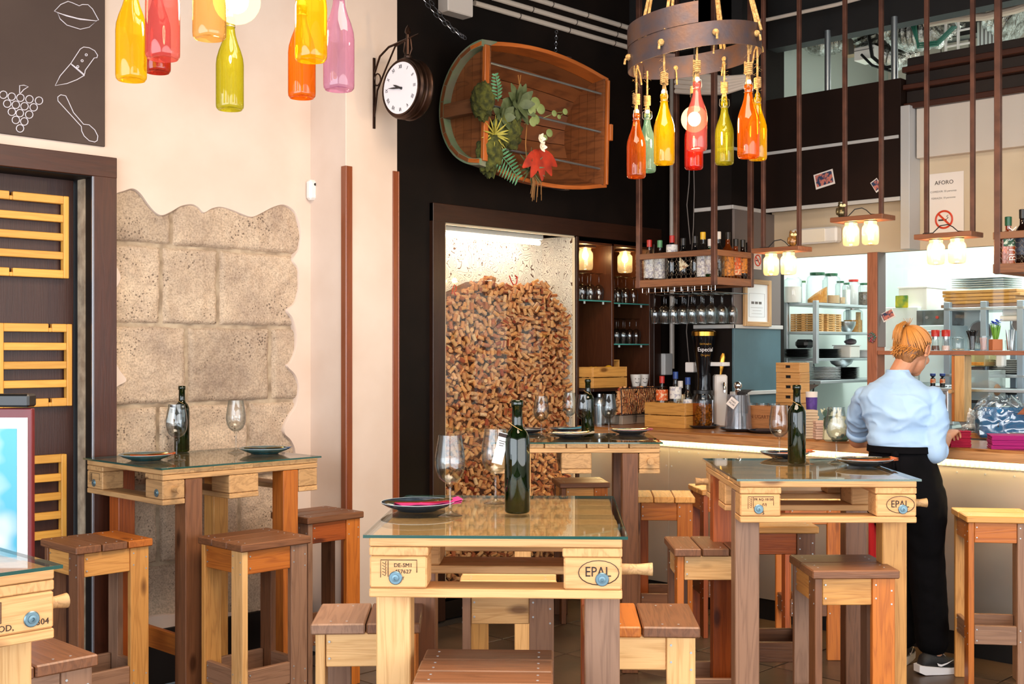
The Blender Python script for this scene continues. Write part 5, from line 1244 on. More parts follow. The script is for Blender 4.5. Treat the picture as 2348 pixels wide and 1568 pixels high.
def rosette(px, py, R0, n, mt, label, v=4.70, wd=.28, name='succulent'):
    m = MB()
    for k in range(n):
        a = k*2.4; f = .35+.65*(k/n)**.5; d = Vector((math.cos(a)*f, -1.05+f*.85, math.sin(a)*f)); leafm(m, (0, 0, 0), d, R0*(.55+.45*f), R0*wd*.5, (0, -1, 0), .15)
    o = m.build(name, mt, smooth=60); o.location = BP(px, py, v); tag(o, label, 'plant')
rosette(1152, 270, .105, 14, LEAFD, 'grey-green leafy succulent at the left of the barrel planting', wd=.5); rosette(1188, 240, .135, 18, LEAFD, 'dark many-leaved succulent in the middle of the barrel planting', wd=.42)
rosette(1133, 308, .11, 26, YG, 'spiky yellow-green air plant in the barrel', wd=.10, name='air_plant'); rosette(1215, 385, .12, 26, LEAFD, 'trailing air plant at the bottom rim of the barrel', wd=.10, name='air_plant')
m = MB()
for k in range(14): x = random.uniform(-.04, .04); m.tube([(x*.4, 0, 0), (x, -.03, -.05), (x*1.3, -.02, -.11-random.random()*.05)], .0018, 4)
o = m.build('dry_roots', ROOT); o.location = BP(1222, 400, 4.68); tag(o, 'dry roots dangling below the barrel rim', 'plant')
def fern(px, py, px2, py2, label, n=9, w_=.055):
    a, b = BP(px, py, 4.68), BP(px2, py2, 4.66); m = MB(); d = (b-a); m.tube([Vector((0, 0, 0)), d*.5+Vector((0, -.01, 0)), d], .0025, 5); s = d.cross(Vector((0, -1, 0))).normalized()
    for k in range(n):
        f = (k+.8)/(n+.4)
        for e in (-1, 1): leafm(m, d*f, d.normalized()*.35 + s*e, w_*(1-.55*abs(f-.35)/.65), .0065, (0, -1, 0), .1)
    o = m.build('fern_frond', FERN, smooth=60); o.location = a; tag(o, label, 'fern')
fern(1142, 232, 1136, 168, 'small upright fern frond at the top left of the planting', 8, .055); fern(1140, 345, 1190, 412, 'large fern frond spreading over the lower rim of the barrel', 10, .095)
def roundleaf(pts, label):
    c0 = BP(*pts[0][:2], 4.66); m = MB()
    for px, py, r in pts:
        c = BP(px, py, 4.66)-c0; m.sph(c, r, 14, 8, (1, .12, .85))
    m.tube([Vector((-.06, .03, -.03))] + [BP(px, py, 4.67)-c0 for px, py, r in pts], .002, 5)
    o = m.build('round_leaf_sprig', LEAFP, smooth=60); o.location = c0; tag(o, label, 'plant')
roundleaf([(1228, 236, .04), (1240, 250, .036), (1220, 252, .034)], 'pale round leaves at the top of the planting'); roundleaf([(1271, 260, .022), (1296, 256, .022), (1282, 268, .016)], 'sprig of round leaves reaching right in the barrel'); roundleaf([(1260, 305, .028), (1250, 316, .02)], 'yellowish round leaf right of the orchid')
roundleaf([(1228, 274, .035), (1222, 280, .03)], 'large dull green round leaf in the middle of the planting')
m = MB()
for a in (-80, -50, -112, -25, -140): leafm(m, (0, 0, 0), (math.cos(R_(a)), -.2, math.sin(R_(a))), .17, .036, (0, -1, 0), .2)
o = m.build('red_leaf_plant', REDL, smooth=60); o.location = BP(1235, 345, 4.66); tag(o, 'red-leaved plant low in the barrel', 'plant')
m = MB()
for (x, z) in ((0, 0), (.012, -.045)):
    for k in range(5): a = k*1.256; leafm(m, (x, 0, z), (math.cos(a), -.35, math.sin(a)), .035, .013, (0, -1, 0), -.2)
    m.sph((x, -.012, z), .007, 8, 6)
o = m.build('orchid_flower', PET, smooth=60); o.location = BP(1238, 318, 4.62); tag(o, 'white orchid blossoms above the red leaves', 'flower')
m = MB(); m.tube([BP(1208, 285, 4.7), BP(1205, 330, 4.68), BP(1208, 372, 4.68)], .003, 6); m.tube([BP(1188, 172, 4.72), BP(1194, 222, 4.7), BP(1205, 250, 4.7)], .0022, 5); m.tube([BP(1194, 172, 4.72), BP(1190, 200, 4.7), BP(1198, 240, 4.7)], .002, 5)
tag(m.build('bare_stem', STEMM), 'bare brown stems standing between the barrel plants', 'stem')
light('barrel_spot', 'SPOT', (4.6, 3.6, 3.7), 30, (1, .85, .65), .05).rotation_euler = (R_(50), 0, R_(-25))
# ================================================================ pipes and boxes on the black wall
PVC = mat('white_pvc_pipe', 'D2C2B2', .4)
def wallpipe(pts, r, label, grp=None, v=VB-.02, name='conduit', P=None):
    m = MB(); m.tube(P if P else [atv(x, y, v) for x, y in pts], r, 10); tag(m.build(name, PVC), label, 'pipe', grp)
CLIP = mat('pipe_clip', '3A2E26', .5)
for k, lab in enumerate(('lowest of the three white conduits across the black wall', 'middle one of the three white conduits across the black wall', 'uppermost of the three white conduits across the black wall')):
    x0, y0 = (1088, 1130, 1195)[k], (6, -8, -18)[k]; dy = (0, -19, -38)[k]
    a, b = (x0, y0), (1456, 114+dy*1.05)
    pa, pb = atv(*a, VB-.02), atv(*b, VB-.02); pa.z = pb.z = (pa.z+pb.z)/2
    pc = Vector((6.9, VB-.02, pb.z)); wallpipe(None, .0165, lab, 'white conduits', P=[pa, pb, pc])
    for f in (.25, .55, .85):
        q = pa.lerp(pb, f); m = MB(); m.tube([(q.x, q.y+.0185*math.cos(a*PI/6), q.z+.0185*math.sin(a*PI/6)) for a in range(12)], .003, 5, True); m.build('pipe_clip', CLIP, bpy.data.objects[{0: 'conduit', 1: 'conduit.001', 2: 'conduit.002'}[k]])
p = atv(1042, 20, VB-.04); t = MB().box((0, 0, 0), (.20, .09, .16), .006).build('junction_box', mat('junction_box_white', 'DCD0C6', .4)); t.location = (p.x, p.y-.01, p.z+.04); tag(t, 'white junction box at the top of the black wall', 'junction box')
wallpipe(None, .018, 'white vertical conduit running down the dark corner', P=[atd(1541, 95, 8.42), atd(1541, 845, 8.42)])
wallpipe(None, .012, 'thin white conduit across the top behind the hanging rods', P=[atu(1590, 45, 6.6), atu(1640, 62, 6.6), atu(1760, 45, 6.6), atu(1920, 10, 6.6), atu(2030, -20, 6.6)])
wallpipe(None, .014, 'white conduit bending upward beside the far chandelier', P=[atu(1560, 30, 6.7), atu(1590, 58, 6.7), atu(1650, 52, 6.7), atu(1700, 30, 6.7), atu(1722, -10, 6.7)])
m = MB()
for k in range(5): m.tube([atd(1550, 165+k*11, 7.75), atd(1600, 172+k*10, 7.6), atd(1660, 180+k*8, 7.42), atd(1710, 176+k*5, 7.4)], .017, 8)
tag(m.build('conduit_bundle', PVC), 'bundle of white conduits seen behind the far chandelier', 'pipe bundle')
for px, py, w_, h_, d, lab in ((1527, 835, .09, .15, 8.38, 'large white switch box at the foot of the vertical conduit'), (1563, 793, .06, .08, 8.55, 'small white switch box on the black column'), (1585, 842, .065, .065, 7.72, 'square white socket behind the beer tap')):
    p = atd(px, py, d); o = MB().box((0, 0, 0), (w_, .05, h_), .005).build('switch_box', WHITEPL); o.location = p; o.rotation_euler = (0, 0, 0 if 8 < d < 8.5 else -PI/2); tag(o, lab, 'switch box')
m = MB(); m.tube([atd(1583, 250, 7.5), atd(1580, 420, 7.5), atd(1575, 470, 7.55), atd(1583, 560, 7.5)], .003, 5); m.tube([atd(1588, 250, 7.5), atd(1592, 440, 7.5), atd(1590, 520, 7.5), atd(1574, 760, 7.6), atd(1580, 830, 7.7)], .003, 5)
tag(m.build('hanging_cable', mat('cable_grey', '6A6460', .5)), 'thin cables hanging behind the red bottle', 'cable')
# ================================================================ notices
def card(px, py, w_, h_, u, label, mt, roll=0, cat='notice', name='notice', t_=.002):
    p = atu(px, py, u); t = thing(name, label, cat, p, rot=(0, 0, 0)); t.rotation_euler = Matrix(((0, 0, -1), (-1, 0, 0), (0, 1, 0))).to_euler() if False else (0, 0, -PI/2)
    m = MB(); m.X = Matrix.Rotation(roll, 4, 'Y'); m.box((0, 0, 0), (w_, t_, h_), 0); m.build('sheet', mt, t); return t
PAPER = mat('paper_white', 'E6DCD4', .6)
FX = lambda x, z, y=-.0015: frame((1, 0, 0), (0, 0, 1), (x, y, z))
GREYT = mat('grey_print', '6A6664', .7)
hA = .23
t = card(2165, 440, .235, .225, UK-.003, 'white sheet headed AFORO on the beige wall above the pass', PAPER)
text('heading', 'AFORO', .034, STAMP, t, FX(0, .055)); text('lettering', 'COMEDOR: 25 personas', .0155, GREYT, t, FX(-.005, .004)); text('lettering', 'TERRAZA: 10 personas', .0155, GREYT, t, FX(-.005, -.035))
t = card(2165, 513, .235, .18, UK-.0065, 'no smoking sign below the AFORO sheet', PAPER)
def nosmoke(t, r, z):
    m = MB(); m.tube([(r*math.cos(a*PI/16), -.002, z+r*math.sin(a*PI/16)) for a in range(32)], r*.12, 5, True); m.tube([(-r*.7, -.002, z+r*.7), (r*.7, -.002, z-r*.7)], r*.12, 5); m.build('prohibition_ring', mat('sign_red', 'D2401E', .5), t)
    m = MB(); m.box((-.2*r, -.0018, z-.05*r), (r*1.0, .001, r*.18), 0); m.tube([(r*.35, -.002, z+.05*r), (r*.5, -.002, z+.2*r), (r*.3, -.002, z+.35*r), (r*.5, -.002, z+.5*r)], r*.04, 4); m.build('cigarette', STAMP, t)
nosmoke(t, .05, .025); text('lettering', 'PROHIBIDO FUMAR', .021, STAMP, t, FX(0, -.065))
t = thing('notice', 'small no smoking sign behind the right corner of the left cage', 'notice', atv(1737, 600, 4.258)); BX('sheet', -.045, .045, -.001, .001, -.05, .05, PAPER, t, ch=0); nosmoke(t, .034, .008)
t = thing('framed_notice', 'framed white certificate on the grey panel under the left cage', 'picture frame', atv(1733, 693, 4.255) + Vector((0, -.008, 0)))
FRW = wood('pale_frame_wood', 'B89468', '8C6A44', .5, knots=False)
for a in ((-.155, -.125, -.155, .145), (.125, .155, -.155, .145), (-.125, .125, .115, .145), (-.125, .125, -.155, -.125)): BX('frame_bar', a[0], a[1], -.014, .006, a[2], a[3], FRW, t)
BX('sheet', -.125, .125, .0, .003, -.125, .115, mat('cert_white', 'E8EEF2', .4), t, ch=0); m = MB()
for x_ in (-.048, -.005, .038): m.bx(x_-.016, x_+.016, -.001, 0, -.012, .004, 0)
for z_, l_ in ((-.035, .07), (-.055, .05), (-.074, .06)): m.bx(-l_, l_, -.001, 0, z_, z_+.0012, 0)
for a in ((-.09, .09, .055, .056), (-.09, .09, -.095, -.094), (-.09, -.089, -.095, .055), (.089, .09, -.095, .055)): m.bx(a[0], a[1], -.001, 0, a[2], a[3], 0)
m.build('border_line', GREYT, t)
PHO = mat('photo_print', 'C87868', .4, c2='2A3A5A', scale=40, lo=.45, hi=.55)
def photo(px, py, w_, h_, u, roll, label):
    t = card(px, py, w_, h_, u, label, PAPER, roll, 'photo', 'photo'); m = MB(); m.X = Matrix.Rotation(roll, 4, 'Y'); m.box((0, -.0014, .002), (w_*.86, .0008, h_*.78), 0); m.build('print', PHO, t)
photo(1890, 411, .135, .095, FU-.003, R_(-11), 'group photo stuck askew on the dark fascia'); photo(2010, 425, .05, .075, FU-.003, R_(-32), 'small tilted polaroid on the dark fascia')
photo(2036, 723, .085, .055, UK-.006, R_(-25), 'photo stuck to the kitchen pane behind the woman')
t = thing('emergency_light', 'white emergency light box on the beige wall left of the high jar lamps', 'emergency light', atu(1872, 541, UK-.04), -PI/2); BX('case', -.16, .16, -.035, .038, -.05, .05, WHITEPL, t, ch=.012); BX('lens', -.15, .08, -.04, -.034, -.042, .042, mat('lens_white', 'E8E0D0', .2), t)
# ================================================================ things on the counter and the back shelf
CT = CZT + .0008
def crate(label, x0, x1, y0, y1, z0, h, sl=2, mt=None, letter=None, name='wooden_crate'):
    mt = mt or W_CRATE; t = thing(name, label, 'crate', ((x0+x1)/2, (y0+y1)/2, z0)); w_, d = (x1-x0)/2, (y1-y0)/2; sh = (h-.006*(sl-1))/sl
    for k in range(sl):
        za, zb_ = k*(sh+.006), k*(sh+.006)+sh
        BX('slat', -w_, -w_+.01, -d, d, za, zb_, mt, t); BX('slat', w_-.01, w_, -d, d, za, zb_, mt, t)
        BX('end_board', -w_+.011, w_-.011, -d, -d+.012, za, zb_, mt, t); BX('end_board', -w_+.011, w_-.011, d-.012, d, za, zb_, mt, t)
    BX('base_board', -w_+.011, w_-.011, -d+.013, d-.013, 0, .008, mt, t)
    m = MB()
    for a in (-1, 1):
        for b in (-1, 1): MB().bx(a*(w_-.024)-.012, a*(w_-.024)+.012, b*(d-.026)-.012, b*(d-.026)+.012, .009, h-.002).build('corner_post', mt, t)
    return t
va, vb = atu(1570, 980, 6.03).y, atu(1478, 976, 6.03).y
crate('wooden crate with bottles standing on the counter', 6.03, 6.22, va, vb, CT, .155)
def inbottle(px, top, w_, gm, cap, label, lab, lm, u=6.12, z=CT+.01, **k): return liquor('spirits_bottle', px, u, top, w_, gm, cap, label, z, lab, lm, **k)
inbottle(1518, 862, .078, CLEAR, CAP['red'], 'gin bottle with a pink and orange label in the counter crate', (.5, .72), LBL['orange'])
inbottle(1549, 852, .075, CLEAR, CAP['blue'], 'clear bottle with a dark blue cap in the counter crate', (.5, .72), LBL['white'])
inbottle(1577, 865, .06, CLEAR, CAP['blue'], 'tall-necked bottle with a blue cap in the counter crate', (.45, .55), LBL['white'])
inbottle(1560, 873, .06, CLEAR, CAP['white'], 'clear bottle behind the others in the counter crate', (.45, .7), LBL['cream'], u=6.17)
def plate_on(px, py, r, label, z=CT):
    p = atz(px, py, z); t = MB().lathe([(0, 0), (r*.6, 0), (r*.9, .009), (r, .018), (r*.985, .019), (r*.86, .012), (r*.6, .005), (0, .004)], seg=36).build('serving_plate', PL1, smooth=50); t.location = p; tag(t, label, 'plate', 'serving plates on the counter'); return p
p1 = plate_on(1612, 981, .105, 'dark plate under the olive jar on the counter'); p2 = plate_on(1693, 988, .115, 'dark plate under the acrylic menu stand on the counter'); p3 = plate_on(1755, 992, .10, 'dark plate before the brown wooden box on the counter')
# olive jar
t = thing('olive_jar', 'big glass jar of pickled olives with a black lid on the counter', 'jar', p1 + Vector((0, 0, .006)))
m = MB(); m.lathe([(0, .003), (.062, 0), (.070, .008), (.071, .165), (.066, .19), (.056, .203), (.056, .225)], seg=28); m.build('glass_body', CLEAR, t, smooth=60)
MB().lathe([(0, .205), (.0, .228), (.059, .228), (.059, .208)], seg=28).build('lid', BLACKPL, t)
m = MB()
OLV = mat('green_olive', 'A89438', .35, c2='7E6A20', scale=20)
for k in range(230):
    a, r, z = random.random()*6.28, .058*math.sqrt(random.random()), random.uniform(.012, .135); r = max(r, .04) if random.random() < .7 else r
    m.sph((r*math.cos(a), r*math.sin(a), z), .0095, 8, 5)
tag(m.build('olives', OLV, t, smooth=80), kind='stuff')
MB().lathe([(0, .004), (.069, .004), (.069, .150), (0, .150)], seg=24).build('brine', thin_glass('brine', 'F4C890', .02, body=.06, bodycol='D87830'), t)
MB().tube([(0, -.073, .03), (0, -.073, .17)], .004, 8).build('tap_bar', CHROME, t)
# clear acrylic stand with hanging diamond tag
t = thing('acrylic_stand', 'clear ribbed acrylic pitcher stand with a white diamond tag', 'menu stand', p2 + Vector((0, 0, .007)), CAMROT)
m = MB(); m.lathe([(0, .002), (.082, 0), (.084, .005), (.066, .21), (.064, .212), (.063, .205), (.080, .01), (0, .008)], seg=20); m.build('clear_body', thin_glass('acrylic', 'F8F8FA', .04, body=.10, bodycol='E0E0E8'), t, smooth=20)
m = MB(); m.X = Matrix.Translation((-.05, -.08, .165)) @ Matrix.Rotation(R_(38), 4, 'Y'); m.box((0, 0, 0), (.055, .002, .055), 0); tg = m.build('diamond_tag', PAPER, t)
for s_, z in (('PARA', .008), ('PICAR', -.008)): text('lettering', s_, .014, STAMP, tg, m.X @ frame((1, 0, 0), (0, 0, 1), (0, -.0022, z)))
m = MB(); m.tube([(-.03, .02, .02), (-.02, .0, .12), (-.035, -.02, .20)], .01, 8); m.build('inner_roll', STEEL, t)
# wooden box with lettering and a black cloth
wbx = atz(1745, 990, CT); y0, y1 = atu(1775, 990, 6.17).y, atu(1714, 985, 6.17).y
t = thing('lettered_box', 'brown wooden wine box lettered on its side, on the counter', 'box', (6.17, (y0+y1)/2, CT), -PI/2)
hw = (y1-y0)/2 + .01
BOXW = wood('box_wood', 'B87A48', '8A5630', .5, knots=False)
BX('front_board', -hw, hw, 0, .01, 0, .15, BOXW, t); BX('back_board', -hw, hw, .13, .14, 0, .15, BOXW, t); BX('side_board', -hw, -hw+.01, .011, .129, 0, .15, BOXW, t); BX('side_board', hw-.01, hw, .011, .129, 0, .15, BOXW, t); BX('base_board', -hw+.011, hw-.011, .011, .129, 0, .008, BOXW, t)
text('lettering', 'N UGARTE', .030, mat('burnt_brown', '6E3A1C', .7), t, FX(0, .085))
m = MB(); vs = []; fs = []
for i in range(9):
    for j in range(7):
        s = i/8; x = -.06+.075*j/6 + .004*math.sin(s*9); yy = .02-.04*math.sin(min(1, s*2.2)*1.57) if s > .3 else .06-.13*s; z = .245-.0*s if s < .3 else .245-(s-.3)*.20
        vs.append((x-.02, yy-.02+.004*math.sin(j*2+s*4), z))
for i in range(8):
    for j in range(6): k = i*7+j; fs.append([k, k+1, k+8, k+7])
m._add(vs, fs); o = m.build('black_cloth', mat('black_cloth', '1E1B1C', .8), smooth=60); o.parent = None; o.location = (6.17, y1-.03, CT); o.rotation_euler = (0, 0, -PI/2); so = o.modifiers.new('t', 'SOLIDIFY'); so.thickness = .003; tag(o, 'black cloth draped between acrylic stand and wooden box', 'cloth')
tum = [(0, 0), (.026, 0), (.03, .006), (.034, .10), (.035, .105), (.033, .104), (.029, .01), (0, .008)]
m = MB(); m.lathe(tum, seg=22); tb = [m.build('tumbler', CLEAR, smooth=60)]
for k, (x, y) in enumerate(((6.22, y0+.03), (6.22, y0+.11), (6.22, y0+.19))): put(tb, (x, y, CT+.06), 'tumbler in the lettered wooden box, %s' % ('rightmost', 'middle one', 'leftmost')[k], 'glass', 'tumblers in the lettered box')
for px, py in ((1385, 974), (1405, 973), (1425, 972), (1446, 971), (1415, 965), (1436, 964)): put(tb, atz(px, py, CT), 'clear tumbler before the wire cork basket, ' + {1385: 'leftmost', 1405: 'second from the left', 1425: 'third from the left in front', 1446: 'rightmost in front', 1415: 'left one behind', 1436: 'right one behind'}[px], 'glass', 'tumblers before the cork basket', s=1.35)
t = thing('steel_shaker', 'steel cocktail shaker beside the dark wine bottle on the far counter end', 'shaker', atz(1374, 973, CT)); MB().lathe([(0, 0), (.036, 0), (.045, .12), (.043, .15), (.03, .175), (.016, .18), (.016, .2), (0, .205)], seg=22).build('body', STEEL, t)
MB().lathe([(.046, .121), (.046, .126)], seg=22).build('ring', CHROME, t)
o = liquor('squeeze_bottle', 1325, 6.2, 903, .06, thin_glass('redsq', 'E07060', .06, body=.4, bodycol='C03020'), CAP['red'], 'small red-capped bottle behind the wine glasses', CT)
# cutlery/paper stack, striped boxes, plant bag at the right of the bottle
def slab_stack(name, px, py, w_, d, h, n, mt, label, cat, rz=CAMROT, z=CT, u=None, part='sheet', mt2=None):
    p = atz(px, py, z) if u is None else atu(px, py, u); p.z = z; t = thing(name, label, cat, p, rz)
    for k in range(n): B1(part, (random.uniform(-.004, .004), random.uniform(-.004, .004), h*(k+.5)/n), (w_, d, h/n*.9), mt2 if (mt2 and k % 2) else mt, t, ch=.001, rot=random.uniform(-.03, .03))
    return t
slab_stack('paper_bag_stack', 1855, 1004, .075, .10, .155, 10, mat('kraft_pale', 'CDB596', .8), 'stack of pale paper bags behind the wine bottle on the counter', 'paper bags')
slab_stack('paper_bag_stack', 1878, 1006, .06, .10, .10, 7, mat('kraft_pink', 'D6B4A0', .8), 'lower stack of pinkish paper bags on the counter', 'paper bags')
t = thing('printed_bag', 'dark green bag printed with pale leaves, beside the woman\'s left arm', 'bag', atz(1916, 1012, CT), CAMROT)
LEAFPRINT = mat('leaf_print', '2E4A3A', .5, c2='C8C4A0', scale=14, lo=.5, hi=.54)
m = MB(); m.box((0, 0, .068), (.125, .06, .135), .012); m.v = [(x*(1+.1*math.sin(z*30)), y, z) for x, y, z in m.v]; m.build('bag', LEAFPRINT, t)
q = MB()
for k in range(7): leafm(q, (-.05+.012*k, 0, .13), (-.5+.12*k, 0, .8), .05, .009, (0, -1, 0))
q.build('leaf', LEAFPRINT, t)
t = thing('purple_cup', 'purple and white patterned paper cup stack behind the wine bottle', 'cup', atu(1861, 960, 6.34)); t.location.z = CT
m = MB(); m.lathe([(0, 0), (.026, 0), (.034, .20), (.034, .235), (0, .235)], seg=20); m.build('cup', mat('purple_print', '5E3A9A', .5, c2='3A246E', scale=20), t); MB().lathe([(.0345, .205), (.0352, .237), (0, .238)], seg=20).build('rim', PAPER, t)
# tower of small wooden boxes
KR = wood('small_box_wood', 'D09A5C', 'A8703A', .5, knots=False); 
pS = atu(1810, 990, 6.62); zz_ = .902
for k in range(9):
    h_ = .062; t = thing('small_wooden_box', 'small slotted wooden box of the tall stack, ' + (ORD[k-1] + ' above the bottom one' if k else 'bottommost'), 'box', (6.66, pS.y + random.uniform(-.004, .004), zz_+k*.0635), -PI/2+random.uniform(-.02, .02), 'stack of small wooden boxes behind the counter')
    m = MB(); m.bx(-.085, .085, -.06, -.05, 0, h_*.45); m.bx(-.085, -.018, -.06, -.05, h_*.45, h_*.75); m.bx(.018, .085, -.06, -.05, h_*.45, h_*.75); m.bx(-.085, .085, -.06, -.05, h_*.75, h_)
    m.bx(-.085, -.075, -.05, .06, 0, h_); m.bx(.075, .085, -.05, .06, 0, h_); m.bx(-.075, .075, .05, .06, 0, h_); m.bx(-.075, .075, -.05, .05, 0, .006); m.build('box_body', KR, t)
    B1('slot_back', (0, -.047, h_*.6), (.036, .004, .016), BLACKPL, t, ch=0)
# beer font
pB = atu(1614, 885, 6.3); t = thing('beer_font', 'black glass-shaped beer font with gold rim and white lettering', 'beer tap', (pB.x, pB.y, CT), CAMROT)
d_ = pB.y*FWD.y + pB.x*FWD.x; zt = HC + (803-760)*d_/FP - CT; zb0 = HC + (803-890)*d_/FP - CT
BLG = mat('gloss_black', '05060A', .12, spec=.3, coat=.3); GLD = mat('gold_band', 'C8923C', .2, 1)
m = MB(); m.lathe([(0, 0), (.05, 0), (.052, .01), (.046, zb0), (.042, zb0+.02), (.043, zb0+.09), (.052, zb0+.16), (.070, zt-.06), (.078, zt-.02), (.078, zt-.015)], seg=32); m.build('column', BLG, t)
m = MB(); m.lathe([(.0785, zt-.028), (.0795, zt-.002), (.07, zt+.006), (.05, zt+.010), (0, zt+.012)], seg=32); m.build('gold_rim', GLD, t)
def wraptext(s, size, z, r, mt, sx=1, bold=0):
    o = text('lettering', s, size, mt, t, Matrix.Identity(4), sx=sx); me = o.data
    for v in me.vertices: a = v.co.x/r; rr = r + .0012 + v.co.z + (v.co.y)*.12; v.co = (rr*math.sin(a), -rr*math.cos(a), z + v.co.y)
wraptext('Especial', .037, zt-.115, .0675, mat('letter_white', 'F2F0EE', .5), .88); wraptext('DORADA', .016, zt-.080, .072, GLD, 1.1); wraptext('Original', .019, zt-.150, .0635, GLD)
MB().box((0, 0, .003), (.11, .11, .006)).build('base_plate', STEEL, t)
pT = atu(1655, 890, 6.35); t = thing('beer_tap', 'white beer tap column with a gold-edged lever right of the font', 'beer tap', (pT.x, pT.y, CT), CAMROT)
m = MB(); m.bx(-.05, .03, -.04, .05, 0, .33, .01); m.build('column', mat('tap_white', 'D8D2CC', .35), t)
m = MB(); m.X = Matrix.Translation((-.012, -.03, .33)) @ Matrix.Rotation(.12, 4, 'Y'); m.lathe([(.006, 0), (.010, .03), (.017, .06), (.016, .11), (.008, .135), (0, .137)], seg=12, sc=(1, .5)); m.build('lever', GLD, t)
m = MB(); m.tube([(0, -.04, .28), (0, -.085, .275), (0, -.10, .25), (0, -.10, .22)], .010, 10); m.build('spout', CHROME, t)
pC = atu(1692, 880, 6.3); t = thing('beer_tap', 'chrome tap with a round ball top behind the acrylic stand', 'beer tap', (pC.x, pC.y, CT), CAMROT)
m = MB(); m.lathe([(.03, 0), (.02, .01), (.016, .22), (.020, .235), (.012, .245)], seg=16); m.build('column', CHROME, t); MB().sph((0, 0, .265), .026, 18, 12).build('ball', CHROME, t); MB().tube([(0, -.01, .2), (0, -.07, .2), (0, -.075, .17)], .009, 8).build('spout', CHROME, t)
# long metal shelf and black box behind the beer font
o = BX('wall_ledge', 6.30, 6.378, 4.29, 4.50, 1.45, 1.475, WHITEPL); tag(o, 'small white ledge on the column behind the beer font', 'ledge')
# niche things: lemon crate, small box, cups, wire basket with corks
x0, x1 = atv(1322, 885, 4.99).x, atv(1420, 885, 4.99).x
crate('wooden crate of lemons on the dark shelf beside the cork case', 5.845, 6.20, 4.975, 5.09, 1.307, .135)
LEM = mat('lemon_skin', 'E0A41C', .45, bump=.1, bscale=120); m = MB(); m.sph((0, 0, 0), .03, 16, 10, (1, 1, 1)); m.v = [(x*(1+.12*(abs(x)/.03)**4), y, z) for x, y, z in m.v]; lp = [m.build('lemon', LEM, smooth=80)]
for k in range(5): put(lp, (5.89+.065*k, 5.03 + (.008 if k % 2 else -.008), 1.415+random.uniform(-.006, .008)), '%s yellow lemon from the left in the crate by the cork case' % ORD[k], 'lemon', 'lemons in the crate', rz=random.random()*3)
t = thing('upright_box', 'small open wooden box standing upright behind the lemon crate', 'box', (6.255, 5.16, 1.307))
for a in ((-.045, .045, -.04, .04, 0, .008), (-.045, .045, -.04, .04, .172, .18), (-.045, -.037, -.04, .04, .008, .172), (.037, .045, -.04, .04, .008, .172), (-.037, .037, .034, .04, .008, .172)): BX('board', *a, W_CRATE, t)
cup = MB().lathe([(0, 0), (.024, 0), (.036, .06), (.038, .08), (.0365, .08), (.033, .06), (0, .005)], seg=22)
cpp = cup.build('paper_cup', WHITEPAINT, smooth=50); q = MB()
for s in (-1, 1): q.cyl((s*.012, -.0325, .052), (s*.012, -.0345, .052), .003, 8)
q.tube([(-.012, -.033, .03), (0, -.0335, .025), (.012, -.033, .03)], .0016, 5); q.build('drawn_face', STAMP, cpp)
cpl = [cpp]
for k, lab in enumerate(('white cup with a drawn face, left of two on the wire basket shelf', 'white cup with a drawn face, right of two on the wire basket shelf')): put(cpl, (6.36+.085*k, 5.03, 1.307), lab, 'cup', None, rz=CAMROT+.2)
wv0, wv1 = atv(1424, 900, 4.93).x, atv(1514, 900, 4.93).x
t = thing('wire_cork_basket', 'slanted wire-mesh basket full of corks leaning below the shelf niche', 'basket', (0, 0, 0))
zb1 = 1.13; zt1 = 1.30
m = MB(); 
def wp(f, g): return Vector((wv0-.03*(1-g)+(wv1-wv0+.03*(1-g)-.0)*f*(1-.13*(1-g)), 4.93-.03*(1-g), zb1+(zt1-zb1)*g))
for i in range(17):
    m.tube([wp(i/17, 0), wp(min(1, i/17+.12), 1)], .001, 4); m.tube([wp(min(1, i/17+.12), 0), wp(i/17, 1)], .001, 4)
m.tube([wp(0, 0), wp(1, 0), wp(1, 1), wp(0, 1)], .004, 6, True); m.build('mesh_front', mat('dark_wire', '4A4648', .4, .7), t, smooth=0)
m = MB(); m.prism([wp(0, 0)+Vector((0, .07, 0)), wp(1, 0)+Vector((0, .07, 0)), wp(1, 1)+Vector((0, .07, 0)), wp(0, 1)+Vector((0, .07, 0))], (0, .01, 0)); m.build('back', BLACKPL, t)
m = MB()
for k in range(330):
    p = wp(random.uniform(.03, .95), random.uniform(.04, .96)) + Vector((0, random.uniform(.02, .05), 0)); a = random.random()*PI; ax = Vector((math.cos(a), random.uniform(-.5, .5), math.sin(a))).normalized(); m.cyl(p-ax*.02, p+ax*.02, .0105, 7)
tag(m.build('corks', CORK, t, smooth=40), kind='stuff')
BX('stand_box', wv0-.0, wv1-.02, 4.92, 5.05, CT-1.0+1.0, zb1-.005, mat('glass_bricks', 'A89888', .3), t)
# napkins and wrapped package near the woman
m_ = NAP['magenta']
slab_stack('napkin_stack', 2197, 1024, .10, .09, .082, 14, mat('crimson_napkins', 'A00C34', .9), 'stack of crimson napkins under the woman\'s right hand', 'napkins', rz=CAMROT-.1, part='napkin')
slab_stack('napkin_stack', 2318, 1028, .20, .16, .068, 13, mat('magenta_napkins', 'A4186C', .9), 'stack of magenta napkins on the counter at the right edge', 'napkins', rz=CAMROT-.25, part='napkin')
pP = atz(2310, 1006, CT); t = thing('wrapped_package', 'blue package in clear plastic wrap at the right end of the counter', 'package', pP + FWD*.09, CAMROT-.12)
B1('blue_pack', (0, 0, .085), (.25, .12, .165), mat('blue_napkins', '2A7AB0', .8, c2='1E6A9E', scale=3), t, ch=.012); B1('printed_bar', (-.03, -.0615, .075), (.006, .0015, .028), STAMP, t, ch=0)
FILM = thin_glass('plastic_film', 'F4F8FA', .16, body=.05, bodycol='FFFFFF', rough=.08)
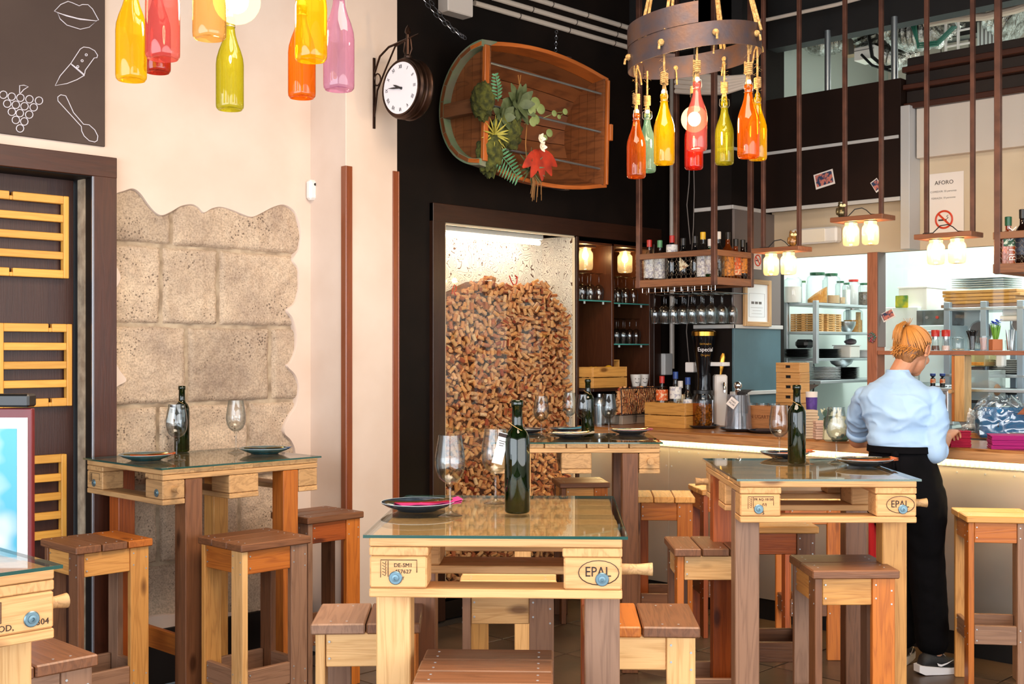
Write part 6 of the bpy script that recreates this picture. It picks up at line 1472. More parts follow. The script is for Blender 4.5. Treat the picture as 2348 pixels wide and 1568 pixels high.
def film(pts_fn, nu, nv, name, parent):
    m = MB(); vs = [pts_fn(i/nu, j/nv) for i in range(nu+1) for j in range(nv+1)]; fs = [[i*(nv+1)+j, i*(nv+1)+j+1, (i+1)*(nv+1)+j+1, (i+1)*(nv+1)+j] for i in range(nu) for j in range(nv)]; m._add(vs, fs); return m.build(name, FILM, parent, smooth=55)
def fpack(s, q):
    a = 2*PI*s; x, y = math.cos(a), math.sin(a); k = max(abs(x), abs(y)); bx_ = x/k*.133; by = y/k*.068; sh = 1 - .5*max(0, q-.75)/.25; z = .0 + .20*q + .03*max(0, q-.75)*4
    n = noise.noise_vector(Vector((bx_*25, by*25+s*3, z*25)))*.008*(1+2*q); return Vector((bx_*sh, by*sh, max(0.001, z))) + n*(1 if q > .05 else 0)
film(fpack, 80, 34, 'plastic_wrap', t)
hand_p = atd(2200, 990, 5.98)
P0, P1 = atd(2206, 992, 5.97), atd(2262, 930, 6.12)
def ftail(s, q):
    c = Vector(P0).lerp(P1, s); w_ = .012+.035*s; n = noise.noise_vector(Vector((s*14, q*9, 3)))*.012
    return c - t.location + Vector((0, 0, (q-.5)*w_*1.2+.015*math.sin(s*PI))) + FWD*(q-.5)*w_ + n - (c - t.location)*0
def ftailL(s, q): return Matrix.Rotation(-(CAMROT-.12), 3, 'Z') @ ftail(s, q)
film(ftailL, 20, 8, 'wrap_tail', t)
# ================================================================ the pass: posts, shelf, ledge, pane
PW = wood('pass_frame_wood', '9A5E42', '6E3E28', .45, ring=12); PW2 = wood('pass_post_pale', 'D2A468', 'A87C46', .45, ring=12)
ps_ = thing('pass_frame', 'brown wooden frame of the kitchen pass, with a post and a shelf', 'frame', (0, 0, 0))
vP1 = atu(1988, 700, 6.80).y; vP1b = atu(2011, 700, 6.80).y
BX('post', 6.80, 6.90, vP1b, vP1, .95, 2.15, PW, ps_); BX('post_side', 6.805, 6.90, vP1b-.006, vP1b-.0005, 1.57, 2.15, GREYP, ps_)
BX('shelf_board', 6.79, 6.96, .8, vP1b-.008, 1.522, 1.547, PW, ps_)
vP2, vP2b = atu(2188, 880, 6.80).y, atu(2211, 880, 6.80).y
BX('post', 6.80, 6.90, vP2b, vP2, 1.135, 1.52, PW2, ps_); BX('post_side', 6.802, 6.90, vP2+.001, vP2+.018, 1.135, 1.52, W_ORANGE, ps_)
BX('ledge_board', 6.56, 6.98, .6, 2.95, 1.06, 1.09, W_COUNT, ps_); BX('steel_ledge', 6.60, 6.98, .6, 3.0, 1.091, 1.10, STEEL, ps_)
o = BX('pass_pane', 6.905, 6.909, .6, vP1b-.01, 1.56, 2.15, PANE, ch=0); struct(o); o.name = 'window_3'
TS = 1.5478
def shelfpos(px, u=6.87): return Vector((6.87, atu(px, 803, u).y, TS))
def grinder(px, cm, label):
    t = thing('spice_grinder', label, 'spice grinder', shelfpos(px), 0, None)
    MB().lathe([(0, 0), (.026, 0), (.026, .01), (.020, .045), (.019, .068)], seg=20).build('glass_body', CLEAR, t, smooth=50)
    MB().lathe([(0, .002), (.023, .002), (.021, .03), (0, .03)], seg=18).build('filling', cm, t)
    MB().lathe([(.019, .068), (.019, .084), (.0, .084)], seg=20).build('collar', STEEL, t); MB().lathe([(.024, .084), (.025, .12), (.023, .123), (0, .123)], seg=20).build('grinder_cap', CAP['red'], t)
grinder(2145, mat('peppercorns', '4A3030', .8, c2='7A5A4A', scale=120), 'red-capped pepper grinder on the pass shelf'); grinder(2169, mat('salt_pink', 'E8D0C8', .8), 'red-capped salt grinder on the pass shelf')
def jarx(px, r, h, u, z, label, fill=None, fh=.5, lid=None, name='glass_jar', cat='jar', grp=None, slope=0, pos=None):
    p = pos or atu(px, 700, u); t = thing(name, label, cat, (p[0], p[1], z), CAMROT, grp)
    MB().lathe([(0, .002), (r*.95, 0), (r, .006), (r, h*.8), (r*.92, h*.87), (r*.68, h*.91), (r*.68, h*.95)], seg=22).build('glass_body', CLEAR, t, smooth=60)
    if lid: MB().lathe([(r*.7, h*.92), (r*.72, h), (0, h)], seg=22).build('lid', lid, t)
    if fill:
        m = MB(); m.lathe([(0, .005), (r*.93, .005), (r*.93, h*fh), (0, h*fh)], seg=20)
        if slope: m.v = [(x, y, z + slope*x if z > .01 else z) for x, y, z in m.v]
        m.build('filling', fill, t)
    return t
jarx(2197, .036, .085, 6.87, TS, 'glass sugar jar on the pass shelf', LBL['cream'], .12, None, pos=shelfpos(2197))
t = thing('straw_holder', 'glass with a bunch of black straws on the pass shelf', 'straw holder', shelfpos(2229)); MB().lathe([(0, 0), (.024, 0), (.028, .085)], seg=18).build('glass_body', CLEAR, t, smooth=50)
m = MB()
for k in range(34):
    a, r = k*2.4, .002*k**.7; m.tube([(r*.5*math.cos(a), r*.5*math.sin(a), .004), (r*.6*math.cos(a), r*.6*math.sin(a), .06), (r*1.5*math.cos(a), r*1.5*math.sin(a), .11+.012*random.random())], .003, 5)
m.build('straw', BLACKPL, t)
t = thing('toothpick_jar', 'glass jar of pale picks beside the flower pot', 'jar', shelfpos(2256)); MB().lathe([(0, 0), (.028, 0), (.031, .085)], seg=18).build('glass_body', CLEAR, t, smooth=50)
m = MB()
for k in range(26): a, r = k*2.4, .018*random.random(); m.tube([(r*math.cos(a), r*math.sin(a), .004), (1.3*r*math.cos(a+1), 1.3*r*math.sin(a+1), .075)], .0015, 4)
m.build('pick', mat('pick_pink', 'D8B4B0', .6), t)
t = thing('flower_pot', 'square terracotta-coloured pot of blue irises on the pass shelf', 'potted plant', shelfpos(2283)); MB().box((0, 0, .033), (.058, .058, .065), .002, CAMROT).build('pot', mat('terracotta_card', 'C4764A', .6), t)
m = MB(); q = MB()
for k in range(16):
    a = k*2.4; b = Vector((.012*math.cos(a), .012*math.sin(a), .066)); leafm(m, b, (.28*math.cos(a), .28*math.sin(a), 1), random.uniform(.07, .11), .005, (math.cos(a), math.sin(a), 0), .1)
for (x, z) in ((-.028, .155), (.010, .15), (.03, .165)):
    m.tube([(x*.3, 0, .066), (x, 0, z)], .0025, 5)
    for k in range(6): a = k*PI/3; leafm(q, (x, 0, z), (math.cos(a)*.7, math.sin(a)*.7, .8 if k % 2 else .1), .028, .008, (0, 0, 1), .3)
m.build('foliage', mat('iris_green', '6EA83A', .5), t); q.build('iris_bloom', mat('iris_blue', '2A4AB8', .5), t)
t = thing('cutlery_glass', 'glass holding dark spoons at the right end of the pass shelf', 'cutlery holder', shelfpos(2316)); MB().lathe([(0, 0), (.024, 0), (.028, .06)], seg=18).build('glass_body', CLEAR, t, smooth=50)
m = MB()
for k in range(9): a = k*.7; m.tube([(.01*math.cos(a), .01*math.sin(a), .004), (.035*math.cos(a), .02*math.sin(a), .12)], [.006, .002], 5)
m.build('spoon', STEEL, t)
for px, lab in ((2139, 'small blue-capped bottle, left of two beyond the woman\'s shoulder'), (2161, 'small blue-capped bottle, right of two beyond the woman\'s shoulder')):
    o = liquor('beer_bottle', px, 7.1, 856, .03, DKG, CAP['blue'], lab, HC-82*7.6/FP, (.3, .6), LBL['orange'])
shf = BX('bottle_shelf', 6.98, 7.2, 2.5, 3.3, HC-82*7.6/FP-.02, HC-82*7.6/FP-.001, STEEL); tag(shf, 'narrow steel shelf behind the pass carrying two small bottles', 'shelf')
# ================================================================ kitchen shelving, left
AL = mat('aluminium_shelf', 'B4BCC0', .35, .6); x0, x1, y0, y1 = 7.3, 8.2, 4.21, 4.47
t = thing('kitchen_shelving', 'open aluminium wall shelving in the kitchen', 'shelf', (0, 0, 0))
for z in (1.875, 1.68, 1.495): BX('shelf_board', x0, x1, y0, y1, z-.018, z, AL, t)
for x, y in ((x0, y0), (x0, y1-.03), (x1-.03, y0), (x1-.03, y1-.03)): BX('upright', x-.002, x+.03, y-.002, y+.03, 1.46, 1.89, AL, t)
BX('shelf_board', 7.2, 8.4, 4.12, 4.6, 1.325, 1.345, AL, t); m = MB().prism([(7.21, 4.14, 1.32), (7.21, 4.6, 1.32), (7.21, 4.6, 1.05)], (.01, 0, 0)); m.build('bracket', GREYP, t)
PASTA = mat('pasta', 'D8963A', .7, c2='C07A28', scale=60); FLOUR = mat('flour', 'E4E0DA', .9); BEAN = mat('dark_beans', '4A4038', .8, c2='7A6A5A', scale=80); OATS = mat('oats', 'C8A880', .8)
GBL = CAP['dkgreen']
for px, r, h, fl_, fh, lid, lab, v, sl in ((1818, .062, .19, FLOUR, .6, None, 'squat jar of white flour, leftmost on the kitchen shelving', 4.40, 0), (1843, .02, .16, None, 0, CAP['green'], 'slim bottle among the kitchen jars', 4.38, 0),
    (1874, .072, .215, PASTA, .33, GBL, 'large jar with orange pasta, tallest on the kitchen shelving', 4.30, .7), (1906, .062, .215, OATS, .28, GBL, 'large jar of pale grain beside the pasta jar', 4.28, 0),
    (1927, .036, .165, OATS, .3, GBL, 'slim jar with brown grain on the kitchen shelving', 4.26, 0), (1941, .03, .165, FLOUR, .7, GBL, 'slim jar of flour on the kitchen shelving', 4.34, 0), (1957, .05, .20, FLOUR, .8, CAP['red'], 'tall jar with a red-checked lid on the kitchen shelving', 4.40, 0), (1983, .048, .165, BEAN, .6, GBL, 'jar of dark beans, rightmost on the kitchen shelving', 4.26, 0)):
    p = atv(px, 650, v); jarx(px, r, h, 0, 1.8755, lab, fl_, fh, lid, pos=p, slope=sl)
MP = wood('mini_pallet_wood', 'D8A868', 'B0803E', .5, knots=False)
def minipallets(c, rz, label, n=8):
    for k in range(n):
        t = thing('serving_pallet', label + (', ' + ORD[k-1] + ' up' if k else ', lowest'), 'serving board', (c[0], c[1], 1.6805+k*.0155), rz, 'small pallet boards ' + label[-28:])
        B1('board', (0, 0, .003), (.20, .11, .004), MP, t, ch=0); B1('board', (0, 0, .0125), (.20, .11, .004), MP, t, ch=0)
        m = MB()
        for x in (-.085, 0, .085): m.box((x, -.04, .0078), (.026, .024, .0055), 0); m.box((x, .04, .0078), (.026, .024, .0055), 0)
        m.build('spacer', MP, t)
minipallets((7.43, 4.36), -PI/2, 'pallet-shaped board, left stack on the kitchen shelving'); minipallets((7.62, 4.31), 0.0, 'pallet-shaped board, right stack on the kitchen shelving')
jarx(0, .07, .185, 0, 1.6805, 'big jar with round biscuits on the middle shelf', PASTA, .5, CHROME, pos=atv(1956, 700, 4.38))
p = atv(1942, 735, 4.27); t = MB().lathe([(.03, 0), (.045, .02), (.06, .05), (.062, .075), (.060, .075), (.05, .045), (0, .004)], (0, 0, 0), 24).build('mixing_bowl', STEEL); t.location = (p.x, p.y, 1.6805); tag(t, 'steel bowl in front of the biscuit jar', 'bowl')
o = MB().cyl((0, 0, 0), (0, 0, .15), .018, 14).build('rolling_pin', MP); p = atv(1968, 735, 4.33); o.location = (p.x, p.y, 1.6805); tag(o, 'wooden rolling pin standing beside the biscuit jar', 'rolling pin')
def plates(px, v, z, n, r, mt, label, grp, dz=.009):
    p = atv(px, 800, v)
    pr = MB().lathe([(0, 0), (r*.6, 0), (r, .009), (r*.98, .0105), (r*.6, .003), (0, .003)], seg=26).build('stacked_plate', mt, smooth=50)
    for k in range(n):
        o = pr if k == 0 else pr.copy()
        if k: link(o)
        o.location = (p.x, p.y, z + k*dz); tag(o, label + (', ' + ORD[k-1] + ' from the bottom' if k else ', lowest'), 'plate', grp)
BPL = mat('black_plate', '1A1A1C', .35); WPL = mat('white_plate', 'E4E8EA', .25)
plates(1828, 4.33, 1.4955, 7, .10, BPL, 'black plate, left stack on the lowest kitchen shelf', 'black plates, left stack'); plates(1898, 4.33, 1.4955, 7, .095, BPL, 'black plate, right stack on the lowest kitchen shelf', 'black plates, right stack')
plates(1893, 4.30, 1.3455, 8, .105, WPL, 'white plate stacked under the kitchen shelving', 'white plates under the shelving', .011); plates(1942, 4.32, 1.3455, 9, .09, BPL, 'dark plate stacked right of the white plates', 'dark plates under the shelving', .009)
p = atv(1845, 790, 4.34); o = MB().box((0, 0, .03), (.12, .10, .06), .02).build('black_cloth_pile', BLACKPL); o.location = (p.x, p.y, 1.565); tag(o, 'folded black bundle on the left black plates', 'bundle')
p = atv(1926, 830, 4.25); o = MB().lathe([(.03, 0), (.07, .025), (.088, .06), (.095, .062), (.084, .055), (.0, .006)], seg=26).build('colander', STEEL); o.location = (p.x+.02, p.y, 1.43); tag(o, 'steel bowl resting on the plates under the shelving', 'bowl')
for px, w_, h_, c, lab in ((1938, .14, .085, 'E8E4DC', 'white plastic tub on the lowest kitchen shelf'), (1975, .10, .05, 'D8D8DC', 'low white tub at the right of the lowest kitchen shelf')):
    p = atv(px, 800, 4.32); t = thing('food_tub', lab, 'container', (p.x+.02, p.y, 1.4955)); B1('tub', (0, 0, h_/2), (w_, .14, h_), mat('tub'+c, c, .4), t, ch=.006); B1('tub_lid', (0, 0, h_+.004), (w_+.01, .15, .007), WHITEPL, t)
p = atv(1948, 785, 4.32); m = MB(); m.sph((0, 0, .02), .05, 14, 8, (1.2, .8, .45)); m.v = [tuple(Vector(q)*(1+.25*noise.noise(Vector(q)*30))) for q in m.v]; o = m.build('vegetable_bag', mat('dark_bag', '4A3C44', .4, c2='7A6A70', scale=30)); o.location = (p.x+.02, p.y, 1.592); tag(o, 'dark vegetables in a bag on the white tub', 'bag')
o = MB().box((0, 0, 0), (.09, .02, .075), .004).build('wall_socket', WHITEPL); o.location = atv(1855, 840, 4.6); tag(o, 'double wall socket under the kitchen shelving', 'socket')
m = MB(); m.tube([atv(1866, 835, 4.58), atv(1870, 860, 4.5), atv(1864, 900, 4.4), atv(1860, 960, 4.4)], .006, 6); tag(m.build('black_cable', BLACKPL), 'black cable hanging from the kitchen socket', 'cable')
wx = atu(1795, 650, 6.98); t = thing('wall_heater', 'tall white narrow cabinet at the left side of the kitchen opening', 'cabinet', (0, 0, 0)); BX('case', 6.95, 7.12, 4.38, 4.5, 1.62, 2.1, WHITEPL, t, ch=.01); BX('door', 6.943, 6.949, 4.385, 4.495, 1.64, 2.08, WHITEPL, t)
m = MB(); m.tube([(7.0, 4.42, 1.62), (7.0, 4.42, 1.42), (7.1, 4.45, 1.40), (7.3, 4.5, 1.40)], .012, 8); tag(m.build('white_hose', PVC), 'white pipe below the narrow cabinet', 'pipe')
m = MB(); 
for k in range(24): a = k*2.4; r = .02*(k/24)**.5; m.sph((0, -r*math.cos(a)*1.3, r*math.sin(a)*1.5), .007, 8, 6)
o = m.build('beaded_ornament', mat('rainbow_beads', 'A03A4A', .3, c2='2A6A5A', scale=60)); o.location = atu(1999, 773, 6.79); tag(o, 'small multicoloured beaded ornament on the brown post', 'ornament')
# ================================================================ kitchen, right part
def kbox(name, px0, px1, py0, py1, u, dep, mt, label, cat, ch=.004, part='body', extra=None):
    a, b = atu(px0, py0, u), atu(px1, py1, u); t = thing(name, label, cat, (u, (a.y+b.y)/2, b.z)); w_ = abs(a.y-b.y); h_ = a.z-b.z
    BX(part, 0, dep, -w_/2, w_/2, 0, h_, mt, t, ch=ch)
    return t, w_, h_
DKM = mat('microwave_dark', '3A4446', .2, c2='56686A', scale=12); FWH = mat('fridge_white', 'E6EFEE', .35); FROST = thin_glass('frosted_tub', 'E0E8E6', .06, body=.45, bodycol='E4ECEA')
t, w_, h_ = kbox('white_fridge', 2020, 2105, 705, 985, 7.7, .6, FWH, 'tall white fridge behind the woman\'s head', 'fridge'); BX('door_handle', -.03, -.005, -w_/2+.02, -w_/2+.04, h_*.4, h_*.6, STEEL, t)
t, w_, h_ = kbox('yellow_sticker', 2053, 2082, 678, 705, 7.68, .004, mat('sticker_yellow', 'E6D21C', .5, c2='3E8A4A', scale=14), 'round yellow and green sticker on the white fridge top', 'sticker', part='print')
t, w_, h_ = kbox('fridge_top_box', 2060, 2125, 662, 712, 7.75, .3, WHITEPAINT, 'white box on top of the fridge', 'box'); BX('box_lid', -.005, .305, -w_/2-.004, w_/2+.004, h_, h_+.012, WHITEPL, t)
t, w_, h_ = kbox('microwave', 2101, 2166, 711, 745, 7.6, .35, DKM, 'dark glass-fronted oven beyond the pass', 'oven'); 
for k in (-.05, .02): MB().cyl((-.001, k, h_*.5), (-.012, k, h_*.5), .010, 12).build('knob', CAP['red'] if k < 0 else STEEL, t)
t, w_, h_ = kbox('white_oven', 2108, 2166, 746, 878, 7.55, .4, mat('oven_pale_blue', 'D6F0F8', .3), 'pale blue-white appliance below the dark oven', 'appliance'); BX('door_handle', -.03, -.01, -w_*.4, w_*.4, h_*.88, h_*.9, STEEL, t)  # body in one even pale blue-white
t, w_, h_ = kbox('steel_cabinet', 2130, 2186, 882, 975, 7.2, .4, STEEL, 'brushed steel cabinet side beside the pale post', 'cabinet'); BX('edge_bar', -.012, -.001, -w_/2+.03, -w_/2+.045, 0, h_*.98, CHROME, t)
t = thing('steel_rack', 'steel rack in the right part of the kitchen', 'rack', (0, 0, 0))
ya, yb = atu(2166, 700, 7.5).y, atu(2348, 700, 7.5).y - .35
RK = mat('rack_blue_grey', '9AAAB8', .4, .4)
for px in (2172, 2256, 2340): y = atu(px, 700, 7.5).y; BX('upright', 7.49, 7.53, y-.02, y+.02, .9, 1.86, RK, t); BX('upright', 7.96, 8.0, y-.02, y+.02, .9, 1.86, RK, t)
for py in (704, 858, 921): z = atu(2250, py, 7.5).z; BX('shelf_board', 7.49, 8.0, yb, ya-(.42 if py > 800 else 0)*0, z-.02, z, AL, t)
ztr = atu(2250, 704, 7.5).z
for k in range(5): 
    o = MB().box((0, 0, 0), (.36, .50 - .02*(k % 3), .020), .003).build('wooden_tray', W_CRATE if k not in (0,) else W_GREY); o.location = (7.72, atu(2238+4*(k % 2), 690, 7.5).y, ztr+.012+k*.0225); tag(o, 'flat wooden tray on top of the kitchen rack, ' + (ORD[k-1] + ' above the lowest' if k else 'lowest'), 'tray', 'wooden trays on the rack')
for k in range(5):
    o = MB().box((0, 0, 0), (.3, .34, .004), .001).build('baking_sheet', STEEL); o.location = (7.75, atu(2225, 660, 7.5).y, ztr+.135+k*.014); tag(o, 'thin baking sheet above the wooden trays, ' + (ORD[k-1] + ' above the lowest' if k else 'lowest'), 'baking sheet', 'baking sheets above the trays')
t, w_, h_ = kbox('white_board', 2184, 2250, 706, 800, 7.9, .02, FWH, 'large white cutting board behind the steel rack', 'cutting board'); BX('hanger', -.004, 0, w_/2-.03, w_/2-.01, h_*.7, h_*.85, BLACKPL, t)
for px, py, r, lab in ((2248, 762, .075, 'round sieve hanging left in the kitchen'), (2340, 740, .055, 'round sieve hanging at the right edge of the kitchen')):
    p = atu(px, py, 7.86); t = thing('round_sieve', lab, 'sieve', p); MB().tube([(0, r*math.cos(a*PI/16), r*math.sin(a*PI/16)) for a in range(32)], .005, 6, True).build('rim', STEEL, t); MB().cyl((0, 0, 0), (.002, 0, 0), r, 28).build('mesh', GREYP, t); MB().tube([(0, 0, r), (0, 0, r+.12)], .004, 6).build('handle', STEEL, t)
t, w_, h_ = kbox('paper_roll_holder', 2298, 2350, 706, 722, 7.55, .08, WHITEPL, 'white roll holder on the kitchen rack', 'roll holder'); MB().cyl((-.02, -w_/2, -.02), (-.02, w_/2, -.02), .018, 14).build('paper_roll', PAPER, t)
t, w_, h_ = kbox('plastic_tub', 2211, 2258, 812, 840, 7.4, .2, thin_glass('yellowtub', 'F0E8C0', .06, body=.4, bodycol='E8E0B0'), 'clear tub with yellow contents on the upper rack shelf', 'container', part='tub'); BX('contents', -.002, .19, -w_/2+.006, w_/2-.006, .005, h_*.35, PASTA, t)
t, w_, h_ = kbox('grey_tray', 2211, 2252, 842, 856, 7.45, .25, GREYP, 'grey tray under the clear tub with yellow contents', 'tray'); BX('tray_lip', -.004, .254, -w_/2-.004, w_/2+.004, h_, h_+.004, GREYP, t)
t, w_, h_ = kbox('bread_tub', 2210, 2268, 848, 918, 7.2, .25, FROST, 'translucent tub with brown bread behind the pass', 'container', part='tub'); m = MB(); m.sph((.12, -.02, .06), .075, 16, 10, (1.2, 1, .8)); m.sph((.10, .07, .05), .055, 14, 8); m.build('bread', mat('bread_brown', 'A07858', .8, c2='7A5840', scale=20), t)
t, w_, h_ = kbox('white_cup_stack', 2282, 2300, 812, 842, 7.42, .06, WHITEPL, 'stack of white cups on the upper rack shelf', 'cups', part='cups', ch=.01); BX('cup_rim', -.003, .063, -w_/2-.003, w_/2+.003, h_-.008, h_-.002, WHITEPAINT, t)
pq = atu(2330, 850, 7.6); WP = mat('white_platter', 'E2E6E6', .3); pr = MB().lathe([(0, 0), (.10, 0), (.15, .012), (.148, .014), (.1, .004), (0, .004)], seg=28).build('white_platter', WP)
zs = atu(2250, 858, 7.5).z
for k in range(7):
    o = pr if k == 0 else pr.copy()
    if k: link(o)
    o.location = (7.68, atu(2322, 850, 7.68).y, zs+.001+k*.013); tag(o, 'white platter on the upper rack shelf, ' + (ORD[k-1] + ' above the lowest' if k else 'lowest'), 'plate', 'white platters on the rack')
zs = atu(2250, 921, 7.5).z
for px, r, h, mt, lab, nm in ((2286, .045, .10, FROST, 'small white bucket on the lower rack shelf', 'bucket'), (2303, .035, .055, mat('slate_bowl', '5E7280', .4), 'slate-blue bowl on the lower rack shelf', 'bowl')):
    o = MB().lathe([(0, 0), (r*.8, 0), (r, h), (r*.95, h), (r*.75, .006), (0, .006)], seg=22).build(nm, mt); p = atu(px, 900, 7.55); o.location = (p.x, p.y, zs+.001); tag(o, lab, nm)
o = MB().lathe([(0, 0), (.10, 0), (.13, .035), (.126, .035), (.098, .005), (0, .005)], seg=26).build('frying_pan', BLACKPL); p = atu(2328, 890, 7.6); o.location = (p.x, p.y, zs+.05); MB().tube([(0, .12, .03), (0, .26, .045)], .009, 8).build('handle', STEEL, o); tag(o, 'dark pan on the lower rack shelf', 'pan')
t, w_, h_ = kbox('dark_appliance', 2222, 2254, 908, 948, 7.25, .2, mat('slate_machine', '4E626A', .4), 'slate-grey machine under the bread tub', 'appliance'); BX('control_panel', -.004, 0, -w_*.3, w_*.3, h_*.6, h_*.85, BLACKPL, t)
for k in range(1):
    m = MB(); m.sph((0, 0, 0), .05, 14, 10, (1, 1, 1.2)); m.v = [tuple(Vector(q)*(1+.35*noise.noise(Vector(q)*40))) for q in m.v]; o = m.build('crumpled_paper', PAPER, smooth=0); o.location = atu(2215, 955, 6.88); o.location.z = 1.16; tag(o, 'crumpled white paper on the ledge right of the pale post', 'paper')
o = BX('dough_scraper', 6.7, 6.8, 2.62, 2.74, 1.1008, 1.116, W_LIGHT); tag(o, 'small pale board on the steel ledge behind the woman\'s hand', 'board')
o = MB().sph((0, 0, 0), .05, 16, 8, (.8, 1.2, .35)).build('white_dish', WPL); o.location = (6.66, 2.86, 1.118); tag(o, 'white dish on the steel ledge behind the woman\'s hand', 'dish')
o = MB().cyl((0, 0, 0), (-.03, 0, 0), .012, 12).build('wood_peg', W_PALLET2); o.location = (6.80, vP2+.012, atu(2178, 897, 6.8).z); tag(o, 'round wooden peg on the pale post of the pass', 'peg')
p = atu(2340, 925, 6.6); t = MB().prism([(0, -.10, .06), (0, .02, -.06), (0, -.2, -.06)], (.02, 0, 0)).build('brown_panel', PW); t.location = p; tag(t, 'corner of a brown board above the blue package', 'board')
# ================================================================ service space above the fascia: ducts, boxes, louvre
FOIL = mat('foil_duct', 'C8C8C4', .22, 1, c2='6A665E', scale=18, bump=1, bscale=60)
def duct(pts, r, label):
    P = [Vector(p) for p in pts]; Q = []
    for a, b in zip(P, P[1:]):
        n = max(2, int((b-a).length/.018))
        for k in range(n): Q.append(a.lerp(b, k/n))
    rs = [r*(1+.07*(-1)**i) for i in range(len(Q))]; tag(MB().tube(Q, rs, 18).build('flexible_duct', FOIL, smooth=0), label, 'duct', None)
duct([atu(1840, 60, 7.6), atu(1885, 95, 7.6), atu(1925, 80, 7.7)], .11, 'crinkled foil duct, left of those above the fascia'); duct([atu(1960, 30, 7.5), atu(1995, 125, 7.6), atu(2060, 135, 7.6), atu(2100, 120, 7.7)], .075, 'bright foil duct behind the right steel post'); duct([atu(2040, 40, 7.4), atu(2080, 75, 7.4), atu(2140, 70, 7.4), atu(2190, 20, 7.4)], .12, 'large foil duct with green hoses above the soffit'); duct([atu(2295, 20, 7.4), atu(2345, 55, 7.4)], .14, 'foil duct at the top right corner')
t, w_, h_ = kbox('service_box', 1958, 2004, 110, 132, 7.4, .15, WHITEPAINT, 'white box unit among the ducts', 'box'); BX('lid_line', -.004, 0, -w_/2, w_/2, h_*.7, h_*.75, GREYT, t)
t, w_, h_ = kbox('service_panel_box', 1930, 1975, 60, 120, 7.9, .1, mat('tan_board', 'A08A70', .7), 'tan board between the foil ducts', 'board'); BX('strap', -.004, 0, -.02, .02, 0, h_, GREYT, t)
a, b = atu(2165, 62, 7.2), atu(2232, 128, 7.2); t = thing('louvre', 'white louvred grille above the soffit', 'grille', (0, 0, 0)); BX('frame', 7.2, 7.22, b.y-.0, b.y+.012, b.z, a.z+.05, WHITEPAINT, t); BX('frame', 7.2, 7.22, (a.y+b.y)/2, (a.y+b.y)/2+.014, b.z, a.z+.05, WHITEPAINT, t); BX('frame', 7.2, 7.22, a.y-.012, a.y, b.z, a.z+.05, WHITEPAINT, t)
for k in range(4): z = b.z + (a.z-b.z+.05)*k/3; BX('slat', 7.205, 7.215, b.y, a.y, z-.006, z+.006, WHITEPAINT, t)
t, w_, h_ = kbox('ribbed_cladding', 2240, 2285, 50, 118, 7.5, .02, FWH, 'white ribbed panel right of the louvred grille', 'panel')
for k in range(5): BX('rib', -.006, 0, -w_/2+k*w_/5, -w_/2+k*w_/5+.006, 0, h_, GREYT, t)
m = MB(); m.tube([atu(2120, 55, 7.2), atu(2190, 42, 7.2), atu(2260, 38, 7.2), atu(2330, 22, 7.2), atu(2380, 5, 7.2)], .025, 10); tag(m.build('waste_pipe', PVC), 'pale round pipe across the top right', 'pipe')
HOSE = mat('green_hose', '2E6E5A', .4); m = MB()
for k in range(3): m.tube([atu(2080+k*8, 30, 7.15), atu(2105, 100+k*5, 7.15), atu(2150, 95+k*4, 7.15), atu(2185+k*4, 60, 7.15)], .008, 6)
tag(m.build('green_hose', HOSE), 'thin green hoses looping under the large duct', 'hose'); m = MB(); m.tube([atu(1990, 70, 7.3), atu(2000, 130, 7.3), atu(2030, 155, 7.3), atu(2060, 150, 7.3)], .012, 6); m.tube([atu(1975, 125, 7.3), atu(2000, 150, 7.3), atu(2050, 165, 7.3)], .009, 6); tag(m.build('black_hose', BLACKPL), 'black cables hanging under the white box unit', 'cable')
light('service_light', 'POINT', (7.9, 3.2, 3.45), 5, (.95, 1, .9), .1)
# ================================================================ the woman at the counter
SKIN = mat('skin', 'C98E6C', .5, c2='B97A58', scale=12); HAIR = wood('blond_hair', 'C8843C', '7A4A20', .45, knots=False, ring=30); HAIR2 = mat('hair_dark', '9C683A', .5, c2='6E4626', scale=40, stretch=(1, 1, .2))
SHIRT = mat('light_blue_cotton', 'A8C6E6', .8, c2='9CBCE0', scale=6, bump=.06, bscale=300); BLKC = mat('black_trouser_cloth', '08080A', .95, spec=.1, c2='0E0D10', scale=8)
S_ = (RGT*-.87 + FWD*.49).normalized(); F_ = (RGT*.49 + FWD*.87).normalized(); UP = Vector((0, 0, 1))   # her left side, her front
base = cf(1.90, 5.68, 0)
wm = thing('person', 'woman in a light blue shirt and black trousers sorting napkins at the counter', 'person', base)
def remesh(mb, name, mt, vox, parent, disp=None, smooth_it=4):
    me = bpy.data.meshes.new('t'); me.from_pydata(mb.v, [], mb.f); fix_normals(me); o = bpy.data.objects.new('t', me); COL.objects.link(o)
    r = o.modifiers.new('r', 'REMESH'); r.mode = 'VOXEL'; r.voxel_size = vox
    s = o.modifiers.new('s', 'SMOOTH'); s.iterations = smooth_it; s.factor = .5
    dg = bpy.context.evaluated_depsgraph_get(); m2 = bpy.data.meshes.new_from_object(o.evaluated_get(dg)); bpy.data.objects.remove(o)
    m2.calc_loop_triangles()
    if disp:
        ns = [v.normal.copy() for v in m2.vertices]
        for v, n in zip(m2.vertices, ns): v.co += n*disp(v.co)
    m2.transform(Matrix.Translation(-base)); m2.materials.clear(); m2.materials.append(mt)
    m2.polygons.foreach_set('use_smooth', [True]*len(m2.polygons)); m2.name = name
    return link(bpy.data.objects.new(name, m2), parent)
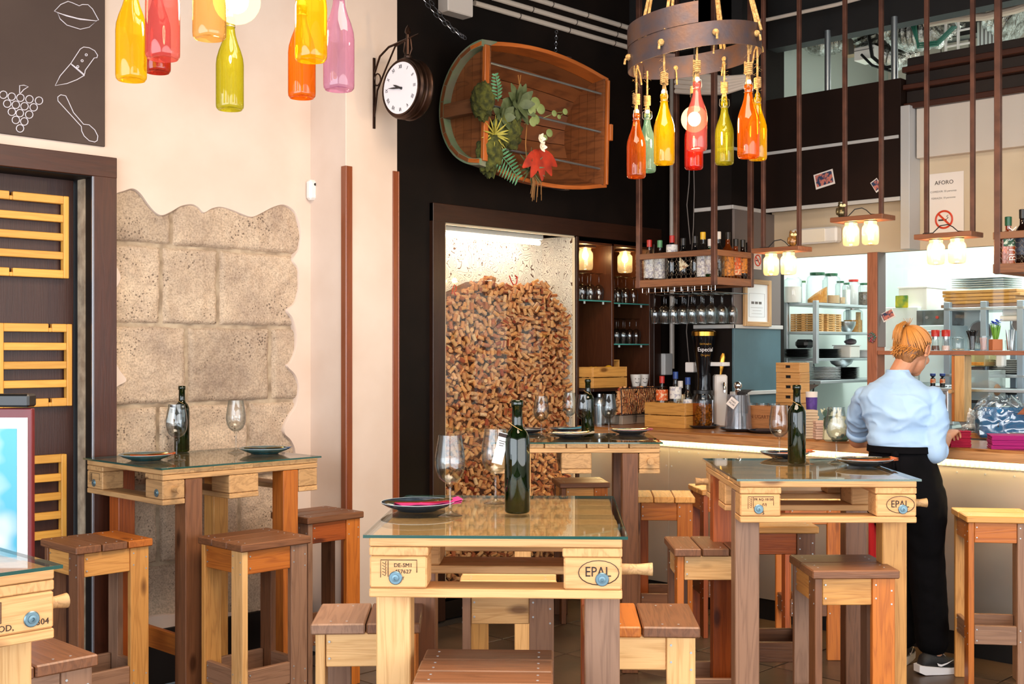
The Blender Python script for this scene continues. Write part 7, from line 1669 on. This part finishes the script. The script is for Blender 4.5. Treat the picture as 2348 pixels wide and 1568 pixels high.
def limb(m, pts, rs, seg=16):
    P = [Vector(p) for p in pts]; Q = []; R = []
    for i in range(len(P)-1):
        for k in range(6): f = k/6; Q.append(P[i].lerp(P[i+1], f)); R.append(rs[i]+(rs[i+1]-rs[i])*f)
    Q.append(P[-1]); R.append(rs[-1]); m.tube(Q, R, seg)
    for p, r in zip(P, rs): m.sph(p, r, 14, 8)
def ring(c, hs, hf, n=28, z=None, tw=0):
    return [c + S_*hs*math.cos(2*PI*k/n) + F_*hf*math.sin(2*PI*k/n) + UP*tw*math.cos(2*PI*k/n) for k in range(n)]
sh = atd(2058, 893, 5.70); LS, RS = sh + S_*.158 + Vector((0, 0, -.034)), sh - S_*.158 + Vector((0, 0, -.034))
waist = atd(2066, 1028, 5.67)
hc = atd(2094, 804, 5.74)
LE = atd(1966, 1008, 5.98); LW = atd(2015, 1012, 6.30); LH = atd(2045, 1010, 6.44)
RE = atd(2143, 1036, 5.58); RW = atd(2170, 1004, 5.86); RH = atd(2186, 988, 5.95)
# shirt
def body(g, lo):
    R = []
    for f, hs, hf, off in ((-.03, .137, .108, 0), (.0, .148, .120, 0), (.10, .150, .124, .0), (.28, .146, .118, .0), (.50, .160, .122, -.01), (.72, .168, .118, -.018), (.88, .176, .108, -.02), (1.0, .158, .092, -.018), (1.09, .124, .076, -.012), (1.17, .086, .062, -.002), (1.24, .062, .056, .006), (1.30, .056, .053, .012)):
        c = waist.lerp(sh, f) if f <= 1 else sh + UP*(f-1)*.30
        R.append(ring(c + F_*off, hs*g, hf*g))
    return R
m = MB(); m.loft(body(1, 0))
limb(m, [LS, LS.lerp(LE, .5)+S_*.012, LE.lerp(LS, .18)], [.050, .052, .053]); limb(m, [RS, RS.lerp(RE, .5)-S_*.012, RE.lerp(RS, -.02)], [.052, .056, .052])
limb(m, [RE.lerp(RS, .1), RE, RE.lerp(RW, .15)], [.053, .052, .046])
def fold(p):
    q = p - base; rd = lambda v: max(0, 1-abs(noise.noise(v))*3.4)**2
    h = noise.noise(Vector((q.x*7, q.y*7, q.z*4)))*.005 + rd(Vector((q.x*6+q.z*7, q.y*6+q.z*3, q.z*5+2)))*.0085 + rd(Vector((q.x*9-q.z*11+5, q.y*9, q.z*10)))*.0055 + noise.noise(q*30)*.0015 - .003
    t_ = (p-waist).z/.3; return h*(0 if t_ < .06 else 1.25 if t_ < .85 else .55) + 0*.003*math.sin((q.z*1.0+q.x*.6)*95)*max(0, noise.noise(q*6))
remesh(m, 'shirt', SHIRT, .0075, wm, fold, 5)
m = MB()
A = []
nb = sh + UP*.082 + F_*.014
for k in range(28):
    a = 2*PI*k/28; d = S_*math.cos(a) + F_*math.sin(a); c = nb + d*.056; A.append([c - UP*.018 + d*.003, c + UP*.012 + d*.0, c + UP*.012 - d*.004, c - UP*.018 - d*.002])
A.append(A[0]); m.loft(A, cap=False); m.X = None; m.v = [tuple(Vector(p)-base) for p in m.v]; m.build('collar', SHIRT, wm, smooth=60)
for P_, Q_, r, nm in ((LE.lerp(LS, .18), LE, .057, 'sleeve_cuff'), (RE.lerp(RW, .10), RE.lerp(RW, .28), .053, 'sleeve_cuff')):
    m = MB(); d = (Q_-P_).normalized(); m.tube([P_ - d*.012 - base, P_ - d*.004 - base, P_ + d*.012 - base, P_ + d*.022 - base], [r, r+.005, r+.004, r-.002], 24); m.build(nm, SHIRT, wm, smooth=60)
# trousers and apron
hip = waist - UP*.15 + RGT*.012; RKn = atd(2122, 1270, 5.70); RA = atd(2138, 1468, 5.76); LK = atd(2072, 1270, 5.86); LA = atd(2066, 1455, 5.95)
m = MB(); m.loft([ring(waist + UP*.03, .139, .109), ring(waist - UP*.01, .146, .114), ring(waist - UP*.08, .160, .128), ring(hip, .172, .140), ring(hip - UP*.08, .172, .138), ring(hip - UP*.15, .15, .12)])
limb(m, [hip - S_*.082 - UP*.08, RKn, RA], [.112, .088, .080]); limb(m, [hip + S_*.082 - UP*.08, LK, LA], [.112, .088, .080])
def foldt(p):
    q = p - base; return noise.noise(Vector((q.x*14, q.y*14, q.z*3)))*.010 + noise.noise(q*22)*.003
remesh(m, 'trousers', BLKC, .009, wm, foldt, 4)
m = MB(); m.loft([[p for p in ring(waist + UP*.014, .148, .118)], ring(waist + UP*.016 , .156, .126), ring(waist - UP*.014, .158, .128), ring(waist - UP*.020, .148, .116)], cap=False); m.v = [tuple(Vector(p)-base) for p in m.v]; m.build('apron_waistband', BLKC, wm, smooth=60)
m = MB(); kn = waist - F_*.13 - UP*.02; m.sph(kn-base, .018, 10, 8); m.tube([kn-base, kn-base-UP*.10-S_*.02], .008, 6); m.tube([kn-base, kn-base-UP*.13+S_*.015], .008, 6); m.build('apron_knot', BLKC, wm)
o = MB().sph((0, 0, 0), .02, 12, 6, (1.6, .8, .35)).build('pocket_pouch', CAP['red'], wm); o.location = atd(2040, 1054, 5.50) - base
# skin: neck, head, forearms, hands as one body
ca = Vector(RGT*.70 + FWD*.58 - UP*.42).normalized()       # where she looks: ahead, down and a little right
hs_ = ca.cross(UP).normalized()*-1; hu = hs_.cross(ca)*1.0
if hu.z < 0: hu = -hu
hs_ = hu.cross(ca)      # her left
def H(s, f, u): return hc + hs_*s + ca*f + hu*u
m = MB()
HM = Matrix((hs_, ca, hu)).transposed()
m.sph(H(0, -.012, .018), .078, 24, 16, (.98, 1.18, 1.12), HM); m.sph(H(0, .03, -.042), .056, 20, 12, (.98, 1.0, 1.15), HM); m.sph(H(0, .058, -.085), .026, 14, 8, (1.1, .9, .8), HM)
m.sph(H(0, .062, .012), .040, 14, 10, (1.1, .7, 1.1), HM)
m.tube([H(0, .078, .022), H(0, .094, -.002), H(0, .104, -.018), H(0, .090, -.028)], [.008, .010, .013, .007], 10)
m.tube([H(-.018, .084, -.054), H(0, .093, -.052), H(.018, .084, -.054)], [.004, .007, .004], 8); m.tube([H(-.016, .083, -.063), H(0, .091, -.063), H(.016, .083, -.063)], [.004, .006, .004], 8)
for s in (-1, 1): m.sph(H(s*.030, .066, .008), .013, 10, 8); m.sph(H(s*.038, .055, -.025), .022, 12, 8); m.tube([H(s*.046, .070, .026), H(s*.024, .084, .028)], .005, 6)
limb(m, [sh + UP*.0 + F_*.005, sh + UP*.07 + F_*.02, hc - hu*.05 - ca*.025], [.058, .048, .050])
limb(m, [LE.lerp(LS, .2), LE, LW], [.044, .043, .028]); limb(m, [RE, RE.lerp(RW, .45), RW], [.042, .040, .026])
def hand(m, W, K, nrm, side, curl):
    """W wrist, K knuckles; nrm is the back of the hand; side = direction of the thumb"""
    d = (K-W).normalized(); s = (side - d*side.dot(d)).normalized(); n = s.cross(d); n = n if n.dot(nrm) > 0 else -n; L_ = (K-W).length
    A = []
    for f, w_, t_ in ((0, .026, .019), (.3, .033, .017), (.7, .040, .016), (1, .041, .013)):
        c = W + d*L_*f; A.append([c + s*w_*math.cos(2*PI*k/14) + n*t_*math.sin(2*PI*k/14) for k in range(14)])
    m.loft(A)
    for i, (o_, fl_, r) in enumerate(((.030, .068, .0085), (.010, .076, .0088), (-.011, .070, .0084), (-.030, .056, .0074))):
        p = K + s*o_ - d*.006; a = 0; pts = [p - d*.02, p]; segs = (.45, .31, .24)
        for q, g in enumerate(segs):
            a += curl*(.55, .95, .7)[q]*(1+.08*i); p = p + (d*math.cos(a) - n*math.sin(a))*fl_*g; pts.append(p)
        m.tube(pts, [r*1.05, r*1.1, r, r*.92, r*.75], 10)
        for pp, rr in zip(pts, (r, r*1.1, r*1.03, r*.95, r*.75)): m.sph(pp, rr, 8, 6)
    b = W + d*L_*.28 + s*.024; pts = [b, b + (s*.75+d*.6-n*.2).normalized()*.036, b + (s*.75+d*.6-n*.2).normalized()*.036 + (d*.9+s*.15-n*.35).normalized()*.030, b + (s*.75+d*.6-n*.2).normalized()*.036 + (d*.9+s*.0-n*.5).normalized()*.052]
    m.tube(pts, [.014, .0115, .0098, .0075], 10); m.sph(pts[-1], .0078, 8, 6)
K2 = RW + (RH-RW).normalized()*.082 + UP*.006
hand(m, RW, K2, UP*.8-S_*.3, S_*1.0 - UP*.25, .75); hand(m, LW, LW + (LH-LW).normalized()*.08, UP, -S_, .3)
remesh(m, 'skin', SKIN, .0042, wm, None, 3)
# ear, eyes, brows, lips
m = MB(); e0 = H(-.079, -.012, -.004)
m.tube([e0 + ca*(.014*math.cos(a)) - ca*.0 + hu*(.026*math.sin(a)) - hs_*.006 for a in [PI*1.5 + k*PI*2/14*.92 for k in range(14)]], .0042, 6); m.sph(e0 - hs_*.0, .018, 12, 8, (.35, .75, 1.3), HM); m.sph(e0 - hu*.026, .008, 8, 6)
m.v = [tuple(Vector(p)-base) for p in m.v]; m.build('ear', SKIN, wm, smooth=60)
for s in (-1, 1):
    m = MB(); m.sph(H(s*.030, .074, .008)-base, .0085, 12, 8); m.build('eye', WHITEPL, wm); m = MB(); m.sph(H(s*.030, .0805, .006)-base, .004, 10, 6); m.build('iris', mat_owl() if False else BLACKPL, wm)
    m = MB(); m.tube([H(s*.048, .068, .026)-base, H(s*.036, .080, .031)-base, H(s*.018, .086, .028)-base], [.0015, .003, .002], 6); m.build('eyebrow', HAIR2, wm)
m = MB(); m.tube([H(-.019, .088, -.058)-base, H(0, .0985, -.057)-base, H(.019, .088, -.058)-base], [.001, .0045, .001], 8); m.build('lips', mat('lips', 'B0605A', .4), wm)
o = MB(); o.tube([e0-hs_*.008-hu*.03-base, e0-hs_*.010-hu*.075-base], .0013, 5); o.build('earring', CHROME, wm)
# hair: cap, strands swept back to a high tie, short ponytail, loose hair in the neck
tie = H(.012, -.075, .088)
def scalp(az, el, r=1.0):   # az 0 = front, PI = back; el 0 = ear height, PI/2 = crown
    x = math.sin(az)*math.cos(el)*.0825; y = math.cos(az)*math.cos(el)*.0985; z = math.sin(el)*.0945; return H(x*r, -.012+y*r, .020+z*r)
m = MB(); m.sph(H(0, -.020, .024), .0805, 26, 18, (1.0, 1.14, 1.12), HM); m.sph(H(0, -.052, -.022), .060, 20, 12, (1.12, .72, 1.05), HM); m.sph(H(0, -.048, -.058), .042, 18, 12, (1.15, .7, .9), HM)
keep = MB(); 
me_o = remesh(m, 'hair', HAIR2, .0055, wm, lambda p: -.020 if ((p-hc).dot(ca) > .040 and (p-hc).dot(hu) < .062) or ((p-hc).dot(ca) > -.002 and (p-hc).dot(hu) < .012) else .0006*math.sin((p-hc).dot(hs_)*900), 3)
random.seed(21)
m = MB()
for k in range(330):
    az = random.uniform(-PI, PI); el = (random.uniform(-.5, .3) if abs(az) > 1.75 else random.uniform(.1, .35)) if abs(az) > 1.3 else random.uniform(.55, .75)
    if abs(az) > 2.3: el = random.uniform(-.75, .1)
    st = scalp(az, el, 1.015); pts = []
    for i in range(9):
        f = i/8; p = st.lerp(tie, f); c = H(0, -.012, .020); dv = p-c; loc = Vector((dv.dot(hs_)/.0825, dv.dot(ca)/.0985, dv.dot(hu)/.0945)); ln = loc.length
        tgt = 1.035 if f < .9 else 1.04
        if ln < tgt: loc = loc*(tgt/ln)
        pts.append(c + hs_*loc.x*.0825 + ca*loc.y*.0985 + hu*loc.z*.0945)
    pts.append(tie); m.tube([p-base for p in pts], [.0022]+[.0028]*8+[.002], 5)
tag(m.build('hair_strands', HAIR, wm, smooth=60), kind='stuff')
m = MB()
for k in range(110):
    a = random.random()*6.28; r = random.uniform(0, .02); o_ = hs_*math.cos(a)*r + ca*math.sin(a)*r*.7; L_ = random.uniform(.7, 1.0)
    pts = [tie, tie - ca*.036*L_ + hu*.012 + o_*.5, tie - ca*.062 - hu*.020 + o_*.8, tie - ca*.068 - hu*.066*L_ + o_, tie - ca*.060 - hu*.108*L_ + o_*1.1]
    m.tube([p-base for p in pts], [.002, .003, .0032, .0028, .001], 5)
for k in range(7): a = random.uniform(-.6, .8); m.tube([tie-base, tie + hu*.03 + hs_*.02*a - base, tie + hu*.045 + hs_*.04*a - ca*.01 - base], [.002, .0014, .0006], 4)
tag(m.build('ponytail', HAIR, wm, smooth=60), kind='stuff')
m = MB()
for k in range(90):
    az = PI + random.uniform(-1.15, 1.15); st = scalp(az, random.uniform(-.75, -.35), .98); dn = random.uniform(.012, .03)
    m.tube([st-base, st - hu*dn*.5 - ca*.012 - base, st - hu*dn - ca*random.uniform(.004, .022) + hs_*random.uniform(-.01, .02) - base], [.0026, .0026, .0008], 5)
tag(m.build('nape_hair', HAIR, wm, smooth=60), kind='stuff')
m = MB(); m.tube([tie + (hs_*math.cos(a*PI/6)+ (hu*.6-ca*.6)*math.sin(a*PI/6))*.013 - base for a in range(12)], .0045, 6, True); m.build('hair_tie', HAIR2, wm)
# shoes
SOLE = mat('white_sole', 'DCDCE0', .5); SHOE = mat('black_shoe_mesh', '121214', .6, bump=.3, bscale=300)
def shoe(an, dirv, lab):
    d = Vector((dirv.x, dirv.y, 0)).normalized(); s = Vector((-d.y, d.x, 0)); o = Vector((an.x, an.y, 0)) - d*.055
    def ringx(f, w_, z0, z1): c = o + d*f; return [c + s*w_*math.cos(a) + UP*((z0+z1)/2 + (z1-z0)/2*math.sin(a)) for a in [2*PI*k/16 for k in range(16)]]
    m = MB(); m.loft([ringx(-.03, .022, .030, .055), ringx(-.015, .034, .024, .095), ringx(.02, .038, .022, .115), ringx(.06, .040, .022, .110), ringx(.11, .044, .022, .080), ringx(.16, .047, .020, .064), ringx(.20, .042, .020, .052), ringx(.222, .024, .022, .038)])
    m.v = [tuple(Vector(p)-base) for p in m.v]; a = m.build('shoe', SHOE, wm, smooth=60, label=lab)
    m = MB(); 
    def rs(f, w_, z0, z1): c = o + d*f; return [c + s*w_*q + UP*z for q, z in ((-1, z0), (1, z0), (1.04, z1), (-1.04, z1))]
    m.loft([rs(-.045, .024, .014, .048), rs(-.02, .036, .003, .046), (rs(.05, .040, .001, .036)), rs(.12, .045, .001, .030), rs(.18, .045, .002, .032), rs(.225, .024, .012, .034)]); m.v = [tuple(Vector(p)-base) for p in m.v]; b = m.build('sole', SOLE, a, smooth=40)
    m = MB(); c = o + d*.07 - s*.0445 if (s.dot(FWD) > 0) else o + d*.07 + s*.0445; e = -s if (s.dot(FWD) > 0) else s
    P = [(-.035, .060), (-.028, .046), (-.012, .042), (.02, .052), (.055, .070), (.02, .058), (-.008, .052), (-.020, .054)]
    m.prism([c + e*(.0015 - .0*x) + d*x + UP*z for x, z in P], e*.0015); m.v = [tuple(Vector(p)-base) for p in m.v]; m.build('swoosh', SOLE, a)
    m = MB()
    for k in range(4): f = .045+k*.018; z = .112-k*.008; c = o + d*f; m.tube([c - s*.02 + UP*(z-.006), c + UP*(z+.003), c + s*.02 + UP*(z-.006)], .002, 5)
    m.v = [tuple(Vector(p)-base) for p in m.v]; m.build('lace', SOLE, a)
    m = MB(); limb(m, [Vector((an.x, an.y, .06)), Vector((an.x, an.y, .20))], [.034, .036]); m.v = [tuple(Vector(p)-base) for p in m.v]; m.build('ankle', SKIN, wm)
shoe(RA + RGT*.012, RGT*.93 + FWD*.25, 'black running shoe with a thick white sole'); shoe(LA, F_, 'black running shoe with a thick white sole')
# red cloth hanging behind the right-hand table
p = atd(2012, 1150, 5.75); vs = []; fs = []
for i in range(13):
    for j in range(9):
        x = -.04+.08*j/8; z = .10-.62*i/12; vs.append(p + RGT*x + UP*z + FWD*(.012*math.sin(j*1.7+i*.2)))
for i in range(12):
    for j in range(8): k = i*9+j; fs.append([k, k+1, k+10, k+9])
m = MB(); m._add([v-p for v in vs], fs); o = m.build('red_cloth', mat('red_cloth', 'B01018', .85), smooth=60); o.location = p; q = o.modifiers.new('s', 'SOLIDIFY'); q.thickness = .004; tag(o, 'red cloth hanging at the woman\'s left side behind the right-hand table', 'cloth')
